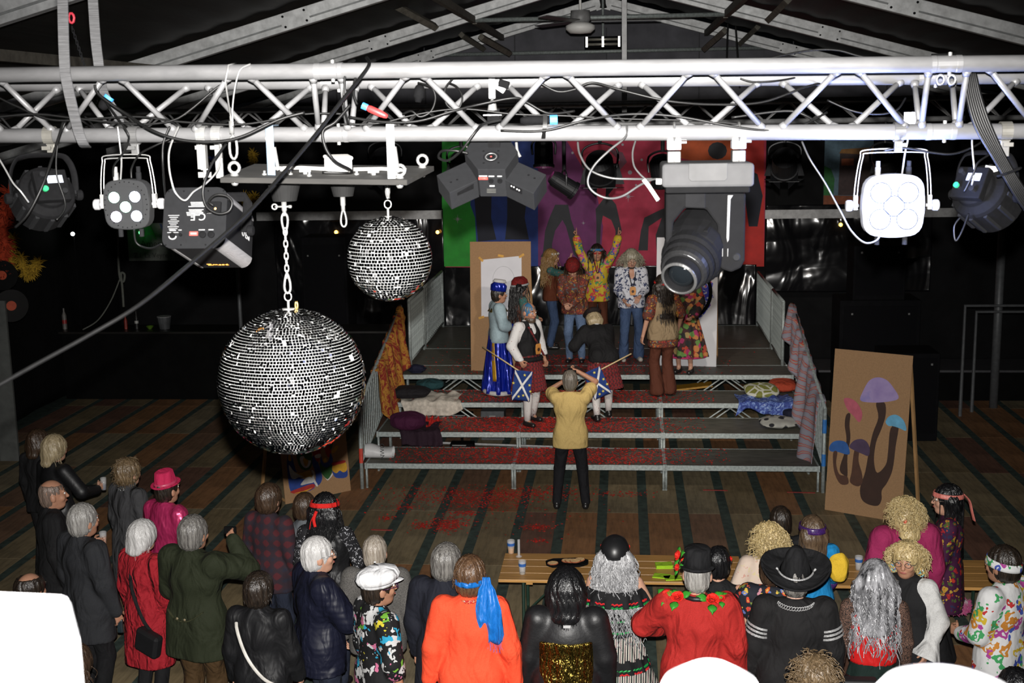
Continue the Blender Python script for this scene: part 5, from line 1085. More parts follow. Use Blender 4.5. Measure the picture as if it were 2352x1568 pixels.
# ------------------------------------------------------------------ near white things on the balcony ledge
mb=MB(); mb.box((0,1.10,4.10),(5.0,.30,.30)); o=mb.build('balcony_parapet',mat('dark_parapet',(.03,.03,.032),.7)); o['kind']='structure'
SOFTW=mat('glossy_white_plastic',(.80,.81,.84),.3,0,.03,4,coat=.4)
p=AD(150,1372,1.06); mb=MB(); z0=4.251
h_=4.47; poly=[AZ(x,y,h_) for x,y in ((-90,1350),(158,1361),(180,1448),(105,1590),(-90,1660))]; cc=V(poly[1].x,poly[1].y,z0)
mb.solid([p-cc for p in poly],(0,0,z0-h_)); o=mb.build('white_case',SOFTW,bevel=.008); o.location=cc; tag(o,'blurred white plastic box on the ledge at the lower left','box')
for i,(px,py,d,R) in enumerate(((1632,1532,1.06,.070),(2180,1556,1.08,.10))):
    p=AD(px,py,d); hz=p.z-z0; t=thing('white_lamp_dome',('blurred white dome on the ledge at the bottom, left of two','blurred white dome on the ledge at the bottom right corner')[i],'lamp dome',(p.x,p.y,z0))
    g=MB(); g.lathe([(R,0),(R*.99,hz*.35),(R*.86,hz*.7),(R*.55,hz*.93),(R*.25,hz*.995),(0,hz)],40); g.build('dome',SOFTW,t,smooth=True)
    g=MB(); g.tube([(R*1.005*math.cos(a*.157),R*1.005*math.sin(a*.157),.006) for a in range(40)],.006,6,closed=True); g.build('rim',mat('grey_rim',(.45,.45,.47),.4),t,smooth=True)
# ================================================================== PEOPLE: bodies and clothes grown from distance fields
def axis_coords(lo,hi,coarse,bands):
    """coordinates lo..hi with step coarse, finer (step) inside bands [(a,b,step)]"""
    x=lo; out=[lo]
    while x<hi:
        st=coarse
        for a,b,s in bands:
            if a-1e-6<=x<b: st=min(st,s)
        x+=st; out.append(x)
    return np.array(out,np.float32)
class SDF:
    def __init__(s,xs,ys,zs):
        s.xs,s.ys,s.zs=xs,ys,zs; s.v=np.full((len(xs),len(ys),len(zs)),.25,np.float32)
    def sl(s,lo,hi):
        r=[]
        for c,a,b in zip((s.xs,s.ys,s.zs),lo,hi):
            i=max(0,int(np.searchsorted(c,a))-1); j=min(len(c),int(np.searchsorted(c,b))+1); r.append(slice(i,j))
        return tuple(r)
    def pts(s,q): return s.xs[q[0]][:,None,None],s.ys[q[1]][None,:,None],s.zs[q[2]][None,None,:]
    def smin(s,q,d,k):
        a=s.v[q]; 
        if k<=0: s.v[q]=np.minimum(a,d); return
        h=np.clip(.5+.5*(a-d)/k,0,1); s.v[q]=a*(1-h)+d*h-k*h*(1-h)
    def cap(s,a,b,ra,rb,k=.03,sx=1.0,sy=1.0):
        a=np.array(a,float);b=np.array(b,float); m=max(ra,rb)*max(1,sx,sy)+.09
        q=s.sl(np.minimum(a,b)-m,np.maximum(a,b)+m); X,Y,Z=s.pts(q); ab=b-a; L=float(ab@ab)+1e-9
        t=np.clip(((X-a[0])*ab[0]+(Y-a[1])*ab[1]+(Z-a[2])*ab[2])/L,0,1)
        d=np.sqrt(((X-a[0]-t*ab[0])/sx)**2+((Y-a[1]-t*ab[1])/sy)**2+(Z-a[2]-t*ab[2])**2)-(ra+(rb-ra)*t)
        s.smin(q,d.astype(np.float32),k)
    def ell(s,c,r,k=.03,R=None):
        c=np.array(c,float); m=max(r)+.09; q=s.sl(c-m,c+m); X,Y,Z=s.pts(q); X,Y,Z=X-c[0],Y-c[1],Z-c[2]
        if R is not None: X,Y,Z=(R[0][0]*X+R[1][0]*Y+R[2][0]*Z,R[0][1]*X+R[1][1]*Y+R[2][1]*Z,R[0][2]*X+R[1][2]*Y+R[2][2]*Z)
        l=np.sqrt((X/r[0])**2+(Y/r[1])**2+(Z/r[2])**2); d=(l-1)*min(r)
        s.smin(q,d.astype(np.float32),k)
    def cut_ell(s,c,r,R=None,k=.01):
        c=np.array(c,float); m=max(r)+.05; q=s.sl(c-m,c+m); X,Y,Z=s.pts(q); X,Y,Z=X-c[0],Y-c[1],Z-c[2]
        if R is not None: X,Y,Z=(R[0][0]*X+R[1][0]*Y+R[2][0]*Z,R[0][1]*X+R[1][1]*Y+R[2][1]*Z,R[0][2]*X+R[1][2]*Y+R[2][2]*Z)
        d=-(np.sqrt((X/r[0])**2+(Y/r[1])**2+(Z/r[2])**2)-1)*min(r)
        s.v[q]=np.maximum(s.v[q],d)
    def plane(s,p,n):
        """keep the side where (x-p).n < 0"""
        X,Y,Z=s.xs[:,None,None],s.ys[None,:,None],s.zs[None,None,:]
        s.v=np.maximum(s.v,((X-p[0])*n[0]+(Y-p[1])*n[1]+(Z-p[2])*n[2]).astype(np.float32))
    def plane_near(s,p,n,r):
        X,Y,Z=s.xs[:,None,None],s.ys[None,:,None],s.zs[None,None,:]; near=((X-p[0])**2+(Y-p[1])**2<r*r)&(Z>-9)
        s.v=np.where(near,np.maximum(s.v,((X-p[0])*n[0]+(Y-p[1])*n[1]+(Z-p[2])*n[2])),s.v).astype(np.float32)
    def mesh(s):
        v=s.v.copy(); v[0]=v[-1]=.2; v[:,0]=v[:,-1]=.2; v[:,:,0]=v[:,:,-1]=.2
        ins=v<0; nx,ny,nz=v.shape
        c=np.zeros((nx-1,ny-1,nz-1),np.int8)
        for i in(0,1):
            for j in(0,1):
                for k in(0,1): c+=ins[i:nx-1+i,j:ny-1+j,k:nz-1+k]
        act=(c>0)&(c<8); I,J,K=np.nonzero(act); idx=np.full(act.shape,-1,np.int32); idx[I,J,K]=np.arange(len(I))
        acc=np.zeros((len(I),3),np.float64); cntv=np.zeros(len(I))
        C=((0,0,0),(1,0,0),(0,1,0),(1,1,0),(0,0,1),(1,0,1),(0,1,1),(1,1,1))
        E=((0,1),(2,3),(4,5),(6,7),(0,2),(1,3),(4,6),(5,7),(0,4),(1,5),(2,6),(3,7))
        cv=[v[I+a,J+b,K+e] for a,b,e in C]
        for a,b in E:
            va,vb=cv[a],cv[b]; m=(va<0)!=(vb<0)
            t=np.where(m,va/np.where(m,va-vb,1),0)
            pa=np.stack([s.xs[I+C[a][0]],s.ys[J+C[a][1]],s.zs[K+C[a][2]]],1); pb=np.stack([s.xs[I+C[b][0]],s.ys[J+C[b][1]],s.zs[K+C[b][2]]],1)
            acc+=np.where(m[:,None],pa+(pb-pa)*t[:,None],0); cntv+=m
        P=acc/cntv[:,None]; F=[]
        for ax in range(3):
            a=[slice(None)]*3; b=[slice(None)]*3; a[ax]=slice(0,-1); b[ax]=slice(1,None)
            A=ins[tuple(a)]; B=ins[tuple(b)]; ch=A!=B
            o=[d for d in range(3) if d!=ax]
            ii=np.nonzero(ch); ok=np.ones(len(ii[0]),bool)
            for d in o: ok&=(ii[d]>0)&(ii[d]<v.shape[d]-1)
            ii=[q[ok] for q in ii]
            def cell(d0,d1):
                q=[ii[0].copy(),ii[1].copy(),ii[2].copy()]; q[o[0]]-=d0; q[o[1]]-=d1; return idx[q[0],q[1],q[2]]
            quad=np.stack([cell(1,1),cell(0,1),cell(0,0),cell(1,0)],1)
            fl=A[ii[0],ii[1],ii[2]]
            if ax==1: fl=~fl
            quad[~fl]=quad[~fl][:,::-1]; F.append(quad)
        F=np.concatenate(F); F=F[(F>=0).all(1)]
        return P,F
def np_mesh(name,P,F):
    me=bpy.data.meshes.new(name); me.vertices.add(len(P)); me.vertices.foreach_set('co',np.ascontiguousarray(P,np.float32).ravel())
    me.loops.add(F.size); me.loops.foreach_set('vertex_index',np.ascontiguousarray(F,np.int32).ravel())
    me.polygons.add(len(F)); me.polygons.foreach_set('loop_start',np.arange(0,F.size,F.shape[1],dtype=np.int32))
    me.polygons.foreach_set('use_smooth',np.ones(len(F),bool)); me.update(calc_edges=True); return me
def wob(P,amp,fr,seed):
    """gentle cloth unevenness"""
    r=np.random.default_rng(seed); D=np.zeros_like(P)
    for k in range(5):
        kv=r.normal(0,fr,3)*(1,1,.7); d=r.normal(0,1,3); D+=np.sin(P@kv+r.random()*6)[:,None]*d/5
    return P+D*amp
def ik(a,b,l1,l2,pole):
    a=np.array(a,float);b=np.array(b,float); d=b-a; L=np.linalg.norm(d); 
    if L>l1+l2-.004: b=a+d/L*(l1+l2-.004); d=b-a; L=np.linalg.norm(d)
    n=d/L; x=(l1*l1-l2*l2+L*L)/(2*L); h=math.sqrt(max(0,l1*l1-x*x)); p=np.array(pole,float); p=p-n*(p@n); p/=np.linalg.norm(p)+1e-9
    return a+n*x+p*h,b
def rot3(yaw,pitch=0,roll=0):
    """columns: right, forward, up of a head turned left by yaw, nodding down by pitch"""
    cy,sy=math.cos(yaw),math.sin(yaw); cp,sp=math.cos(pitch),math.sin(pitch); cr,sr=math.cos(roll),math.sin(roll)
    Z=np.array([[cy,-sy,0],[sy,cy,0],[0,0,1]]); Xm=np.array([[1,0,0],[0,cp,sp],[0,-sp,cp]]); Ym=np.array([[cr,0,sr],[0,1,0],[-sr,0,cr]])
    return Z@Xm@Ym
SKIN={k:mat('skin_'+k,c,.5,0,.08,25,.02,spec=.4) for k,c in dict(fair=(.46,.25,.17),warm=(.40,.20,.125),tan=(.33,.165,.10),pale=(.50,.31,.24)).items()}
EYEW=mat('eye_white',(.6,.58,.55),.3); LIPM=mat('lips',(.28,.07,.06),.5); BROW=mat('eyebrow',(.05,.035,.025),.8)
SHOE=mat('black_shoe',(.012,.011,.011),.35,0,.2,20); JEAN=cloth('dark_jeans',(.014,.018,.032)); BLACKT=cloth('black_trousers',(.008,.008,.009))
class Person:
    def __init__(s,label,foot,h,yaw,skin='fair',lean=0,lw=None,rw=None,lpole=None,rpole=None,hy=0,hp=0,hr=0,build=1.0,stance=.0,knees=None,seed=1,cat='person',curl=.5,point=None):
        s.h=h; k=s.k=h/1.75; s.hk=k*1.12; s.seed=seed; s.bd=build
        s.t=thing('person',label,cat,foot,yaw); s.skin=SKIN[skin]
        la=lean
        def up(p):                                            # upper body leans about the hips
            p=np.array(p,float)*k; z0=.95*k; y,z=p[1],p[2]-z0
            return np.array([p[0],y*math.cos(la)+z*math.sin(la),z0+z*math.cos(la)-y*math.sin(la)])
        s.up=up; J=s.J={}
        J['pelv']=np.array((0,0,.95))*k; J['waist']=up((0,.005,1.09)); J['chest']=up((0,0,1.30)); J['neck']=up((0,-.012,1.46)); J['neck2']=up((0,.004,1.56))
        hc=up((0,.022,1.630)); s.hc=hc; s.HR=rot3(hy,hp+la*.6,hr)
        for sd,sg in(('L',-1),('R',1)):
            J['sh'+sd]=up((sg*.178*build,-.008,1.425))
            wt=(lw if sd=='L' else rw)
            if wt is None: wt=(sg*.27*build,.06,.86)
            wt=np.array(wt,float)*k
            pole=(lpole if sd=='L' else rpole) or (sg*.5,-.8,-.1)
            J['el'+sd],J['wr'+sd]=ik(J['sh'+sd],wt,.285*k,.25*k,pole)
            st=stance
            J['hip'+sd]=np.array((sg*.088*build,0,.93))*k; ky,fy=((0,0) if knees is None else knees[0 if sd=='L' else 1])
            J['an'+sd]=np.array((sg*(.10+st),fy-.02,.085))*k; J['kn'+sd],_=ik(J['hip'+sd],J['an'+sd],.435*k,.425*k,(sg*.15,1,0))
        s.curl=curl; s.point=point or {}
    # ---- body
    def body(s,legs=True):
        k,J,b=s.k,s.J,s.bd; hc,R=s.hc,s.HR; allp=np.array(list(J.values())+[hc]); lo=allp.min(0)-.22*k; hi=allp.max(0)+.22*k; lo[2]=-.01
        f=.0085
        xs=axis_coords(lo[0],hi[0],.022,[(hc[0]-.12*k,hc[0]+.12*k,f)]); ys=axis_coords(lo[1],hi[1],.022,[(hc[1]-.14*k,hc[1]+.15*k,f)]); zs=axis_coords(lo[2],hi[2],.026,[(hc[2]-.20*k,hc[2]+.15*k,f)])
        S_=SDF(xs,ys,zs)
        S_.cap(J['pelv'],J['waist'],.105*k*b,.10*k*b,.05,1.2,.85); S_.cap(J['waist'],J['chest'],.10*k*b,.125*k*b,.05,1.2,.8); S_.cap(J['chest'],J['neck']-np.array((0,0,.06*k)),.12*k*b,.08*k*b,.05,1.25,.75)
        S_.cap(J['neck']-np.array((0,0,.03)),J['neck2'],.056*k,.053*k,.035)
        for d in'LR':
            S_.cap(J['sh'+d],J['el'+d],.047*k*b,.037*k*b,.03); S_.cap(J['el'+d],J['wr'+d],.038*k*b,.026*k,.01)
            S_.cap(J['hip'+d],J['kn'+d],.078*k*b,.052*k,.03); S_.cap(J['kn'+d],J['an'+d],.052*k,.034*k,.02); S_.cap(J['an'+d],J['an'+d]+np.array((0,.10*k,-.045*k)),.034*k,.022*k,.02)
        hk=s.hk; H=lambda x,y,z:hc+R@(np.array((x,y,z))*hk)
        S_.ell(H(0,-.008,.018),(.076*hk,.096*hk,.098*hk),.02,R); S_.ell(H(0,.026,-.040),(.060*hk,.070*hk,.082*hk),.035,R); S_.ell(H(0,.055,-.092),(.034*hk,.032*hk,.026*hk),.03,R)
        S_.cap(H(0,.092,.008),H(0,.112,-.026),.009*hk,.014*hk,.012); 
        for g_ in(-1,1):
            S_.ell(H(g_*.078,-.004,-.018),(.012*hk,.022*hk,.032*hk),.006,R); S_.ell(H(g_*.040,.070,-.028),(.024*hk,.020*hk,.022*hk),.02,R); S_.ell(H(g_*.032,.083,.026),(.026*hk,.010*hk,.008*hk),.012,R)
            S_.cut_ell(H(g_*.033,.103,.008),(.019*hk,.014*hk,.012*hk),R)
        S_.ell(H(0,.093,-.058),(.024*hk,.012*hk,.012*hk),.008,R); S_.cap(H(0,-.02,-.06),J['neck2'],.05*k,.053*k,.03)
        P,F=S_.mesh(); P,F=[P],[F]; n0=len(P[0])
        for d,sg in(('L',-1),('R',1)):
            p,f_=s.hand(d,sg); P.append(p); F.append(f_+n0); n0+=len(p)
        me=np_mesh('body',np.concatenate(P),np.concatenate(F)); s.body_o=obj('body',me,s.skin,s.t)
        k=s.hk
        for g_ in(-1,1):
            g=MB(); g.lathe([(0,-.010*k),(.007*k,-.007*k),(.0098*k,0),(.007*k,.007*k),(0,.010*k)],10,s.HM(g_*.033,.0875,.008)); e=g.build('eye',EYEW,s.t,smooth=True)
            g=MB(); g.lathe([(.0048*k,.0),(0,.0012*k)],8,s.HM(g_*.033,.0972,.008)@Matrix.Rotation(-math.pi/2,4,'X')); g.build('iris',BROW,e)
            g=MB(); g.box((0,0,0),(.034*k,.008*k,.006*k),s.HM(g_*.034,.0935,.031)@Matrix.Rotation(g_*.12,4,'Y')); g.build('eyebrow',getattr(s,'browm',BROW),s.t)
        g=MB(); g.lathe([(0,-.024*k),(.004*k,-.016*k),(.0068*k,0),(.004*k,.016*k),(0,.024*k)],8,s.HM(0,.1035,-.058)@Matrix.Rotation(math.pi/2,4,'Y')); g.build('mouth',LIPM,s.t,smooth=True)
        return s
    def HM(s,x,y,z):
        p=s.hc+s.HR@(np.array((x,y,z))*s.hk); R=s.HR
        return Matrix(((R[0][0],R[0][1],R[0][2],p[0]),(R[1][0],R[1][1],R[1][2],p[1]),(R[2][0],R[2][1],R[2][2],p[2]),(0,0,0,1)))
    def hand(s,d,sg):
        k,J=s.k,s.J; w=J['wr'+d]; fd=(w-J['el'+d]); fd/=np.linalg.norm(fd); s_=s.point.get(d,{}); fd2=np.array(s_.get('dir',fd),float); fd2/=np.linalg.norm(fd2)
        side=np.array(s_.get('thumb',(0,1,.2) if abs(fd2[1])<.8 else (-sg,0,0.2)),float); side=side-fd2*(side@fd2); side/=np.linalg.norm(side)+1e-9; nrm=np.cross(fd2,side)*(-sg)   # palm normal, towards the body
        curl=s_.get('curl',s.curl); pal=w+fd2*.085*k
        tips=[]; segs=[]
        spread=s_.get('fingers',(1,1,1,1))
        for i,(off,L) in enumerate(((.030,.072),(.010,.080),(-.010,.075),(-.029,.060))):
            c=curl if spread[i]==1 else 0.03
            base=w+fd2*.088*k+side*off*k; p0=base; a=0
            for j,(ln,cc) in enumerate(((.42,.9),(.33,1.1),(.25,.8))):
                a+=c*cc; dv=fd2*math.cos(a)+nrm*math.sin(a)+side*(off*.9 if spread[i]!=1 else off*.3); p1=p0+dv*L*ln*k*1.05; segs.append((p0,p1,.0088-.001*j,.0082-.001*j)); p0=p1
        tb=w+fd2*.03*k+side*.028*k; t1=tb+(fd2*.55+side*.75+nrm*.35)*.038*k; t2=t1+(fd2*.8+side*.25+nrm*.5*(curl+.3))*.032*k; segs+=[(tb,t1,.0115,.010),(t1,t2,.010,.008)]
        A=np.array([q for s1 in segs for q in s1[:2]]+[w-fd2*.03]); lo,hi=A.min(0)-.025,A.max(0)+.025; st=.0052
        S_=SDF(*[np.arange(lo[i],hi[i]+st,st,dtype=np.float32) for i in range(3)])
        S_.cap(w-fd*.02,w+fd2*.02,.025*k,.026*k,.01)
        for o in(-.021,-.007,.008,.022): S_.cap(w+fd2*.012*k+side*o*.7*k,w+fd2*.085*k+side*o*1.1*k,.0145*k,.012*k,.008)
        for a,b,r0,r1 in segs: S_.cap(a,b,r0*k,r1*k,.003)
        return S_.mesh()
    # ---- garments
    def _grid(s,step,keys,m=.2,z0=None,extra=()):
        A=np.array([s.J[q] for q in keys]+list(extra)); lo,hi=A.min(0)-m,A.max(0)+m
        if z0 is not None: lo[2]=min(lo[2],z0-.04)
        return SDF(*[np.arange(lo[i],hi[i]+step,step,dtype=np.float32) for i in range(3)])
    def top(s,m,hem=.86,g=.022,sleeve=1.0,flare=.0,collar=0,name='jacket',belly=0,puff=0,vneck=False,step=.0165,open_cuff=0,wr=.008,bare=False,sl=1.0):
        """jacket, shirt or jumper; hem and sleeve length as fractions"""
        k,J,b=s.k,s.J,s.bd; keys=['pelv','waist','chest','neck','shL','shR','elL','elR','wrL','wrR']
        hz=hem*k; S_=s._grid(step,keys,.26*k if flare else .21*k,hz)
        hemp=np.array((0,J['pelv'][1],min(hz,J['pelv'][2])))
        S_.cap(J['waist'],J['chest'],(.105+g)*k*b,(.125+g)*k*b,.05,1.2,.82); S_.cap(J['chest'],J['neck']-np.array((0,0,.05*k)),(.118+g)*k*b,(.085+g)*k,.05,1.3,.8)
        S_.cap(J['waist'],hemp+np.array((0,0,-.12*k)) if hz<J['pelv'][2] else J['pelv'],(.105+g)*k*b,(.118+g+flare)*k*b,.05,1.22,.88)
        if hz<.92*k:
            for d in'LR':
                hp_=J['hip'+d]; S_.cap(hp_+np.array((0,0,.04*k)),np.array((hp_[0],hp_[1],min(hz-.05,hp_[2]))),(.098+g)*k*b,(.098+g+flare*.6)*k*b,.06,1,1.02)
        if belly: S_.ell(J['waist']+np.array((0,.05*k,-.02)),(.13*k*b,(.10+belly)*k,.15*k),.05)
        for d in'LR':
            if sleeve>0:
                sh,el,wr_=J['sh'+d],J['el'+d],J['wr'+d]
                if sleeve<=.5:
                    e=sh+(el-sh)*(sleeve*2); S_.cap(sh,e,(.052+g*sl)*k*b,(.046+g*1.25*sl)*k*b,.04)
                else:
                    e=el+(wr_-el)*((sleeve-.5)*2); S_.cap(sh,el,(.052+g*sl)*k*b,(.044+g*.9*sl)*k*b,.04); S_.cap(el,e,(.044+g*.9*sl)*k*b,(.030+g*.75*sl+open_cuff)*k,.02)
            else: S_.cap(J['sh'+d]*.92+J['chest']*.08,J['sh'+d],.05*k*b,.045*k,.04)
        if collar:
            S_.cap(J['neck']+np.array((0,-.005,-.02)),J['neck']+np.array((0,-.002,collar*k)),.075*k,.068*k,.03)
        S_.plane((0,0,hz),(0,0,-1))
        nn=s.up((0,-.012,1.505+collar*.9))-0; nv=s.up((0,.03,2.5))-s.up((0,0,1.5)); nv/=np.linalg.norm(nv); S_.plane_near(nn,nv+np.array((0,-.15 if vneck else .12,0)),.118*k)
        S_.cut_ell(J['neck2']+np.array((0,.01,.02)),(.062*k,.062*k,.10*k+collar*.3*k))
        if vneck: S_.cut_ell(J['neck']+np.array((0,.12*k,-.02)),(.05*k,.10*k,.12*k))
        if sleeve<=0 or bare:
            for d,sg in(('L',-1),('R',1)):
                if bare: S_.plane(J['neck']+np.array((0,0,-.07*k)),(0,0,1)); break
        for d in'LR':
            if 0<sleeve<=1 and sleeve>.5:
                pass
        P,F=S_.mesh()
        if puff:
            P=P+0; r=np.sin(P[:,2]*2*math.pi/puff); c=np.array((0,J['chest'][1])); dv=P[:,:2]-c; P[:,:2]+=dv*(.022*np.abs(r)-.008)[:,None]
        P=wob(P,wr,14,s.seed+3); me=np_mesh(name,P,F); return obj(name,me,m,s.t)
    def trousers(s,m,g=.016,length=1.0,flare=0,step=.02,name='trousers'):
        k,J,b=s.k,s.J,s.bd; S_=s._grid(step,['pelv','waist','hipL','hipR','knL','knR','anL','anR'],.2*k,0)
        S_.cap(J['pelv']+np.array((0,-.01,-.03)),J['waist'],(.102+g*.5)*k*b,(.098)*k*b,.04,1.15,.85)
        for d in'LR':
            e=J['kn'+d]+(J['an'+d]-J['kn'+d])*length
            S_.cap(J['hip'+d],J['kn'+d],(.080+g)*k*b,(.056+g)*k,.03); S_.cap(J['kn'+d],e-np.array((0,0,.0)),(.056+g)*k,(.042+g+flare)*k,.02)
        S_.plane((0,0,J['waist'][2]+.02),(0,0,1)); S_.plane((0,0,.03*k),(0,0,-1))
        P,F=S_.mesh(); P=wob(P,.007,16,s.seed+9); me=np_mesh(name,P,F); return obj(name,me,m,s.t)
    def skirt(s,m,z1=1.05,z0=.45,r1=.15,r0=.30,name='skirt',folds=18,amp=.012,step=.02):
        """flared cloth ring with folds between two heights"""
        k,J=s.k,s.J; g=MB(); c1=J['waist'] if z1>1 else J['pelv']; c0=J['pelv']
        ph=s.seed
        def fn(u,v):
            z=(z1+(z0-z1)*v)*k; r=(r1+(r0-r1)*(v**.8))*k*(1+amp/ max(.05,r0)*6*v*math.sin(folds*2*math.pi*u+ph)*.35); cy=c1[1]*(1-v)+c0[1]*v
            a=2*math.pi*u; return (r*1.12*math.cos(a),cy+r*.88*math.sin(a),z)
        g.grid(fn,folds*6,24,wrap=True); return g.build(name,m,s.t,smooth=True,thick=.006)
    def shoes(s,m=None,hi=False):
        m=m or SHOE; k,J=s.k,s.J
        for d in'LR':
            a=J['an'+d]; lo=a+np.array((-.1,-.12,-.12))*k; hi_=a+np.array((.1,.22,.08))*k; S_=SDF(*[np.arange(lo[i],hi_[i]+.011,.011,dtype=np.float32) for i in range(3)])
            sg=-1 if d=='L' else 1
            S_.cap(a+np.array((0,-.035,-.045))*k,a+np.array((sg*.015,.13,-.05))*k,.042*k,.038*k,.02,1.0,1.0); S_.cap(a+np.array((0,-.01,-.03))*k,a+np.array((0,-.01,.01))*k,.043*k,.045*k,.02); S_.plane((0,0,.003),(0,0,-1)); S_.plane((0,0,a[2]+.03*k),(0,0,1))
            P,F=S_.mesh(); obj('shoe',np_mesh('shoe',P,F),m,s.t)
        return s
    # ---- hair
    def hair(s,m,thick=.014,back=.0,length=0,width=.09,face=.0,name='hair',top=1.0,curly=0,depth=.045,side=0,seed=0,front=0,bald=False,recede=0):
        k=s.hk; hc,R=s.hc,s.HR; H=lambda x,y,z:hc+R@(np.array((x,y,z))*k); step=.0095
        ln=length
        lo=hc+np.array((-.2,-.24,-.17-ln))*k; hi=hc+np.array((.2,.2,.2))*k
        S_=SDF(*[np.arange(lo[i],hi[i]+step,step,dtype=np.float32) for i in range(3)]); t=thick
        S_.ell(H(0,-.010,.022),((.077+t)*k,(.097+t)*k,(.099+t*top)*k),.02,R)
        S_.ell(H(0,-.035,-.035),((.070+t)*k,(.066+t)*k,(.075+t*.3)*k),.02,R)
        if side: 
            for g_ in(-1,1): S_.cap(H(g_*.072,-.01,.02),H(g_*.080,.01,-.06-side),(.026+t*.4)*k,(.022+t*.4)*k,.03)
        if length:
            a=H(0,-.055,.0); dn=np.array((0,-.03 if not s.J['neck'][1]>.15 else .0,-1.0)); b_=hc+R@np.array((0,-.075,-.05))*k; e=np.array((b_[0],b_[1]-.035*k,b_[2]-ln*k))
            sx=width/depth
            S_.cap(a,b_,(depth+.008)*k,depth*k,.04,sx,1); S_.cap(b_,e,depth*k,depth*.8*k,.03,sx*1.02,1)
        fz=-.035+recede*0; S_.cut_ell(H(0,.135,-.045+face),(.074*k,.115*k,.098*k),R); S_.cut_ell(H(0,.11,-.10),(.066*k,.10*k,.07*k),R)
        if recede: S_.cut_ell(H(0,.115,.075),(.055*k,(.05+recede)*k,.06*k),R)
        if bald: S_.cut_ell(H(0,.0,.135),(.075*k,.10*k,.085*k),R)
        if not length and not side: 
            for g_ in(-1,1): S_.cut_ell(H(g_*.095,.012,-.045),(.03*k,.03*k,.05*k),R)
        P,F=S_.mesh()
        r=np.random.default_rng(seed+s.seed); D=np.zeros(len(P))
        L=(P-hc)@R; th=np.arctan2(L[:,0],-L[:,1])
        D=.0018*np.sin(th*28+5*np.sin(L[:,2]*20))+.0025*np.sin(th*13+L[:,2]*9+r.random()*6)
        nrm=P-(hc-np.array((0,0,0))); nrm[:,2]*=.35; nrm/=np.linalg.norm(nrm,axis=1)[:,None]+1e-9; P=P+nrm*D[:,None]*k*(1 if not curly else 2)
        s.hair_o=obj(name,np_mesh(name,P,F),m,s.t); return s
    def strands(s,m,n=160,length=.3,wave=.012,freq=3,r=.0035,top=.10,spread=.10,curl=0,name='hair_strands',seed=0,down=1.0,facecut=.05,base=.095,taper=.5,segs=12,parent=None,fall=.6):
        """locks of hair: tubes running over the scalp and hanging down"""
        k=s.hk; rg=np.random.default_rng(seed+s.seed*7); hc,R=s.hc,s.HR; Ps=[];Fs=[];o=0; ns=4
        for i in range(n):
            while True:
                v=rg.normal(0,1,3); v/=np.linalg.norm(v)
                if (v[2]>(-.85 if curl else -.35)) and not(v[1]>(.15 if curl else .45) and v[2]<(.72 if curl else .62)): break
            p0=np.array((v[0]*.083,v[1]*.103-.008,v[2]*.105+.02))*(1.06+.08*rg.random()); pts=[]
            L=length*(.75+.5*rg.random()); ph=rg.random()*6.28; lat=np.array((v[0],v[1]*.7-.35,0)); lat/=np.linalg.norm(lat)+1e-9; fq=freq*(.8+.4*rg.random())
            if curl:
                ax=v*np.array((1,1,.35))+np.array((0,0,-fall)); ax/=np.linalg.norm(ax); e1=np.cross(ax,(.3,.2,.9)); e1/=np.linalg.norm(e1); e2=np.cross(ax,e1)
                for j in range(segs):
                    t=j/(segs-1); a=ph+t*fq*6.28; pts.append(p0+ax*L*t+np.array((0,0,-L*.25*t*t))+(e1*math.cos(a)+e2*math.sin(a))*curl*(.6+.4*t))
            else:
                # slide over the scalp, then fall
                for j in range(segs):
                    t=j/(segs-1); z=p0[2]-L*t; rad=min(1.0,math.hypot(p0[0],p0[1])/.09+ t*2.2)
                    q=np.array((lat[0]*(base*rad+spread*t),lat[1]*(base*1.05*rad+spread*.5*t)-.012,z+ .03*math.exp(-t*8)*0))
                    if q[2]>0.0:
                        q2=q-np.array((0,-.008,.02)); e=np.array((.094,.114,.116)); q2=q2/np.linalg.norm(q2/e); q=q2+np.array((0,-.008,.02))
                    q+=np.array((math.sin(ph+t*fq*6.28),math.cos(ph*1.7+t*fq*6.28),0))*wave*min(1,t*3); pts.append(q)
            pts=np.array(pts); 
            if curl: pw=hc+(R@(pts.T*k)).T
            else:
                pw=hc+(R@(pts.T*k)).T
                if abs(R[2][2])<.97: 
                    zf_=np.linspace(0,1,segs)[:,None]; pw=pw*(1-zf_)+ (hc+pts*k)*zf_
            d=np.gradient(pw,axis=0); d/=np.linalg.norm(d,axis=1)[:,None]+1e-9; x=np.cross(d,(.31,.52,.8)); x/=np.linalg.norm(x,axis=1)[:,None]+1e-9; y=np.cross(d,x)
            rr=(r*k*np.linspace(1,taper,segs)*(.8+.5*rg.random()))[:,None]
            ring=np.stack([pw+(x*math.cos(2*math.pi*q/ns)+y*math.sin(2*math.pi*q/ns))*rr for q in range(ns)],1).reshape(-1,3)
            Ps.append(ring); b_=np.arange((segs-1)*ns).reshape(segs-1,ns); nx=np.roll(b_,-1,1); Fs.append(np.stack([b_,nx,nx+ns,b_+ns],-1).reshape(-1,4)+o); o+=len(ring)
        ob=obj(name,np_mesh(name,np.concatenate(Ps),np.concatenate(Fs)),m,parent or s.t); ob['kind']='stuff'; return s
    # ---- small accessories placed in head space
    def band(s,m,z=.045,w=.03,r=(.094,.114),tilt=.12,name='headband',lab=None,yo=-.008):
        g=MB(); k=s.hk; M=s.HM(0,yo,z)@Matrix.Rotation(tilt,4,'X')
        g.grid(lambda u,v:(r[0]*k*math.cos(2*math.pi*u)*(1-.06*v),r[1]*k*math.sin(2*math.pi*u)*(1-.06*v),(v-.5)*w*k),40,4,M=M,wrap=True); o=g.build(name,m,s.t,smooth=True,thick=.006)
        if lab: o['label']=lab
        return o
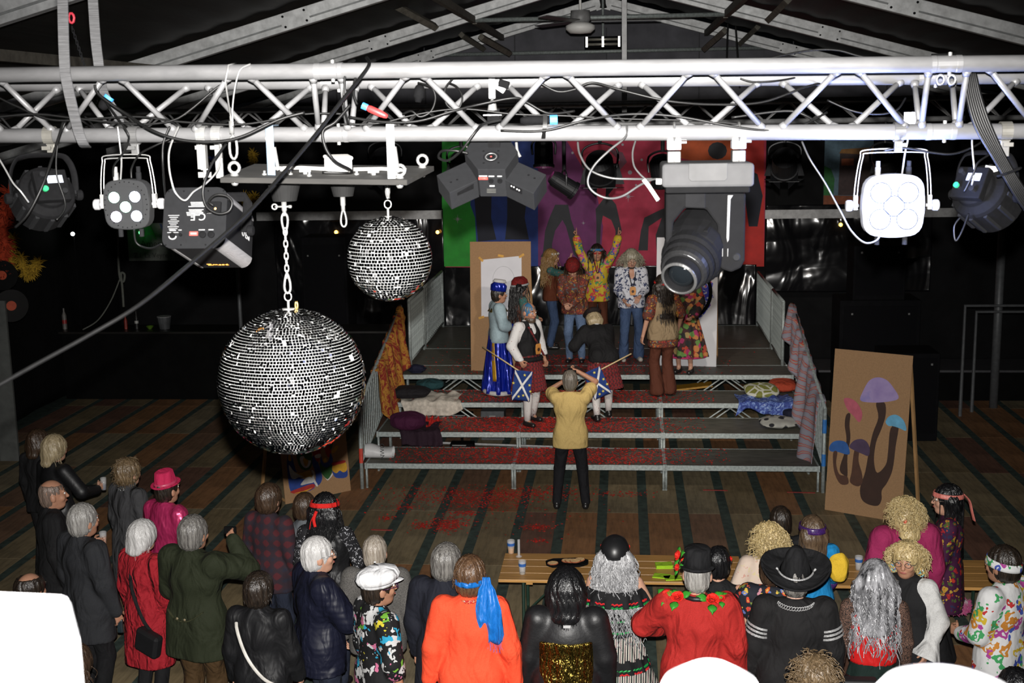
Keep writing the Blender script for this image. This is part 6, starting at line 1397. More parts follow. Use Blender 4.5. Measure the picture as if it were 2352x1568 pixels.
    def hlathe(s,name,prof,m,x=0,y=-.008,z=0,tilt=0,n=28,sx=1,sy=1.2,roll=0):
        g=MB(); k=s.hk; M=s.HM(x,y,z)@Matrix.Rotation(tilt,4,'X')@Matrix.Rotation(roll,4,'Y')@Matrix.Diagonal((sx*k,sy*k,k,1)); g.lathe(prof,n,M); return g.build(name,m,s.t,smooth=True)
    def glasses(s,m=None):
        m=m or mat('glasses_frame',(.03,.028,.027),.3); k=s.hk; gl=s.t
        for g_ in(-1,1):
            g=MB(); g.tube([s.HM(0,0,0)@V((g_*.034+.022*math.cos(a*.45))*k,.112*k,(.006+.017*math.sin(a*.45))*k) for a in range(14)],.0022*k,6,closed=True); o=g.build('spectacle_rim',m,gl,smooth=True)
            g=MB(); g.tube([s.HM(g_*.056,.112,.010).translation,s.HM(g_*.082,.09,.010).translation,s.HM(g_*.086,-.005,.006).translation],.0022*k,6); g.build('spectacle_arm',m,gl,smooth=True)
    def tube_part(s,name,pts,r,m,flat=1,n=8,sm=True):
        g=MB(); g.tube(spline(pts,6),r,n,flat=flat); return g.build(name,m,s.t,smooth=sm)
    def W(s,x,y,z): return V(x*s.k,y*s.k,z*s.k)
# ================================================================== THE AUDIENCE
GREYH=hairm('grey_hair',(.16,.15,.14),(.34,.33,.31)); WHITEH=hairm('white_hair',(.38,.37,.36),(.55,.54,.53)); BRH=hairm('brown_hair',(.022,.013,.008),(.06,.035,.02)); DBH=hairm('dark_brown_hair',(.008,.006,.005),(.028,.019,.013)); BKH=hairm('black_hair',(.003,.003,.0035),(.010,.010,.011),.3)
BLH=hairm('blond_hair',(.20,.15,.08),(.42,.34,.21)); LBH=hairm('light_brown_hair',(.07,.045,.022),(.19,.13,.07)); BWIG=hairm('blond_wig_hair',(.28,.19,.075),(.60,.47,.23),.28,.8); SWIG=hairm('silver_wig_hair',(.12,.12,.125),(.46,.46,.47),.25,.9); SGH=hairm('salt_pepper_hair',(.05,.045,.042),(.20,.19,.175))
BWG2=hairm('black_silver_wig_hair',(.004,.004,.006),(.40,.40,.42),.2,1.0,sc=22)
BLEATH=mat('black_leather',(.008,.008,.009),.48,0,.2,30,.2); BCOAT=cloth('black_coat',(.009,.009,.010))
def stand(px,py,h): p=AZ(px,py,h); return (p.x,p.y,0)
def prop(name,label,cat,p,parent=None): return thing(name,label,cat,p)
def beer(label,p,col=(.55,.25,.02),h=.12,r=.035,fill=.5,stripe=None):
    """clear plastic cup with drink"""
    t=thing('plastic_cup',label,'cup',p)
    if 'clear_plastic' not in MATS:
        m,n,b=_nt('clear_plastic'); b.inputs['Base Color'].default_value=(.9,.9,.9,1); b.inputs['Roughness'].default_value=.1; b.inputs['Alpha'].default_value=.22
        a=noise(n,texco(n),30); n.links.new(ramp(n,a.outputs[0],[(.3,(.85,.85,.85)),(.7,(.95,.95,.95))]),b.inputs['Base Color']); MATS['clear_plastic']=m
    g=MB(); g.lathe([(r*.75,0),(r,h),(r*.96,h),(r*.72,.004),(0,.004)],20); g.build('cup',MATS['clear_plastic'],t,smooth=True)
    if fill: g=MB(); g.lathe([(0,.005),(r*.70,.005),(r*(.72+.23*fill),h*fill),(0,h*fill)],20); g.build('drink',mat('drink_%d'%int(col[0]*100),col,.2),t)
    if stripe: g=MB(); g.lathe([(r*.93,h*.6),(r*.985,h*.82)],20,caps=False); g.build('printed_band',stripe,t,smooth=True)
    return t
BLUEB=mat('blue_print_band',(.03,.12,.4),.5)
# --- back row left
P=Person('person in black with brown hair, half hidden behind the blond person at far left',stand(84,1000,1.58),1.62,-.3,seed=40); P.body(); P.top(BCOAT,hem=.8); P.trousers(BLACKT); P.shoes(); P.hair(BRH,thick=.022,length=.08)
P=Person('blond person in a black leather jacket holding a glass at far left',stand(120,1006,1.72),1.72,-.55,seed=41,rw=(.27,.30,1.16),curl=.8,point={'R':dict(dir=(-.2,1,.2),thumb=(0,.1,1),curl=.9)}); P.body(); P.top(BLEATH,hem=.8,g=.03); P.trousers(BLACKT); P.shoes(); P.hair(BLH,thick=.026,length=.07,width=.085); P.strands(BLH,90,.13,.006,1.2,.004,base=.1,spread=.02)
w_=P.J['wrR']; q=WM(P.t)@V(*(w_+np.array((-.02,.10,-.03)))); beer('small drinking glass held by the blond person at far left',(q.x,q.y,q.z),(.02,.03,.10),.13,.032,.45)
P=Person('bald person in a black overcoat with a drink at the left',stand(112,1106,1.76),1.76,-1.05,'warm',seed=42,build=1.08,lw=(-.12,.33,1.10),point={'L':dict(dir=(.3,1,.1),thumb=(0,0,1),curl=.9)}); P.body(); P.top(BCOAT,hem=.55,g=.035,flare=.03,collar=.02); P.trousers(BLACKT); P.shoes(); P.hair(hairm('shaved_hair',(.10,.075,.06),(.2,.14,.11)),thick=.001,bald=True)
w_=P.J['wrL']; q=WM(P.t)@V(*(w_+np.array((.03,.10,-.03)))); beer('cup of amber drink held by the bald person in the black overcoat',(q.x,q.y,q.z),(.6,.2,.02),.12,.034,.6)
P=Person('grey haired person in a long dark grey jacket at the left',stand(183,1164,1.80),1.80,-.6,'warm',seed=43,build=1.1,rw=(.27,.10,.84)); P.body(); P.top(cloth('charcoal_wool',(.022,.023,.026)),hem=.66,g=.034,flare=.02,collar=.02); P.trousers(BLACKT); P.shoes(); P.hair(GREYH,thick=.014)
w_=P.J['wrR']; q=WM(P.t)@V(*(w_+np.array((.0,.03,-.14)))); t=thing('glasses_case','dark glasses case in the hand of the grey haired person','case',(q.x,q.y,q.z)); g=MB(); g.box((0,0,0),(.05,.03,.12)); g.build('case_body',mat('dark_teal_case',(.015,.025,.03),.4),t,bevel=.012)
P=Person('person with a bald crown and dark hair behind the white box',stand(62,1322,1.68),1.68,-.3,'warm',seed=44); P.body(); P.top(BCOAT,hem=.8); P.trousers(BLACKT); P.shoes(); P.hair(DBH,thick=.014,bald=True)
P=Person('person with brown hair low in the left corner below the white box',stand(165,1492,1.62),1.62,-.3,seed=45); P.body(); P.top(BCOAT,hem=.8); P.trousers(BLACKT); P.shoes(); P.hair(BRH,thick=.024,length=.1); P.strands(BRH,120,.18,.01,1.5,.0035,base=.1,spread=.03)
P=Person('curly brown haired person in a long grey coat beside the pink hat',stand(289,1060,1.68),1.68,-.55,seed=46); P.body(); P.top(cloth('grey_wool_coat',(.045,.045,.048),fold=.7),hem=.42,g=.034,flare=.05,collar=.03); P.trousers(BLACKT); P.shoes(); P.hair(LBH,thick=.024,curly=1); P.strands(LBH,150,.05,curl=.010,freq=1.2,r=.0035,fall=.3,segs=8)
m_=printed('black_white_scarf',(.02,.02,.02),[(.5,.5,.5),(.3,.3,.3)],60,.35); P.tube_part('scarf',[P.W(.07*math.cos(a),-.01+.07*math.sin(a),1.50+.02*math.sin(a)) for a in np.linspace(0,5.9,9)],.024,m_)
# pink satin
P=Person('person in a glossy pink satin shirt and pink trilby',stand(377,1096,1.72),1.72,-.5,'warm',seed=47); P.body()
PINK=mat('pink_satin',(.55,.035,.14),.34,.45,.1,8,.0,spec=.9)
n=PINK.node_tree; bumpn(n,n.nodes['Principled BSDF'],noise(n,texco(n,(1,1,.5)),11,2).outputs[0],.9,.04)
P.top(PINK,hem=.74,g=.036,flare=.015,collar=.015,name='satin_shirt',wr=.016,sleeve=.9); P.trousers(BLACKT); P.shoes(); P.hair(DBH,thick=.008)
PV=cloth('pink_velvet',(.46,.018,.075),sheen=.6); P.hlathe('hat_crown',[(.0,.115),(.03,.112),(.05,.125),(.066,.115),(.080,.03),(.086,.0)],PV,z=.045,tilt=.12); P.hlathe('hat_brim',[(.082,.005),(.100,-.004),(.110,.008),(.108,.016),(.098,.004),(.082,.012)],PV,z=.045,tilt=.12); P.hlathe('hat_band',[(.0865,.003),(.084,.032),(.080,.033)],mat('hat_band_rose',(.5,.05,.12),.4),z=.045,tilt=.12)
# red coat
P=Person('white haired person in a red quilted coat with a black shoulder bag',stand(322,1203,1.64),1.64,-.45,seed=48); P.body(); RC=cloth('red_quilted_coat',(.30,.012,.020),fold=.9,fs=12); P.top(RC,hem=.46,g=.032,flare=.04,collar=.03,puff=.07,name='quilted_coat'); P.trousers(BLACKT); P.shoes(); P.hair(WHITEH,thick=.026,length=.045,width=.09); P.strands(WHITEH,110,.12,.004,1,.004,base=.105,spread=-.02)
P.tube_part('bag_strap',[P.W(-.16,.02,1.46),P.W(.02,-.17,1.25),P.W(.16,-.20,.98),P.W(.22,-.14,.82)],.014,BLACKT,flat=.3)
t=P.t; g=MB(); g.box((0,0,0),(.24,.09,.20),Matrix.Translation(P.W(.21,-.19,.76))@Matrix.Rotation(.25,4,'Y')); g.build('shoulder_bag',mat('black_nylon',(.006,.006,.007),.6),t,bevel=.025)
# green corduroy
P=Person('person in a dark green corduroy jacket raising a small camera',stand(438,1192,1.82),1.82,-.35,'warm',seed=49,build=1.16,rw=(.20,.24,1.53),rpole=(.7,0,-1),lw=(-.16,.26,1.1),point={'R':dict(dir=(-.8,.5,.5),thumb=(-.4,-.3,-.6),curl=.7)}); P.body(); P.top(cloth('dark_green_corduroy',(.016,.020,.009),sheen=.2,fold=.6),hem=.68,g=.036,flare=.025,collar=.02); P.trousers(cloth('brown_corduroy',(.055,.030,.011),fold=.8),g=.03); P.shoes(); P.hair(SGH,thick=.015)
for x in(-.035,.035): g=MB(); g.lathe([(.011,0),(.008,.005),(0,.006)],10,aim(P.W(x,-.185,1.02),(0,-1,0))); g.build('back_button',mat('brass_button',(.4,.32,.2),.4,.5),P.t)
P.tube_part('half_belt',[P.W(-.17,-.13,1.06),P.W(-.06,-.178,1.01),P.W(.06,-.178,1.01),P.W(.17,-.13,1.08)],.010,cloth('green_cord_belt',(.03,.032,.014)),flat=.5)
q=WM(P.t)@V(*(P.J['wrR']+np.array((-.09,.08,.05)))); t=thing('compact_camera','small black camera held up by the person in green corduroy','camera',(q.x,q.y,q.z)); g=MB(); g.box((0,0,0),(.10,.025,.06)); g.build('camera_body',BLACKP,t,bevel=.006); g=MB(); g.lathe([(.02,0),(.02,.02),(.016,.024)],16,aim((0,.012,0),(0,1,0))); g.build('lens',DARKM,t)
# plaid shirt
P=Person('brown haired person in a dark red and blue plaid shirt',stand(614,1129,1.66),1.70,-.4,seed=50); P.body(); P.top(tartan('dark_plaid',(.018,.008,.014),(.010,.010,.022),(.06,.006,.010),3.2),hem=.78,g=.03,collar=.015,name='plaid_shirt'); P.trousers(JEAN); P.shoes(); P.hair(BRH,thick=.024)
P=Person('child with brown hair in a grey vest beside the black braids',stand(697,1140,1.55),1.55,-.2,seed=51); P.body(); P.top(cloth('grey_vest',(.10,.11,.12)),hem=.8,g=.025,collar=.02,sleeve=0,name='vest'); P.trousers(JEAN); P.shoes(); P.hair(BRH,thick=.024)
P=Person('person with long black braids, red headband and black quilted vest',stand(744,1140,1.74),1.74,-.1,seed=52,rw=(.24,.25,1.0)); P.body(); P.top(printed('black_white_paisley',(.012,.012,.014),[(.38,.38,.40),(.25,.25,.27),(.02,.02,.02)],24,.33,edge=.25),hem=.9,g=.02,name='paisley_shirt'); P.top(cloth('black_quilted_nylon',(.010,.010,.011),.45,.5),hem=.80,g=.045,sleeve=0,puff=.075,collar=.03,name='quilted_vest'); P.trousers(JEAN); P.shoes(); P.hair(BKH,thick=.018,length=.20,width=.11); P.strands(BKH,150,.36,.003,5,.0055,base=.105,spread=.05)
RB=cloth('red_headband_cloth',(.55,.015,.012)); P.band(RB,.052,.034,(.112,.132),-.12,lab='bright red headband'); P.tube_part('headband_knot',[P.HM(-.02,-.145,.03).translation,P.HM(-.04,-.155,-.03).translation,P.HM(-.03,-.16,-.09).translation],.014,RB,flat=.4); P.tube_part('headband_tail',[P.HM(-.02,-.145,.03).translation,P.HM(-.06,-.155,-.04).translation,P.HM(-.075,-.16,-.11).translation],.010,RB,flat=.4)
q=WM(P.t)@V(*(P.J['wrR']+np.array((.02,.05,-.12)))); t=thing('paper_roll','white paper roll held by the person with black braids','paper',(q.x,q.y,q.z)); g=MB(); g.lathe([(.03,0),(.03,.3),(.027,.3),(.027,0)],16,Matrix.Rotation(.25,4,'Y')); g.build('rolled_sheet',WHITEP,t,smooth=True)
# navy puffer
P=Person('white haired person with glasses in a navy quilted jacket',stand(722,1240,1.78),1.78,-1.0,'fair',seed=53,build=1.12,rw=(.16,.36,1.16),hy=-.15,point={'R':dict(dir=(-.6,.8,.2),thumb=(0,0,1),curl=.7)}); P.body(); P.top(cloth('navy_quilted',(.008,.009,.020),.5,.5),hem=.76,g=.045,puff=.10,collar=.03,name='quilted_jacket'); P.trousers(JEAN); P.shoes(); P.hair(WHITEH,thick=.012); P.glasses(mat('silver_spectacles',(.4,.4,.4),.3,.7))
P=Person('dark haired person in a black coat with a white shoulder strap',stand(590,1318,1.68),1.66,-.15,seed=54,rw=(.25,.14,.88)); P.body(); P.top(cloth('black_smooth_coat',(.009,.009,.010),.55),hem=.60,g=.036,flare=.03,collar=.03); P.trousers(BLACKT); P.shoes(); P.hair(DBH,thick=.022); P.strands(DBH,90,.06,.004,1,.0035,base=.1,spread=.0)
P.tube_part('white_strap',[P.W(-.155,-.02,1.47),P.W(-.14,-.11,1.38),P.W(-.04,-.175,1.18),P.W(.09,-.185,1.02),P.W(.2,-.13,.93)],.013,mat('off_white_strap',(.5,.48,.44),.5),flat=.35)
# white cap
P=Person('person in a white flat cap and black tropical print shirt',stand(862,1312,1.74),1.74,-.95,'tan',seed=55,build=1.05,hy=-.1); P.body()
TP=printed('black_tropical_print',(.008,.008,.009),[(.5,.5,.5),(.008,.008,.009),(.45,.45,.45),(.008,.008,.009),(.50,.42,.03),(.5,.5,.5),(.008,.008,.009),(.02,.26,.42),(.46,.46,.46),(.008,.008,.009),(.45,.12,.22),(.008,.008,.009),(.12,.3,.03)],17,.55,edge=.24)
P.top(TP,hem=.74,g=.034,flare=.01,collar=.012,sleeve=.62,open_cuff=.02,name='tropical_shirt'); P.trousers(BLACKT); P.shoes(); P.hair(DBH,thick=.010)
WC=cloth('white_cotton_cap',(.66,.66,.67),fold=.5); P.hlathe('cap_crown',[(.0,.085),(.06,.080),(.105,.060),(.122,.025),(.114,-.005),(.094,-.02)],WC,y=-.004,z=.055,tilt=.10,sy=1.22); P.hlathe('cap_band',[(.095,-.03),(.097,.0),(.093,.0)],WC,y=-.01,z=.05,tilt=.05)
g=MB(); g.grid(lambda u,v:((.088-.01*v)*math.cos(math.pi*(.08+.84*u))*P.hk*1.0,(.100+.075*v*math.sin(math.pi*u)**.5)*math.sin(math.pi*(.08+.84*u))*P.hk,(.0-.022*v)*P.hk),20,6,M=P.HM(0,-.005,.052)); g.build('cap_peak',WC,P.t,smooth=True,thick=.006); g=MB(); g.lathe([(.009,0),(.006,.006),(0,.007)],10,P.HM(0,-.02,.168)); g.build('cap_button',WC,P.t); P.glasses(mat('purple_sunglasses',(.05,.01,.05),.2))
P=Person('grey haired person in a speckled grey jumper behind the white cap',stand(860,1260,1.60),1.68,0,seed=56,build=1.1); P.body(); P.top(mat('grey_knit',(.085,.080,.074),.95,0,.5,130,.3),hem=.80,g=.03,name='jumper'); P.trousers(BLACKT); P.shoes(); P.hair(hairm('thin_grey_hair',(.20,.16,.12),(.36,.32,.27)),thick=.010,recede=.0)
P=Person('person with slick grey hair in a dark navy coat',stand(1022,1257,1.80),1.80,-.35,'warm',seed=57,build=1.1); P.body(); P.top(cloth('dark_navy_coat',(.010,.011,.018)),hem=.60,g=.035,flare=.03,collar=.035); P.trousers(BLACKT); P.shoes(); P.hair(SGH,thick=.016)
# orange jacket
P=Person('person in a bright orange jacket with a blue scarf tied round the head',stand(1078,1286,1.86),1.86,0,'warm',seed=58,build=1.02,lw=(-.30,.02,.86),rw=(.30,.02,.86)); P.body(); P.top(cloth('orange_jacket',(.80,.075,.028),fold=.45),hem=.62,g=.032,flare=.015,collar=.012,name='orange_jacket'); P.trousers(BLACKT); P.shoes(); P.hair(hairm('auburn_hair',(.045,.022,.012),(.13,.07,.035)),thick=.016); P.strands(MATS['auburn_hair'],70,.04,.003,1,.003,base=.1,spread=0)
P.tube_part('patterned_collar',[P.W(.068*math.cos(a),-.01+.068*math.sin(a),1.50+.012*math.sin(a)) for a in np.linspace(0,6.1,9)],.016,printed('red_yellow_collar',(.4,.02,.02),[(.6,.35,.03),(.5,.4,.3)],60,.35))
BS=cloth('blue_silk_scarf',(.008,.135,.46),.45,.9,spec=.5); P.band(BS,-.005,.030,(.097,.119),.05,lab='blue scarf headband')
g=MB(); k=P.k; b0=P.HM(.105,-.05,.03).translation
def fs(u,v):
    wd=.035+.05*min(1,v*2.2); x=b0.x+(u-.5)*2*wd*k*(1 if v>.15 else .6)+.03*v*k; z=b0.z+.05*k*math.sin(min(1,v*6)*math.pi)*.6-.43*k*v-.035*abs(math.sin(u*7))*v*v*k
    return (x,b0.y-.05*k-.03*k*math.sin(v*3)+.010*math.sin(u*16+v*4)*(.4+v),z)
g.grid(fs,26,24); g.build('scarf_tail',BS,P.t,smooth=True,thick=.004)
g=MB()
for i in range(18): u=i/17; p0=V(*fs(u,1)); g.tube([p0,p0+V(.006*math.sin(i*2),-.002,-.035),p0+V(.01*math.sin(i*3),0,-.065)],.0012,4)
o=g.build('scarf_fringe',BS,P.t); o['kind']='stuff'
# black bob with gold jacket
m,n,b=_nt('gold_lame'); v_=N(n,'ShaderNodeTexVoronoi'); v_.inputs['Scale'].default_value=210; n.links.new(texco(n),v_.inputs['Vector']); n.links.new(ramp(n,noise(n,texco(n),90,2).outputs[0],[(.35,(.05,.04,.008)),(.65,(.34,.24,.05))]),b.inputs['Base Color']); b.inputs['Metallic'].default_value=.95; b.inputs['Roughness'].default_value=.28; bumpn(n,b,noise(n,texco(n,(1.2,1.2,.35)),22,3).outputs[0],1,.05); GOLD=m
P=Person('person with a black bob wig in a black and gold jacket',stand(1300,1320,1.74),1.74,0,'fair',seed=59,build=1.12); P.body(); P.top(BLEATH,hem=.70,g=.036,flare=.02,collar=.02,name='black_jacket'); P.trousers(BLACKT); P.shoes()
S_=P._grid(.0165,['waist','chest','pelv','shL','shR'],.22,.7); kk=P.k; S_.cap(P.J['waist'],P.J['chest'],.160*kk*1.12,.184*kk*1.12,.05,1.2,.82); S_.cap(P.J['waist'],P.J['pelv']-np.array((0,0,.2)),.165*kk*1.12,.215*kk*1.12,.05,1.22,.95); S_.plane((0,0,1.30*kk),(0,0,1)); S_.plane((0,0,.72*kk),(0,0,-1)); S_.plane((0,-.02,0),(0,1,0)); S_.plane((.19*kk,0,0),(1,0,0)); S_.plane((-.19*kk,0,0),(-1,0,0)); Pm,Fm=S_.mesh(); obj('gold_back_panel',np_mesh('gold_back_panel',wob(Pm,.006,14,3),Fm),GOLD,P.t)
g=MB(); g.box((0,0,0),(.05,.002,.02),Matrix.Translation(P.W(.01,-.155,1.43))@Matrix.Rotation(-.35,4,'X')); g.build('white_label',PRINTW,P.t)
P.hair(BKH,thick=.040,length=.085,width=.115,side=.03,depth=.07,top=.9); P.strands(BKH,200,.22,.003,1,.0045,base=.128,spread=-.03,seed=3)
# grey wig, mexican dress
DRB=cloth('black_dress_cotton',(.009,.009,.010)); STP=None
m,n,b=_nt('mexican_stripes'); wv=N(n,'ShaderNodeTexWave',wave_type='BANDS',bands_direction='X'); wv.inputs['Scale'].default_value=9; wv.inputs['Distortion'].default_value=1.5; n.links.new(texco(n,(1,.6,.12)),wv.inputs[0]); n.links.new(ramp(n,wv.outputs[1],[(0,(.012,.012,.012)),(.2,(.55,.55,.53)),(.38,(.05,.25,.05)),(.52,(.6,.6,.58)),(.66,(.45,.02,.03)),(.8,(.6,.6,.58)),(.92,(.01,.01,.01))],'CONSTANT'),b.inputs['Base Color']); b.inputs['Roughness'].default_value=.8; STRM=m
RICR=cloth('red_ricrac',(.55,.015,.02)); RICG=mat('green_ricrac',(.01,.30,.06),.35,.3)
def ric(P,z,r,m,yo=0,name='ricrac_trim'):
    k=P.k; P_=[V(r*1.12*k*math.cos(a),(yo+r*.88*math.sin(a))*k,(z+.006*math.sin(a*46))*k) for a in np.linspace(0,2*math.pi,139)[:-1]]; g=MB(); g.tube(P_,.007,5,closed=True); g.build(name,m,P.t)
def mexdress(P):
    k=P.k; P.top(DRB,hem=.93,g=.02,sleeve=.0,name='bodice'); 
    P.skirt(DRB,1.39,1.27,.20,.245,'shoulder_frill',12,.01); ric(P,1.30,.236,RICR,0); ric(P,1.275,.248,RICG,0)
    ric(P,1.12,.150,RICG,.005); ric(P,1.02,.145,RICG,.005)
    P.skirt(STRM,.98,.80,.15,.22,'striped_frill',16,.01); P.skirt(DRB,.81,.70,.215,.25,'black_tier',14,.008); ric(P,.735,.245,RICG); ric(P,.705,.252,RICR); P.skirt(STRM,.70,.42,.25,.34,'striped_skirt',18,.012)
P=Person('person with a long silver wavy wig in a black frilled dress',stand(1412,1246,1.66),1.66,-.05,'fair',seed=60,build=1.02,rw=(.2,.25,1.15)); P.body(); mexdress(P); P.shoes(); P.hair(SWIG,thick=.024,length=.30,width=.13,depth=.06); P.strands(SWIG,300,.56,.020,3.2,.0045,base=.115,spread=.10,seed=2,segs=22)
P.hlathe('black_crown',[(0,.136),(.05,.128),(.088,.095),(.106,.05),(.108,.025)],mat('black_band_shine',(.01,.01,.011),.4),z=.02,tilt=.25)
def rose(P,M,r,name='red_rose',m=None,leaf=True):
    m=m or cloth('red_silk_rose',(.62,.02,.012),.6,.3); g=MB()
    for i in range(9):
        a=i*2.4; rr=r*(.25+.75*i/9); g.grid(lambda u,v:(rr*math.cos(a+(u-.5)*2.4)*(.55+.5*v),rr*math.sin(a+(u-.5)*2.4)*(.55+.5*v),r*(.7-.055*i*1.0)*v+ -.1*r),7,4,M=M)
    o=g.build(name,m,P.t,smooth=True,thick=.002)
    if leaf:
        L=cloth('green_silk_leaf',(.03,.22,.02),.5,.2)
        for a in(.6,2.8,4.6):
            g=MB(); c,s_=math.cos(a),math.sin(a); g.grid(lambda u,v:((r*.6+r*1.6*v)*c-s_*(u-.5)*r*1.3*math.sin(math.pi*min(1,v+.1)),(r*.6+r*1.6*v)*s_+c*(u-.5)*r*1.3*math.sin(math.pi*min(1,v+.1)),-.2*r+.3*r*math.sin(v*3)-abs(u-.5)*.3*r),5,7,M=M); g.build('leaf',L,o,smooth=True,thick=.002)
for sx in(-1,1): rose(P,P.HM(sx*.095,.03,.065)@Matrix.Rotation(sx*1.2,4,'Y'),.022,leaf=False)
# red jacket, black hat with roses
P=Person('person in a red jacket and a black hat decked with red roses',stand(1602,1280,1.84),1.84,-.08,'fair',seed=61,build=1.08,lw=(-.25,.30,1.12),lpole=(-1,-.2,-.4)); P.body(); P.top(cloth('red_suede_jacket',(.33,.017,.014),fold=.9,sheen=.2),hem=.66,g=.040,flare=.02,name='red_jacket',wr=.012); P.trousers(BLACKT); P.shoes(); P.hair(GREYH,thick=.004)
BF=cloth('black_felt',(.008,.008,.009)); P.hlathe('hat_crown',[(0,.118),(.066,.116),(.078,.105),(.080,.05),(.088,.0)],BF,z=.052,tilt=-.05); P.hlathe('hat_brim',[(.085,.0),(.098,-.010),(.106,.0),(.104,.008),(.085,.010)],BF,z=.052,tilt=-.05)
for a,z,r in ((2.85,.10,.046),(3.2,.04,.030),(2.4,.05,.026)): rose(P,P.HM(.118*math.cos(a),.125*math.sin(a)-.01,z)@aim((0,0,0),(math.cos(a),math.sin(a)*1.0-.5,.35)),r)
for x,y,r in ((-.13,-.085,.050),(-.20,-.05,.042),(.10,-.10,.052),(.16,-.07,.034)): rose(P,Matrix.Translation(P.W(x,y,1.50))@aim((0,0,0),(x,-.5,.7)),r)
g=MB(); g.tube([P.W(.085*math.cos(a),-.015+.085*math.sin(a),1.495) for a in np.linspace(0,6.1,12)],.018,8); g.build('black_satin_collar',BLEATH,P.t,smooth=True)
# tattooed person right of him
P=Person('dark haired person with a bare tattooed shoulder beside the red jacket',stand(1650,1280,1.56),1.62,-.25,'fair',seed=62); P.body(); mexdress(P); P.shoes(); P.hair(BKH,thick=.014)
g=MB(); e=P.J['shR']; d=P.J['elR']-e; g.tube([V(*(e+d*.05)),V(*(e+d*.45))],[.052,.047],14); g.build('tattoo',mat('tattoo_ink',(.055,.06,.06),.6,0,.6,45),P.t,smooth=True); rose(P,P.HM(.09,-.02,.05)@Matrix.Rotation(1.2,4,'Y'),.022,leaf=False)
P.tube_part('black_strap',[P.W(.05,-.075,1.46),P.W(.10,-.10,1.36),P.W(.13,-.08,1.27)],.006,BLACKT)
# blond curls in pale print
P=Person('person with curly blond wig in a pale printed dress beyond the sombrero',stand(1768,1208,1.68),1.68,.15,'fair',seed=63,lw=(-.28,.15,1.0)); P.body(); P.top(printed('pale_print',(.50,.40,.33),[(.45,.25,.2),(.5,.42,.25),(.52,.42,.36)],16,.25,edge=.3),hem=.5,g=.03,flare=.05,open_cuff=.03,name='pale_dress'); P.shoes(); P.hair(BWIG,thick=.018,length=.12,width=.09); P.strands(BWIG,460,.085,curl=.012,freq=2,r=.0036,fall=.7,seed=1)
FL=printed('bright_floral_print',(.012,.014,.02),[(.55,.06,.03),(.50,.10,.02),(.42,.04,.05),(.10,.14,.35),(.50,.33,.05),(.48,.07,.03),(.45,.20,.25),(.10,.16,.04)],23,.42,second=(.5,.35,.08),edge=.06)
P=Person('person in a bright floral shirt pressed behind the sombrero',stand(1775,1275,1.66),1.66,-.2,'fair',seed=64,lw=(-.24,.28,1.12)); P.body(); P.top(FL,hem=.52,g=.035,flare=.03,name='floral_shirt'); P.trousers(FL,g=.03); P.shoes(); P.hair(BRH,thick=.016)
g=MB(); g.tube([V(*(P.J['wrL']+np.array((0,0,0)))) ,V(*(P.J['wrL']+(P.J['wrL']-P.J['elL'])*.38))],[.034,.040],12); g.build('fingerless_glove',BLEATH,P.t,smooth=True)
P=Person('short brown haired person standing beyond the curly blond wig',stand(1794,1190,1.50),1.58,.1,'warm',seed=65); P.body(); P.top(BCOAT,hem=.8); P.trousers(BLACKT); P.shoes(); P.hair(DBH,thick=.012)
# purple sequin headband girl
P=Person('brown haired child with purple sequin headband in a blue and yellow top',stand(1868,1192,1.58),1.58,.25,'fair',seed=66,rw=(.27,.25,.98)); P.body(); P.top(cloth('bright_blue_top',(.01,.20,.46)),hem=.78,g=.03,name='blue_top',sleeve=.8); P.trousers(JEAN); P.shoes(); P.hair(hairm('straight_brown_hair',(.05,.03,.018),(.13,.085,.05)),thick=.020,length=.24,width=.10); P.strands(MATS['straight_brown_hair'],110,.34,.004,1,.004,base=.105,spread=.0)
SEQ=printed('purple_sequins',(.03,.008,.06),[(.12,.02,.20),(.04,.02,.16),(.20,.08,.30),(.02,.03,.2)],120,.45,rough=.25,spec=.9); P.band(SEQ,.035,.05,(.108,.130),.0)
g=MB(); g.tube([V(*(P.J['elR']+(P.J['wrR']-P.J['elR'])*t_)) for t_ in(.35,.7,.98)],[.056,.060,.05],12); g.build('sequin_cuff',SEQ,P.t,smooth=True)
soft('yellow_pouch','yellow soft pouch hanging beside the sombrero','pouch',cloth('yellow_plush',(.62,.40,.03)),AZ(1926,1335,1.12),(.16,.12,.24),0,0,3,power=2.4)
# sombrero
P=Person('person in a black embroidered suit and huge black sombrero',stand(1828,1290,1.82),1.82,-.05,'pale',seed=67,build=1.08,lw=(-.30,.08,.90)); P.body(); P.top(cloth('black_mariachi_suit',(.010,.0095,.010)),hem=.62,g=.034,flare=.02,name='embroidered_jacket'); P.trousers(BLACKT); P.shoes(); P.hair(SGH,thick=.004)
P.hlathe('sombrero_crown',[(0,.17),(.035,.165),(.06,.12),(.078,.05),(.098,.0)],BF,z=.045,tilt=.30,sy=1.1); 
g=MB(); kk=P.hk; g.grid(lambda u,v:((.085+.115*v)*math.cos(2*math.pi*u)*kk*1.02,(.095+.105*v)*math.sin(2*math.pi*u)*kk,(-.012*v+.05*v**3+.02*v*math.cos(4*math.pi*u))*kk),56,12,M=P.HM(0,-.01,.047)@Matrix.Rotation(.34,4,'X'),wrap=True); g.build('sombrero_brim',BF,P.t,smooth=True,thick=.012)
SIL_=mat('silver_braid',(.42,.42,.42),.4,.4,.4,90,.4); Mb=P.HM(0,-.01,.052)@Matrix.Rotation(.32,4,'X')
g=MB(); g.tube([Mb@V(.105*kk*math.cos(a),.112*kk*math.sin(a),.014*kk+.0*a) for a in np.linspace(math.pi*1.08,math.pi*1.92,16)],.0075,6); 
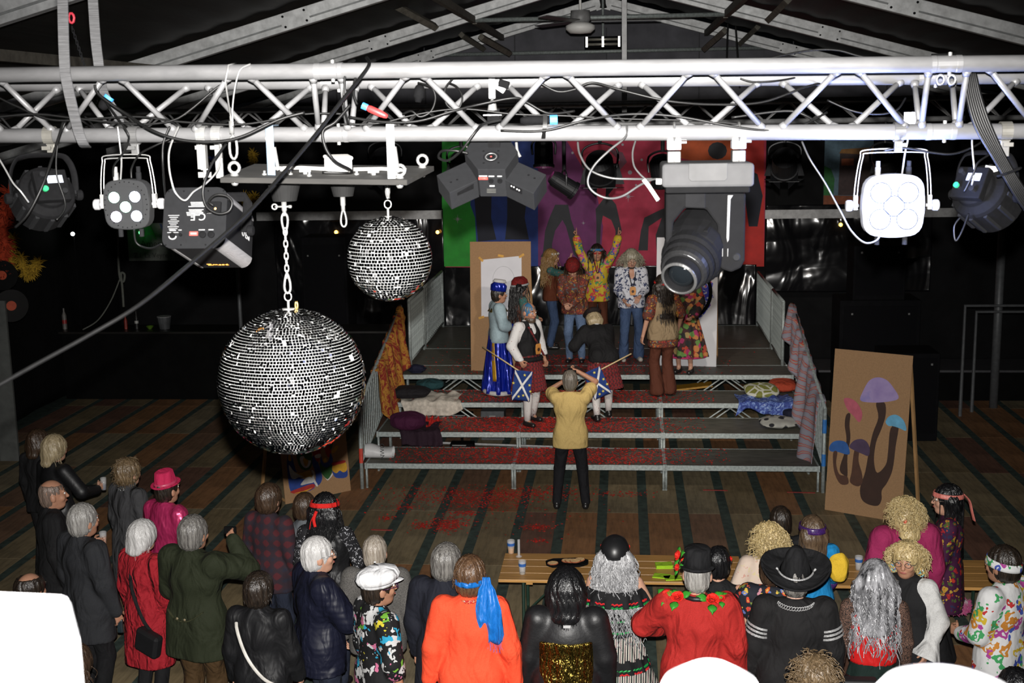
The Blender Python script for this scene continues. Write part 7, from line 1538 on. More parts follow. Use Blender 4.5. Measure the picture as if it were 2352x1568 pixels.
for a in (math.pi*1.07,math.pi*1.93): g.tube([Mb@V(.105*kk*math.cos(a),.112*kk*math.sin(a),.014*kk),Mb@V(.118*kk*math.cos(a),.118*kk*math.sin(a),.035*kk)],.008,6)
g.build('silver_cord',SIL_,P.t,smooth=True)
for i in range(17):
    a=math.pi*(1.13+.74*i/16); c=P.W(.125*math.cos(a),-.01+.115*math.sin(a),1.487-.018*abs(math.sin(a))); g=MB(); g.tube([c+V(.012*math.cos(b)*abs(math.sin(a))+.004*math.sin(b),-.006,.014*math.sin(b)) for b in np.linspace(0,6,9)],.0032,4); g.build('scroll_embroidery',SIL_,P.t,smooth=True)
for d in'LR':
    for i in range(3):
        e0,e1=P.J['sh'+d],P.J['el'+d]; c=V(*(e0+(e1-e0)*(.42+.10*i))); g=MB(); ax_=Vector(e1-e0).normalized(); g.lathe([(.094*P.k,-.008),(.095*P.k,.008)],20,aim(c,ax_),caps=False); g.build('sleeve_stripe',SIL_,P.t,smooth=True)
P.tube_part('neck_chain',[P.W(.066*math.cos(a),.0+.066*math.sin(a),1.535+.01*math.sin(a)) for a in np.linspace(0,6.1,12)],.004,mat('dark_chain',(.05,.05,.05),.4,.5))
# pink coat with blond curls
P=Person('person with curly blond wig in a raspberry pink coat',stand(2082,1150,1.70),1.70,.2,'fair',seed=68,build=1.1); P.body(); P.top(cloth('raspberry_coat',(.28,.020,.085)),hem=.6,g=.045,flare=.05,name='pink_coat',sl=1.2); P.trousers(BLACKT); P.shoes(); P.hair(BWIG,thick=.018,length=.10,width=.095,depth=.06); P.strands(BWIG,520,.075,curl=.012,freq=2,r=.0036,fall=.5,seed=2); P.tube_part('black_bag_strap',[P.W(-.10,-.10,1.47),P.W(-.02,-.165,1.36),P.W(.10,-.19,1.2)],.012,BLACKT,flat=.4)
rose(P,P.HM(-.05,-.125,-.02)@aim((0,0,0),(0,-1,.1)),.02,leaf=False)
# facing woman with peace earring
P=Person('person with curly blond wig and glasses facing the camera, white bell sleeves',stand(2086,1250,1.66),1.66,math.pi-.75,'warm',seed=69,rw=(.30,.12,.92),lw=(-.24,.06,.94),hp=.1,hy=.35); P.body(); P.top(cloth('white_blouse',(.55,.55,.54),fold=.6),hem=.9,g=.03,sleeve=.78,name='white_blouse',open_cuff=.01); P.top(cloth('black_waistcoat',(.010,.010,.011)),hem=.62,g=.045,sleeve=0,flare=.02,name='waistcoat'); P.trousers(BLACKT); P.shoes(); P.hair(BWIG,thick=.020,length=.08,width=.10,face=-.01); P.strands(BWIG,480,.085,curl=.012,freq=2,r=.0036,fall=.6,seed=4); P.glasses()
for d in'LR':
    e,w_=P.J['el'+d],P.J['wr'+d]; dv=(w_-e)/np.linalg.norm(w_-e); g=MB(); Mx=aim(V(*(e+(w_-e)*.52)),dv); g.grid(lambda u,v:((.045+.065*v)*math.cos(2*math.pi*u)*(1+.08*v*math.sin(12*math.pi*u)),(.045+.065*v)*math.sin(2*math.pi*u)*(1+.08*v*math.sin(12*math.pi*u)),.17*v),40,8,M=Mx,wrap=True); g.build('bell_cuff',MATS['white_blouse'],P.t,smooth=True,thick=.004)
m,n,b=_nt('rainbow_earring'); n.links.new(ramp(n,noise(n,texco(n),40).outputs[0],[(.3,(.6,.05,.3)),(.45,(.6,.45,.05)),(.55,(.05,.4,.5)),(.7,(.3,.1,.5))]),b.inputs['Base Color'])
for sx in(-1,1):
    c=P.HM(sx*.10,.0,-.085).translation; g=MB(); g.tube([c+V(.030*math.cos(a*.45),0,.030*math.sin(a*.45)) for a in range(14)],.005,6,closed=True); 
    for a in(math.pi/2,-math.pi/2,-math.pi/2-.8,-math.pi/2+.8): g.tube([c,c+V(.03*math.cos(a),0,.03*math.sin(a))],.004,5)
    g.build('peace_earring',m,P.t,smooth=True)
# silver black wig, red corset
P=Person('person with a glossy silver and black wig in a red corset and lace sleeves',stand(2012,1298,1.70),1.70,-.05,'fair',seed=70,build=1.02,lw=(-.24,.06,.88),rw=(.26,.10,.9)); P.body(); LACE=printed('black_lace',(.16,.09,.065),[(.006,.006,.007),(.008,.008,.009),(.006,.006,.006)],44,.52,edge=.3); P.top(LACE,hem=.95,g=.012,name='lace_top'); P.top(cloth('red_corset',(.48,.012,.012),.5),hem=1.0,g=.024,sleeve=0,name='corset'); P.skirt(cloth('dark_green_velvet',(.006,.016,.013)),1.02,.90,.135,.16,'velvet_sash',8,.004); P.skirt(printed('red_black_lace_skirt',(.007,.006,.006),[(.20,.01,.01),(.008,.007,.007),(.14,.008,.008),(.008,.008,.008)],34,.34,edge=.4),.90,.25,.155,.34,'lace_skirt',16,.01); P.shoes(); P.hair(BWG2,thick=.026,length=.26,width=.125,depth=.06); P.strands(BWG2,230,.44,.018,2.4,.005,base=.12,spread=.05,seed=5,segs=18)
t=thing('lettered_bag','black bag with white letters beside the lace skirt','bag',tuple(AZ(1965,1560,.98))); g=MB(); g.box((0,0,-.12),(.30,.10,.26)); g.build('bag_body',mat('black_bag',(.008,.008,.009),.6),t,bevel=.02); g=text_mb('ABBA',.085,frame((0,-.052,-.06),V(.95,0,-.3),V(.3,0,.95),V(0,-1,0))); g.build('lettering',mat('grey_print',(.3,.3,.3),.6),t)
# pink headband tunic
P=Person('person with long black hair, pink headband and flowered tunic with pink fur',stand(2182,1136,1.61),1.68,1.25,'fair',seed=71,lw=(-.22,.14,.9),rw=(.2,.2,.98),hy=.25); P.body()
TUN=printed('dark_flower_tunic',(.045,.008,.035),[(.42,.02,.015),(.06,.10,.02),(.40,.25,.03),(.30,.015,.02),(.02,.02,.06),(.05,.09,.02)],22,.42,second=(.40,.05,.03),edge=.08); P.top(TUN,hem=.62,g=.036,flare=.04,name='tunic',sleeve=.85,open_cuff=.03); P.trousers(BLACKT,flare=.04); P.shoes(); P.hair(BKH,thick=.016,length=.40,width=.10,side=.2); P.strands(BKH,150,.58,.004,1,.0045,base=.105,spread=.02)
FUR=mat('pink_fur',(.38,.015,.14),.9,0,.3,60,.6,sheen=.6)
def fur(P,c,ax_,r0,n,len_,hw,name='fur_trim'):
    rg=np.random.default_rng(9); g=MB(); M=aim(c,ax_)
    for i in range(n):
        a=rg.random()*6.28; h=(rg.random()-.5)*2*hw; p0=V(r0*1.12*math.cos(a),r0*.9*math.sin(a),h); d=V(math.cos(a)+rg.normal(0,.5),math.sin(a)+rg.normal(0,.5),rg.normal(0,.7)-.4*0).normalized()*len_
        g.tube([p0*.96,p0+d*.6,p0+d+V(0,0,.0)],[.004,.003,.0008],3,caps=False,M=M)
    o=g.build(name,FUR,P.t,smooth=True); o['kind']='stuff'
    g=MB(); g.lathe([(r0*.95,-hw),(r0*1.02,0),(r0*.95,hw)],24,M@Matrix.Diagonal((1.12,.9,1,1))); g.build(name+'_core',FUR,P.t,smooth=True)
fur(P,P.W(0,0,.64),(0,0,1),.185*P.k,900,.03,.035)
for d in'LR': w_=P.J['el'+d]+(P.J['wr'+d]-P.J['el'+d])*.7; fur(P,V(*w_),P.J['wr'+d]-P.J['el'+d],.085,420,.028,.025,'cuff_fur')
PB_=cloth('pink_satin_band',(.55,.16,.13),.5,.3,spec=.5); P.band(PB_,.045,.036,(.100,.122),.05,lab='salmon pink headband'); P.tube_part('headband_tail',[P.HM(.02,-.125,.045).translation,P.HM(.05,-.18,-.02).translation,P.HM(.07,-.21,-.12).translation,P.HM(.09,-.235,-.20).translation],.020,PB_,flat=.3); P.glasses(mat('thin_spectacles',(.15,.12,.1),.3,.5))
# white printed shirt
P=Person('person in a white shirt with colourful symbols and matching headband',stand(2312,1262,1.76),1.76,.75,'tan',seed=72,build=1.05,lw=(-.12,.26,1.06),point={'L':dict(dir=(.3,1,0),thumb=(0,0,1),curl=.8)}); P.body(); HS=printed('white_hippie_print',(.62,.62,.62),[(.45,.03,.03),(.05,.08,.35),(.5,.2,.03),(.05,.3,.10),(.62,.62,.62),(.55,.38,.03),(.35,.05,.25),(.62,.62,.62)],13,.55,edge=.22,second=(.6,.6,.6)); P.top(HS,hem=.66,g=.036,flare=.015,collar=.015,name='printed_shirt',sleeve=.95); P.trousers(BLACKT); P.shoes(); P.hair(DBH,thick=.016); P.band(HS,.02,.05,(.098,.120),.12)
# nearest curls at the bottom
P=Person('person with short curly light brown hair at the bottom edge',stand(1872,1520,1.66),1.66,-.1,'warm',seed=73); P.body(); P.top(BCOAT,hem=.7); P.trousers(BLACKT); P.shoes(); P.hair(LBH,thick=.026,curly=1); P.strands(LBH,220,.07,curl=.012,freq=1.3,r=.004,fall=.2,segs=9,seed=3)
P=Person('person in black seen as a dark crown right of the rightmost dome',stand(2335,1548,1.62),1.62,0,'warm',seed=74); P.body(); P.top(BCOAT,hem=.7); P.trousers(BLACKT); P.shoes(); P.hair(BKH,thick=.02)
# ================================================================== PEOPLE ON THE STAGE
def on(px,py,z): p=AZ(px,py,z); return (p.x,p.y,z)
MEDAL=mat('wooden_medal',(.50,.22,.05),.5,0,.2,10)
def medal(P,x,y,z,s=1):
    """carved wooden mug shaped medal on a ribbon"""
    k=P.k; g=MB(); pr=[(.045,.06),(.03,.075),(-.03,.075),(-.045,.06),(-.05,.0),(-.04,-.06),(.04,-.06),(.05,0)]; c=P.W(x,y,z); M=aim(c,(0,0,1))@Matrix.Rotation(math.pi,4,'Z'); M=Matrix.Translation(c)
    g.prism([(a*s,b*s) for a,b in pr],.012,M); o=g.build('medal',MEDAL,P.t,bevel=.003); g=MB(); g.prism([(.022*s*math.cos(a),.024*s*math.sin(a)) for a in np.linspace(0,6,10)],.016,M,t0=.012); g.build('carved_emblem',mat('dark_carving',(.04,.015,.008),.6),o)
    P.tube_part('medal_ribbon',[P.W(x*.5-.06,y*.6,z+.30),c+V(0,.004,.07),P.W(x*.5+.06,y*.6,z+.30)],.007,BLACKT)
def spk(name,col):
    return printed(name,col,[(.22,.012,.010),col,col,col],46,.24,edge=.05)
PSY=printed('psychedelic_yellow',(.55,.38,.03),[(.55,.05,.06),(.5,.4,.03),(.06,.25,.10),(.05,.12,.30),(.55,.40,.04),(.5,.08,.25)],15,.62,edge=.2,second=(.55,.35,.03)); WARM=printed('autumn_flowers',(.10,.035,.025),[(.40,.10,.02),(.42,.26,.04),(.20,.02,.03),(.08,.14,.16),(.35,.06,.03)],30,.42,edge=.15); BROWN=cloth('rust_brown_suede',(.12,.032,.014)); BJ=cloth('blue_jeans',(.045,.075,.15),var=.3); GRP=printed('teal_flower_sleeve',(.03,.10,.09),[(.30,.05,.06),(.04,.16,.2),(.3,.25,.1),(.05,.1,.05)],40,.4)
# king in blue
P=Person('person in a shiny blue robe and blue crown hat with gold sash on the stage',on(1147,903,Z3),1.62,-1.25,'warm',seed=80,rw=(.15,.25,1.1)); P.body()
ROBE=mat('royal_blue_satin',(.006,.022,.36),.25,.35,.15,8,0,spec=.9); n=ROBE.node_tree; bumpn(n,n.nodes['Principled BSDF'],noise(n,texco(n,(1.2,1.2,.15)),9,2).outputs[0],1,.08)
P.skirt(ROBE,1.12,.05,.15,.27,'blue_robe',9,.035); P.top(ROBE,hem=.95,g=.03,name='robe_top'); P.shoes()
WF=mat('white_speckled_fur',(.55,.54,.52),.95,0,.3,60,.5); g=MB(); g.tube([V(.30*P.k*math.cos(a),.24*P.k*math.sin(a),.05) for a in np.linspace(0,6.28,25)[:-1]],.035,8,closed=True); g.build('white_fur_hem',spk('speckled_white',(.52,.51,.50)),P.t,smooth=True)
P.top(mat('pale_blue_shawl',(.30,.40,.44),.9,0,.1,30,.4),hem=.86,g=.045,sleeve=.62,open_cuff=.03,name='pale_shawl'); P.skirt(GOLD,1.47,1.36,.09,.165,'gold_collar',8,.01)
g=MB(); 
def fsash(u,v):
    a=-.9+.28*(u-.5)+.35*v; r=(.158+.115*v)*P.k; return (r*1.13*math.cos(a),r*.9*math.sin(a),(1.08-.82*v)*P.k)
GS=mat('gold_sash',(.45,.25,.015),.35,.3,.2,10); g.grid(fsash,6,20); g.build('gold_sash',GS,P.t,smooth=True,thick=.006)
for i,ch in enumerate('BIE'):
    v_=.18+.19*i; p=V(*fsash(.5,v_)); n_=V(math.cos(-.9+.35*v_),math.sin(-.9+.35*v_),.1).normalized(); g=text_mb(ch,.085,frame(p+n_*.008,V(0,0,1).cross(n_).normalized(),V(0,0,1),n_)); g.build('sash_letter',mat('blue_letter',(.02,.05,.3),.5),P.t)
P.hair(DBH,thick=.008); P.hlathe('hat_crown',[(0,.15),(.06,.13),(.10,.08),(.095,.0)],ROBE,z=.055,tilt=-.15); P.hlathe('fur_crown_top',[(.02,.17),(.07,.165),(.085,.13),(.06,.12)],MATS['speckled_white'],x=.02,z=.055,tilt=-.15)
# black long hair with red bandana
P=Person('person with long black hair and red speckled bandana beside the blue robe',on(1196,893,Z3),1.70,-1.1,'warm',seed=81,rw=(.2,.2,1.15)); P.body(); P.top(GRP,hem=.9,g=.02,name='flower_shirt'); P.top(BROWN,hem=.66,g=.036,sleeve=0,flare=.02,name='suede_vest'); P.trousers(cloth('brown_flares',(.075,.022,.010)),flare=.05); P.shoes(); P.hair(BKH,thick=.02,length=.34,width=.12); P.strands(BKH,200,.5,.012,2.5,.0055,base=.11,spread=.08,seed=1); P.hlathe('bandana',[(0,.125),(.06,.115),(.096,.07),(.104,.02),(.1,.0)],printed('red_speckled',(.14,.008,.008),[(.02,.01,.01),(.3,.02,.015),(.1,.008,.008)],50,.4),z=.02,tilt=.1); P.band(mat('pale_headband',(.30,.32,.33),.6),.03,.022,(.110,.132),.1)
# curly blond, peace sign
P=Person('person with curly blond hair and flower crown making a peace sign',on(1266,800,ZD),1.66,-1.45,'fair',seed=82,rw=(.16,.34,1.55),rpole=(.5,-.2,-1),point={'R':dict(dir=(0,.3,1),thumb=(-.3,-.6,0),curl=1.3,fingers=(0,0,1,1))}); P.body(); P.top(GRP,hem=.9,g=.02,name='flower_blouse'); P.top(BROWN,hem=.88,g=.034,sleeve=0,name='suede_vest'); P.trousers(BJ); P.shoes(); P.hair(hairm('golden_hair',(.12,.06,.02),(.34,.20,.07)),thick=.026,length=.28,width=.12,side=.1); P.strands(MATS['golden_hair'],260,.40,.014,3,.0045,base=.115,spread=.08,seed=2)
for i in range(7): a=.15+i*.42; g=MB(); g.lathe([(0,.012),(.017,.008),(.02,0)],10,P.HM(.104*math.cos(a),-.008+.124*math.sin(a),.065)@aim((0,0,0),(math.cos(a),math.sin(a),.3))); g.build('crown_flower',mat('pale_flower',(.5,.46,.38),.7),P.t,smooth=True)
medal(P,.03,.20,1.12)
# arms up
P=Person('person in a psychedelic yellow shirt with both arms raised on the stage',on(1372,795,ZD),1.72,math.pi+.1,'warm',seed=83,lw=(-.36,.12,1.92),rw=(.36,.10,1.93),lpole=(-1,.1,0),rpole=(1,.1,0),point={'L':dict(dir=(0,.1,1),curl=1.3,fingers=(0,1,1,1)),'R':dict(dir=(0,.1,1),curl=1.3,fingers=(0,1,1,1))}); P.body(); P.top(PSY,hem=.80,g=.03,flare=.01,sleeve=.92,open_cuff=.02,name='psychedelic_shirt'); P.trousers(cloth('brown_flares',(.075,.022,.010)),flare=.06); P.shoes(); P.hair(DBH,thick=.022,length=.30,width=.13,side=.18); P.strands(DBH,200,.46,.010,2,.005,base=.115,spread=.07,seed=3,facecut=0); P.band(printed('rainbow_band',(.03,.15,.35),[(.4,.05,.05),(.45,.35,.03),(.03,.25,.3)],30,.4),.05,.032,(.106,.128),.05); P.glasses(mat('red_glasses',(.35,.03,.02),.3)); medal(P,0,.17,1.22)
for gx in(-1,1): g=MB(); g.lathe([(.019,0),(0,.002)],14,P.HM(gx*.034,.112,.006)@Matrix.Rotation(-math.pi/2,4,'X')); g.build('tinted_lens',mat('red_lens',(.30,.02,.01),.1),P.t)
# bowed head, red bandana
P=Person('person with long brown hair and red bandana bowing in a flowered shirt',on(1322,832,ZD),1.70,math.pi-.1,'fair',seed=84,lean=.30,hp=.6,lw=(-.02,.42,1.02),rw=(.10,.44,1.05)); P.body(); P.top(WARM,hem=.82,g=.03,flare=.01,name='flowered_shirt'); P.trousers(cloth('light_jeans',(.10,.15,.25),var=.35)); P.shoes(); P.hair(BRH,thick=.018,length=.34,width=.11,side=.26); P.strands(BRH,240,.52,.006,1.5,.005,base=.11,spread=.05,seed=4); P.hlathe('bandana',[(0,.125),(.06,.118),(.096,.08),(.106,.03),(.104,.005)],MATS['red_speckled'],z=.015,tilt=.0)
# kilt
KILT=tartan('red_tartan',(.16,.010,.012),(.012,.014,.018),(.05,.012,.012),5.5); WS=spk('speckled_white_cotton',(.60,.60,.60)); SOCK=spk('speckled_white_sock',(.62,.60,.58))
def kilt_clothes(P,full=True):
    P.top(WS,hem=.98,g=.03,collar=.015,name='white_shirt',open_cuff=.004); P.top(cloth('black_waistcoat_wool',(.010,.010,.011)),hem=.93,g=.04,sleeve=0,vneck=True,name='waistcoat'); P.skirt(KILT,1.02,.50,.155,.24,'kilt',26,.012)
    for d in'LR': a,b=V(*P.J['an'+d]),V(*P.J['kn'+d]); g=MB(); g.tube([a,a+(b-a)*.35,a+(b-a)*.68,a+(b-a)*.9],[.046*P.k,.056*P.k,.066*P.k,.062*P.k],16); g.build('knee_sock',SOCK,P.t,smooth=True)
    P.shoes()
P=Person('bearded person with blue painted face in a red kilt on the steps',on(1216,972,Z2),1.74,-2.25,'warm',seed=85,lw=(-.29,.05,.90),rw=(.30,.12,.98),hp=.15,knees=((0,-.05),(0,.12)),stance=.05,point={'L':dict(curl=1.1),'R':dict(curl=1.2)}); P.body(); kilt_clothes(P)
P.tube_part('tartan_sash',[P.W(.13,.13,1.44),P.W(.03,.19,1.22),P.W(-.13,.17,1.02)],.05,KILT,flat=.3); P.tube_part('waist_bag',[P.W(.19*math.cos(a),.15*math.sin(a),.96) for a in np.linspace(-.3,3.4,9)],.045,BLACKT,flat=.8); medal(P,.05,.235,1.12,1.1)
P.hair(hairm('cropped_grey_hair',(.10,.09,.085),(.2,.18,.17)),thick=.002,bald=True)
S_=SDF(*[np.arange(P.hc[i]-.16,P.hc[i]+.16,.0085,dtype=np.float32) for i in range(3)]); H_=lambda x,y,z:P.hc+P.HR@(np.array((x,y,z))*P.hk)
S_.ell(H_(0,.072,-.105),(.052*P.hk,.040*P.hk,.062*P.hk),.02,P.HR); S_.ell(H_(0,.03,-.085),(.068*P.hk,.06*P.hk,.045*P.hk),.02,P.HR); S_.cut_ell(H_(0,.125,-.052),(.028*P.hk,.03*P.hk,.010*P.hk),P.HR); Pm,Fm=S_.mesh(); obj('beard',np_mesh('beard',wob(Pm,.003,60,4),Fm),hairm('brown_beard',(.03,.02,.014),(.09,.06,.04)),P.t)
S_=SDF(*[np.arange(P.hc[i]-.17,P.hc[i]+.17,.0085,dtype=np.float32) for i in range(3)]); S_.ell(H_(0,-.008,.018),(.0785*P.hk,.0985*P.hk,.1005*P.hk),.0,P.HR); S_.ell(H_(0,.026,-.040),(.0625*P.hk,.0725*P.hk,.0845*P.hk),.03,P.HR); rx=P.HR@np.array((1,0,0)); S_.plane(H_(.012,0,0),-rx); rf_=P.HR@np.array((0,-1,0)); S_.plane(H_(0,-.03,0),rf_); ru=P.HR@np.array((0,0,-1)); S_.plane(H_(0,0,-.045),ru); Pm,Fm=S_.mesh(); obj('blue_face_paint',np_mesh('blue_face_paint',Pm,Fm),mat('blue_greasepaint',(.03,.13,.26),.6),P.t)
def baton(label,p0,p1,d0,d1): a=AD(*p0,d0); b=AD(*p1,d1); mb=MB(); mb.tube([V(0,0,0),b-a],.010,8); o=mb.build('wooden_stick',mat('pale_stick',(.5,.38,.2),.6)); o.location=a; tag(o,label,'stick'); return o
def flag(label,c,sz,rot,stick):
    t=thing('hand_flag',label,'flag',c,0); M=Matrix.Rotation(rot,4,'Y'); W2,H2=sz
    def sf(x,z): return (x,.02*math.sin(x*14+1)+.012*math.sin(z*18),z)
    g=MB(); g.grid(lambda u,v:sf((u-.5)*W2,(v-.5)*H2),14,14,M=M); g.build('cloth',cloth('flag_blue',(.012,.035,.16)),t,smooth=True,thick=.004)
    for s_ in(-1,1):
        g=MB(); g.grid(lambda u,v:tuple(V(*sf((u-.5)*W2*.92,s_*(u-.5)*H2*.92+(v-.5)*.055))+V(0,-.008,0)),16,4,M=M); g.build('white_cross_band',mat('flag_white',(.6,.6,.58),.8),t,smooth=True,thick=.003)
    for (x,z) in ((.10,.02),(.12,-.06),(.03,-.13),(-.03,-.15),(.02,.15),(-.12,.03)):
        pts=[]; 
        for q in range(10): r=.022 if q%2==0 else .009; a=q*math.pi/5+math.pi/2; pts.append((x+r*math.cos(a),z+r*math.sin(a)))
        g=MB(); yo=sf(x,z)[1]; g.prism(pts,-.012,M@Matrix.Translation((0,yo,0)),t0=-.006); g.build('yellow_star',mat('flag_yellow',(.6,.5,.08),.7),t)
    a=AD(*stick[0])-Vector(c); b=AD(*stick[1])-Vector(c); g=MB(); g.tube([a,b],.010,8); g.build('stick',mat('pale_stick',(.5,.38,.2),.6),t,smooth=True)
    return t
c=AD(1199,886,17.0); flag('small blue flag with white diagonal cross and yellow stars',tuple(c),(.25,.42),.12,((1108,796,17.5),(1199,856,17.05)))
P=Person('second kilt wearer in black beret bending behind the photographer',on(1388,965,Z2),1.70,.35,'fair',seed=86,lean=.75,hp=.2,lw=(-.30,.50,1.05),rw=(.05,.5,1.05),knees=((0,-.03),(0,.2)),stance=.03); P.body(); kilt_clothes(P); P.top(cloth('black_wool_top',(.009,.009,.010)),hem=.9,g=.043,name='black_top'); P.hair(BLH,thick=.02,length=.14); P.hlathe('beret',[(0,.10),(.09,.09),(.125,.05),(.10,.01)],spk('black_red_beret',(.012,.008,.008)),z=.05)
c=AD(1372,880,17.05); flag('second blue flag with white cross, half hidden by the photographer',tuple(c),(.25,.40),-.4,((1450,812,17.2),(1362,858,17.15)))
# white floral shirt man
P=Person('person with curly ash wig in a white and navy floral shirt and jeans',on(1450,828,ZD),1.76,math.pi+.12,'fair',seed=87,lw=(-.10,.24,1.06),rw=(.14,.22,1.00),hp=.35,stance=.02); P.body(); P.top(printed('white_navy_floral',(.52,.53,.58),[(.03,.04,.09),(.50,.52,.57),(.05,.06,.12),(.5,.5,.55),(.02,.03,.07)],20,.52,edge=.2),hem=.86,g=.03,vneck=True,collar=.01,sleeve=.85,name='floral_shirt'); P.trousers(BJ,flare=.03); P.shoes(mat('pale_trainers',(.42,.40,.36),.6)); ASH=hairm('ash_wig',(.14,.12,.08),(.36,.33,.25)); P.hair(ASH,thick=.03,length=.10,width=.11,side=.10); P.strands(ASH,300,.13,curl=.013,freq=2,r=.004,fall=.8,seed=6); medal(P,.0,.19,1.14); P.glasses(mat('dark_sunglasses',(.02,.02,.02),.2))
S_=SDF(*[np.arange(P.hc[i]-.16,P.hc[i]+.16,.0085,dtype=np.float32) for i in range(3)]); H_=lambda x,y,z:P.hc+P.HR@(np.array((x,y,z))*P.hk); S_.ell(H_(0,.060,-.098),(.048*P.hk,.038*P.hk,.035*P.hk),.02,P.HR); S_.ell(H_(0,.098,-.046),(.026*P.hk,.010*P.hk,.006*P.hk),.004,P.HR); S_.cut_ell(H_(0,.11,-.062),(.024*P.hk,.03*P.hk,.010*P.hk),P.HR); Pm,Fm=S_.mesh(); obj('beard',np_mesh('beard',Pm,Fm),hairm('dark_beard',(.015,.01,.008),(.05,.035,.025)),P.t)
# back view: beige vest
P=Person('person from behind with red headband, beige vest and brown flared trousers',on(1522,908,Z3),1.78,.45,'fair',seed=88,lw=(-.32,.0,.92),rw=(.30,.1,.95)); P.body(); P.top(WARM,hem=.74,g=.03,flare=.02,sleeve=.42,name='flowered_shirt'); P.top(cloth('beige_suede',(.26,.19,.11),fold=.9),hem=.84,g=.045,sleeve=0,flare=.01,name='beige_vest'); P.trousers(cloth('chestnut_flares',(.085,.026,.014)),g=.024,flare=.045); P.shoes(); P.hair(DBH,thick=.02,length=.36,width=.12); P.strands(DBH,220,.52,.006,1.5,.0045,base=.11,spread=.05,seed=7); P.band(RB,.03,.022,(.108,.130),.1)
# patchwork dress behind moving head
P=Person('person in a patchwork flower dress half hidden by the moving head light',on(1572,857,ZD),1.66,math.pi-.4,'fair',seed=89,lw=(-.22,.2,1.0)); P.body(); PW_=printed('patchwork_print',(.05,.02,.02),[(.35,.05,.03),(.10,.20,.05),(.40,.16,.05),(.30,.03,.10),(.02,.02,.02),(.28,.20,.08)],13,.60,edge=.05); P.top(PW_,hem=.95,g=.03,open_cuff=.04,name='dress_top'); P.skirt(PW_,1.05,.30,.15,.32,'dress_skirt',12,.02); P.shoes(); P.hair(hairm('golden_hair',(.12,.06,.02),(.34,.20,.07)),thick=.02,length=.3,side=.1); g=MB(); g.tube([V(.36*P.k*math.cos(a),.28*P.k*math.sin(a),.30*P.k) for a in np.linspace(0,6.28,30)[:-1]],.012,6,closed=True); g.build('pink_hem',mat('hot_pink_hem',(.45,.02,.12),.7),P.t)
# ------------------------------------------------------------------ photographer on the floor
P=Person('photographer in a pale yellow T-shirt and black jeans in front of the steps',tuple(AZ(1312,1166,0)),1.76,.02,'tan',seed=90,lean=-.02,lw=(-.05,.26,1.60),rw=(.10,.24,1.70),lpole=(-1,-.2,-.7),rpole=(1,-.15,-.35),stance=.08,point={'L':dict(dir=(.8,.4,.5),thumb=(0,-.2,1),curl=.7),'R':dict(dir=(-.9,.35,.2),thumb=(0,.4,-.6),curl=.9)}); P.body(); P.top(cloth('pale_yellow_cotton',(.50,.36,.135),fold=.5),hem=.80,g=.032,sleeve=.27,flare=.005,name='t_shirt'); P.trousers(cloth('black_jeans',(.008,.008,.010))); P.shoes(); P.hair(hairm('grey_crop',(.075,.065,.05),(.17,.15,.125)),thick=.006)
q=WM(P.t)@V(*(P.hc+np.array((0,.17,.05)))); t=thing('slr_camera','black camera held up to the photographer\'s face','camera',(q.x,q.y,q.z)); g=MB(); g.box((0,0,0),(.15,.06,.10)); g.build('camera_body',BLACKP,t,bevel=.01); g=MB(); g.box((0,0,.06),(.06,.05,.03)); g.build('prism_hump',BLACKP,t,bevel=.008); g=MB(); g.lathe([(.04,0),(.038,.08),(.042,.11),(.036,.11)],20,aim((0,.03,0),(0,1,0))); g.build('lens',DARKM,t,smooth=True); g=MB(); g.box((-.06,0,-.02),(.035,.075,.08)); g.build('hand_grip',BLACKP,t,bevel=.01)
# ================================================================== TABLE WITH FOOD AND DRINK
PINE=mat('varnished_pine',(.42,.22,.065),.4,0,.22,7,.1,(.35,6,1)); DGREEN=mat('dark_green_steel',(.012,.035,.022),.45,.2)
def beer_table(label,x0,x1,y0,y1,z=.76):
    t=thing('beer_table',label,'table',((x0+x1)/2,(y0+y1)/2,0)); L,D=x1-x0,y1-y0
    for k in range(4): g=MB(); g.box((0,-D/2+D/8+k*D/4,z-.014),(L,D/4-.004,.028)); g.build('plank',PINE,t,bevel=.003)
    for s in(-1,1):
        g=MB(); g.box((s*(L/2-.28),0,z-.045),(.06,D-.08,.03)); g.build('cross_batten',PINE,t)
        for q in(-1,1): g=MB(); g.tube([(s*(L/2-.22),q*(D/2-.12),z-.05),(s*(L/2-.22),q*(D/2-.08),0)],.016,6); g.build('leg',DGREEN,t)
        g=MB(); g.tube([(s*(L/2-.22),-(D/2-.10),z*.35),(s*(L/2-.22),D/2-.10,z*.35)],.012,6); g.build('leg_bar',DGREEN,t)
        g=MB(); g.tube([(s*(L/2-.22),0,z*.4),(s*(L/2-.62),0,z-.05)],.010,6); g.build('leg_strut',DGREEN,t)
    return t
beer_table('pine beer table with food and cups in the middle of the audience',-1.13,1.09,10.74,11.44)
beer_table('second pine beer table at the right behind the sombrero',1.25,3.45,10.72,11.42)
def on_t(px,py): p=AZ(px,py,.762); return (p.x,p.y,.762)
beer('half full beer cup with blue band at the far table corner',on_t(1174,1270),(.55,.25,.02),.13,.038,.45,BLUEB)
beer('nearly empty cup with blue band near the table edge',on_t(1200,1318),(.35,.32,.25),.13,.036,.12,BLUEB)
t=thing('tall_glass','tall thin empty glass tube on the table corner','glass',on_t(1192,1278)); g=MB(); g.lathe([(.03,0),(.03,.006),(.012,.012),(.013,.17),(.011,.17),(.011,.02),(0,.02)],16); g.build('flute',MATS['clear_plastic'],t,smooth=True)
beer('clear cup standing on the second table',on_t(1972,1308),(.4,.4,.4),.13,.037,.0,BLUEB)
t=thing('serving_tray','black eight sided tray with bread slices on the table','tray',on_t(1302,1294)); Mr=Matrix.Rotation(.12,4,'Z')
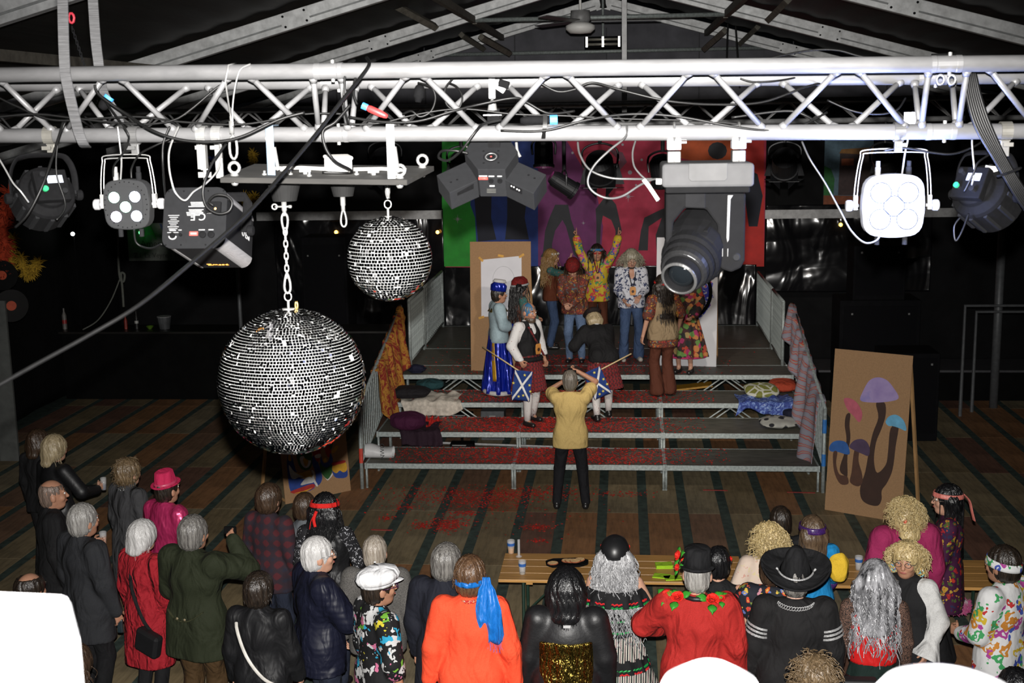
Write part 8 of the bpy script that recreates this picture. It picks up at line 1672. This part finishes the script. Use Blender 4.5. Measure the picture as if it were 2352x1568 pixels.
oc=[(-.19,-.05),(-.14,-.10),(.12,-.10),(.19,-.05),(.20,.04),(.14,.10),(-.12,.10),(-.19,.05)]
g=MB(); g.solid([Mr@V(a,b,0) for a,b in oc],(0,0,.008)); g.build('tray_base',BLACKP,t); g=MB(); g.tube([Mr@V(a,b,.012) for a,b in oc],.008,6,closed=True); g.build('tray_rim',BLACKP,t)
BRD=mat('bread_crumb',(.55,.36,.17),.8,0,.2,40,.2); CRU=mat('bread_crust',(.25,.07,.025),.8)
tx,ty,tz=t.location
for i,(x,y,a) in enumerate(((-.13,-.03,.3),(.00,.03,-.1),(.03,.02,.05),(.06,.01,.2),(.09,.0,.35),(.12,.02,.5),(.04,-.03,.15),(.08,-.04,.3))):
    b_=thing('bread_slice','bread slice lying alone at the left end of the black tray' if i==0 else 'bread slice in the overlapping row on the black tray','bread',(tx+x,ty+y,tz+.0088+.004*i),a,'bread slices on the black tray'); g=MB(); g.solid([V(.048*math.cos(q*.52)*(1.0),.033*math.sin(q*.52),0) for q in range(12)],(0,0,.012)); g.build('crumb',BRD,b_); g=MB(); g.tube([V(.049*math.cos(q*.52),.034*math.sin(q*.52),.006) for q in range(12)],.006,6,closed=True); g.build('crust',CRU,b_,smooth=True); b_.rotation_euler[0]=.10
LIME=cloth('lime_paper_napkin',(.30,.52,.02),.9,.2)
for i,(px,py,h,a) in enumerate(((1525,1302,.045,.1),(1520,1324,.012,-.2),(1545,1328,.012,.25))):
    o=MB(); 
    for k in range(max(1,int(h/.012))): o.box((0,0,.006+k*.011),(.155-.004*(k%2),.11,.010),Matrix.Rotation(.03*(k%3-1),4,'Z'))
    ob=o.build('paper_napkins',LIME,bevel=.002); ob.location=on_t(px,py); ob.rotation_euler=(0,0,a); tag(ob,('stack of lime green paper napkins on the table','lime green napkin lying in front of the stack, left one','lime green napkin lying in front of the stack, right one')[i],'napkin'); 
    if i==0: ob['kind']='stuff'
# ================================================================== REAR TRUSS AND ITS LIGHTS
YT=11.8
pz=AY(1300,240,YT).z; pzl=AY(1300,287,YT).z; xa,xb=AY(120,240,YT).x-.6,AY(2352,240,YT).x+.6
t=thing('rear_truss','second darker lighting truss further back across the hall','truss',((xa+xb)/2,YT,pzl)); RTM=mat('rear_truss_metal',(.26,.26,.26),.45,.4,.15,20)
chords=[(YT-.12,pz),(YT+.12,pz),(YT,pzl)]
for (y,z) in chords: g=MB(); g.tube([(xa,y,z),(xb,y,z)],.025,12); g.build('chord',RTM,t,world=True,smooth=True)
nb=int((xb-xa)/.42)
for k in range(nb):
    x=xa+k*.42
    for y in(YT-.12,YT+.12):
        g=MB(); g.tube([(x,y,pz),(x+.21,YT,pzl)],.010,6); g.build('brace',RTM,t,world=True); g=MB(); g.tube([(x+.21,YT,pzl),(x+.42,y,pz)],.010,6); g.build('brace',RTM,t,world=True)
def barn(label,px,py,d,dirv,r=.13,doors=True,glow=None,L=.26):
    c=AY(px,py,d); t=thing('spotlight',label,'stage light',c); M=aim((0,0,0),dirv); LB=mat('spotlight_black',(.006,.006,.007),.5,.1,.2,20)
    g=MB(); g.lathe([(0,-L*.6),(r*.6,-L*.58),(r*.85,-L*.4),(r*.9,L*.35),(r,L*.36),(r,L*.46),(r*.82,L*.46),(r*.78,L*.3),(0,L*.28)],24,M); g.build('housing',LB,t)
    g=MB(); g.lathe([(r*.8,L*.32),(r*.4,L*.36),(0,L*.37)],20,M); g.build('lens',glow or mat('spot_lens',(.05,.05,.055),.1),t,smooth=True)
    if doors:
        for a in range(4):
            A=a*math.pi/2; w_,h_=(1.05,1.0) if a%2 else (.8,.8); Md=M@Matrix.Rotation(A,4,'Z')@Matrix.Translation((r*.95,0,L*.48))@Matrix.Rotation(-.65,4,'Y')
            g=MB(); g.add([Md@V(-.0,-r*w_,0),Md@V(0,r*w_,0),Md@V(0,r*w_*1.35,r*1.35*h_),Md@V(0,-r*w_*1.35,r*1.35*h_)],[(0,1,2,3)]); g.build('barn_door',LB,t,thick=.004)
    x_=(M.to_3x3()@V(1,0,0)); g=MB(); g.tube(spline([x_*-r*1.05,x_*-r*1.05+V(0,0,r*1.1),V(0,0,r*1.5),x_*r*1.05+V(0,0,r*1.1),x_*r*1.05],5),.010,6); g.build('yoke',LB,t)
    g=MB(); zt=pzl-c.z; g.tube([(0,0,r*1.45),(0,0,max(r*1.5,zt)+.02)],.018,8); g.build('hook',LB,t); return t
barn('dark spotlight with barn doors on the rear truss above the stage',1378,385,YT,(0.05,.75,-.62),.15)
barn('small dark spotlight with a pink lit lens on the rear truss',1249,355,YT,(.0,-.15,-.98),.10,False,led('pink_lens',(1,.12,.55),6))
barn('slim dark spotlight tilted right on the rear truss',1296,424,YT,(.75,.2,-.5),.09,False)
barn('dark spotlight half behind the moving head with a greenish lens',1522,395,YT,(.15,-.45,-.85),.13,False,mat('green_lens',(.1,.3,.25),.1))
barn('dark spotlight on the rear truss above the left of the backdrop',1060,380,YT,(-.1,.8,-.55),.12)
barn('dark spotlight on the rear truss above the small mirror ball',885,375,YT,(-.1,.8,-.55),.14)
barn('dark spotlight on the rear truss left of the picture panel',1802,375,YT,(.1,.8,-.5),.13)
barn('dark spotlight on the rear truss at the far right',2032,372,YT,(.3,.8,-.5),.12)
for i,px in enumerate((1090,1700)):  # fill spots added to brighten the stage, apart from the modelled fixtures
    l=bpy.data.lights.new('stage_fill','SPOT'); l.energy=520; l.spot_size=math.radians(62); l.spot_blend=.8; l.color=(1,.90,.80); l.shadow_soft_size=.15
    o=bpy.data.objects.new('stage_fill',l); COL.objects.link(o); o.location=AD(px,330,YT-.1); d=V(-.4,20.3,1.3)-o.location; o.rotation_euler=d.to_track_quat('-Z','Y').to_euler()
# ================================================================== THE DARK REAR: speakers, signs, decorations
def speaker(label,px0,py0,px1,py1,Yv,dep=.6,zbase=None):
    a=AY(px0,py0,Yv); b=AY(px1,py1,Yv); W_=b.x-a.x; zb_=b.z if zbase is None else zbase; t=thing('speaker_cabinet',label,'speaker',((a.x+b.x)/2,Yv+dep/2,zb_)); H_=a.z-zb_
    g=MB(); g.box((0,0,H_/2),(W_,dep,H_)); g.build('cabinet',mat('speaker_black',(.005,.005,.006),.9,spec=.1),t,bevel=.015)
    g=MB(); g.box((0,-dep/2-.006,H_*.52),(W_*.9,.012,H_*.86)); g.build('grille',mat('speaker_grille',(.004,.004,.005),.9,0,.4,200,.3,spec=.1),t)
    for x in(-.35,.35): g=MB(); g.box((x*W_,-dep/2-.014,H_*.88),(.03,.01,.03)); g.build('corner',mat('speaker_badge',(.12,.12,.12),.4),t)
speaker('tall black speaker cabinet in the dark left of the small mirror ball',690,545,800,712,22.2,.7,0)
speaker('upper black speaker cabinet in the dark right of the stage',1962,565,2078,689,20.5)
speaker('wide lower black speaker cabinet in the dark right of the stage',1930,690,2112,808,20.5,.8,0)
speaker('black bass cabinet standing on the floor behind the mushroom board',2030,812,2150,1058,18.6,.7,0)
for i,(px,py,c,st,Yv) in enumerate(((772,533,(1,.45,.06),9,23.2),(1005,533,(1,.45,.06),9,23.2),(1931,516,(1,.5,.05),9,23.2),(167,537,(1,1,1),14,21.5),(323,534,(.1,1,.2),9,22.2))):
    p=AY(px,py,Yv); t=thing('indicator_lamp',('small orange lamp left of the small mirror ball','small orange lamp at the left edge of the backdrop','small orange lamp left of the blinding par','small white lamp in the dark at the left','small green lamp on the wall sign')[i],'lamp',p)
    g=MB(); g.lathe([(0,-.035),(.025,-.025),(.036,0),(.025,.025),(0,.035)],12); g.build('bulb',led('indicator_%d'%i,c,st),t,smooth=True); g=MB(); g.box((0,.05,0),(.05,.05,.05)); g.build('socket',BLACKP,t)
    if i==3: g=MB(); g.tube([(0,.05,0),(0,.05,1.24-p.z)],.012,6); g.build('stand',BLACKP,t)
# pipes and rails on the right
GP=mat('grey_pipe',(.10,.105,.11),.5,.2)
a=AY(2303,520,20.8); mb=MB(); mb.tube([(0,0,0),(0,0,a.z)],.07,10); o=mb.build('tent_post',GP,smooth=True); o.location=(a.x,a.y,0); tag(o,'grey tent post in the dark at the right','post')
for i,(x0,y0,y1) in enumerate(((2217,702,760),(2243,716,765))):
    p=AY(x0,y0,20.2+.3*i); q=AY(2500,y0,20.2+.3*i); mb=MB(); mb.tube([(0,0,0),(0,0,p.z),(q.x-p.x,0,p.z),(q.x-p.x,0,0)],.03,8); o=mb.build('barrier_rail',GP); o.location=(p.x,p.y,0); tag(o,'grey tubular barrier at the far right, %s one'%('outer','inner')[i],'barrier')
mb=MB(); p=AY(547,640,21.0); mb.tube([(0,0,0),(0,0,p.z+1.0)],.035,8); o=mb.build('tent_post',GP,smooth=True); o.location=(p.x,p.y,0); tag(o,'thin grey post left of the big mirror ball','post')
# picture panel on the right
a=AY(1895,318,24.05); b=AY(2002,472,24.05); t=thing('picture_panel','painted picture panel with sky and street on the rear wall','picture',((a.x+b.x)/2,24.05,b.z)); W_,H_=b.x-a.x,a.z-b.z
g=MB(); g.box((0,.02,H_/2),(W_,.03,H_)); g.build('panel',mat('picture_sky',(.10,.17,.22),.7),t)
for nm,pts,c in (('painted_ground',[(-.5,0),(.5,0),(.5,.14),(-.5,.16)],(.22,.06,.02)),('painted_tree',[(-.5,.16),(-.3,.16),(-.28,.4),(-.36,.55),(-.5,.6)],(.02,.14,.03)),('painted_building',[(-.2,.16),(.5,.15),(.5,.75),(-.18,.78)],(.05,.03,.03)),('painted_roof',[(-.2,.78),(.5,.75),(.5,.86),(-.15,.84)],(.26,.12,.03)),('painted_sign',[(-.15,.6),(.1,.6),(.1,.7),(-.15,.7)],(.3,.08,.03))):
    g=MB(); g.prism([(x*W_,z*H_) for x,z in pts],-.006 if nm!='painted_sign' else -.010,None,t0=.005); g.build(nm,mat('paint_'+nm,c,.7,0,.3,9),t)
# sign board on the left
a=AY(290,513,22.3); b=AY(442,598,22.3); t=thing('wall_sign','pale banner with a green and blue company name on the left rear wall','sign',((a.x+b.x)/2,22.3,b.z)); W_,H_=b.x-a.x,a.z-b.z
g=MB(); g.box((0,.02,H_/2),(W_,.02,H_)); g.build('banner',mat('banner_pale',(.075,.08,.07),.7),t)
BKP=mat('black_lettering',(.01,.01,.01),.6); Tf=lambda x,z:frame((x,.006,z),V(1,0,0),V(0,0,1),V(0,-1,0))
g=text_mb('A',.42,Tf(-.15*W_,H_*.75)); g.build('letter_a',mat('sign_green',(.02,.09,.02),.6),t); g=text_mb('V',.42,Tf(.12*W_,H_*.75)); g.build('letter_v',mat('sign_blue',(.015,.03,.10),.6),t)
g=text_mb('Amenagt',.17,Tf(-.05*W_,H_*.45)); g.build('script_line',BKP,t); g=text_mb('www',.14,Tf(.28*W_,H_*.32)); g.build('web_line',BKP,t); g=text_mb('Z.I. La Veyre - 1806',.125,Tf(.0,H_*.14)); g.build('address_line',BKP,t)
# feather boas and records on the left
def boa(label,pts,m,r,Yv,n=420,seed=1):
    rg=np.random.default_rng(seed); P_=spline([AY(x,y,Yv) for x,y in pts],6); c=P_[0].copy(); t=thing('feather_boa',label,'feather boa',c); g=MB(); g.tube([p-c for p in P_],r*.45,6); g.build('core',m,t,smooth=True); g=MB()
    for i in range(n):
        p=P_[rg.integers(len(P_))]-c; d=Vector(rg.normal(0,1,3)).normalized()*r*(1+.5*rg.random()); g.tube([p,p+d*.6,p+d+V(0,0,-.1*r)],[r*.16,r*.12,.002],3,caps=False)
    o=g.build('feathers',m,t,smooth=True); o['kind']='stuff'
boa('orange red feather boa hanging at the far left edge',[(20,440),(22,480),(5,500),(12,560),(5,590),(8,630)],mat('orange_red_feather',(.36,.035,.008),.9,0,.3,30),.14,17.5,420,1)
boa('yellow feather boa hanging in a loop at the left',[(30,545),(22,575),(27,615)],mat('yellow_feather',(.36,.22,.015),.9,0,.3,30),.10,17.6,200,2)
boa('second yellow feather boa loop at the left',[(48,590),(55,622),(72,625),(90,600)],mat('yellow_feather',(.36,.22,.015)),.10,17.7,260,3)
boa('yellow feather garland behind the box effect light',[(560,455),(575,462),(585,452)],mat('yellow_feather',(.36,.22,.015)),.14,24.0,160,4)
boa('yellow and green garland high in the left rear',[(580,350),(583,362),(578,372)],mat('yellow_feather',(.36,.22,.015)),.10,24.0,100,5)
boa('blue feather garland high in the left rear',[(490,372),(500,380),(505,395)],mat('blue_feather',(.015,.03,.16),.9,0,.3,30),.14,24.0,120,6)
for i,(px,py,r,c) in enumerate(((5,632,.22,(.4,.05,.01)),(26,702,.24,(.4,.06,.01)))):
    p=AY(px,py,17.4); t=thing('vinyl_record','black record with orange label hanging at far left, %s one'%('upper','lower')[i],'record',p); M=aim((0,0,0),(.2 if i==0 else .75,-1,0)); g=MB(); g.lathe([(r,-.003),(r,.003),(0,.003)],28,M); g.build('disc',mat('vinyl',(.006,.006,.006),.25),t); g=MB(); g.lathe([(r*.3,.003),(r*.3,.005),(0,.005)],16,M); g.build('label',mat('record_label',c,.6),t)
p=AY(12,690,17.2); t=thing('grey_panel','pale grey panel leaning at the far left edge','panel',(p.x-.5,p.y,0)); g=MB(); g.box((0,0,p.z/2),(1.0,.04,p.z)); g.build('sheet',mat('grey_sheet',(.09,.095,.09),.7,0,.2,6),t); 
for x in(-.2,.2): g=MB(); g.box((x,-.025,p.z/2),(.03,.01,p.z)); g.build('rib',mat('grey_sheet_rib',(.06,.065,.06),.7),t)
# things on the bar
def bar_item(name,label,cat,px,py,parts):
    p=AY(px,py,21.5); t=thing(name,label,cat,(p.x,21.5,1.241))
    for nm,prof,c in parts: g=MB(); g.lathe(prof,14); g.build(nm,mat('bar_'+nm+'_%d'%int(px),c,.4,.1),t,smooth=False)
bar_item('metal_bucket','grey metal bucket on the bar counter','bucket',379,760,(('body',[(.09,0),(.125,.22),(.12,.22),(.085,.01)],(.10,.105,.11)),('rim',[(.125,.215),(.13,.225),(.125,.23)],(.3,.3,.3))))
bar_item('bottle','small red bottle on the bar counter','bottle',290,760,(('body',[(.03,0),(.03,.15),(.012,.2),(.012,.25)],(.22,.03,.02)),('cap',[(.014,.25),(.014,.27)],(.3,.3,.3))))
bar_item('bottle','dark bottle with a pale label on the bar counter','bottle',315,760,(('body',[(.035,0),(.035,.2),(.014,.26),(.014,.32)],(.015,.015,.015)),('paper_label',[(.036,.10),(.036,.15)],(.4,.4,.38))))
bar_item('bowl','small green bowl on the bar counter','bowl',345,760,(('body',[(.03,0),(.07,.05),(.065,.05),(0,.012)],(.10,.2,.02)),('base',[(.03,-.001),(.03,.004)],(.05,.1,.02))))
bar_item('bottle','pale bottle near the left end of the bar counter','bottle',150,760,(('body',[(.04,0),(.04,.25),(.016,.32),(.016,.38)],(.15,.14,.13)),('red_band',[(.041,.10),(.041,.17)],(.3,.03,.03))))
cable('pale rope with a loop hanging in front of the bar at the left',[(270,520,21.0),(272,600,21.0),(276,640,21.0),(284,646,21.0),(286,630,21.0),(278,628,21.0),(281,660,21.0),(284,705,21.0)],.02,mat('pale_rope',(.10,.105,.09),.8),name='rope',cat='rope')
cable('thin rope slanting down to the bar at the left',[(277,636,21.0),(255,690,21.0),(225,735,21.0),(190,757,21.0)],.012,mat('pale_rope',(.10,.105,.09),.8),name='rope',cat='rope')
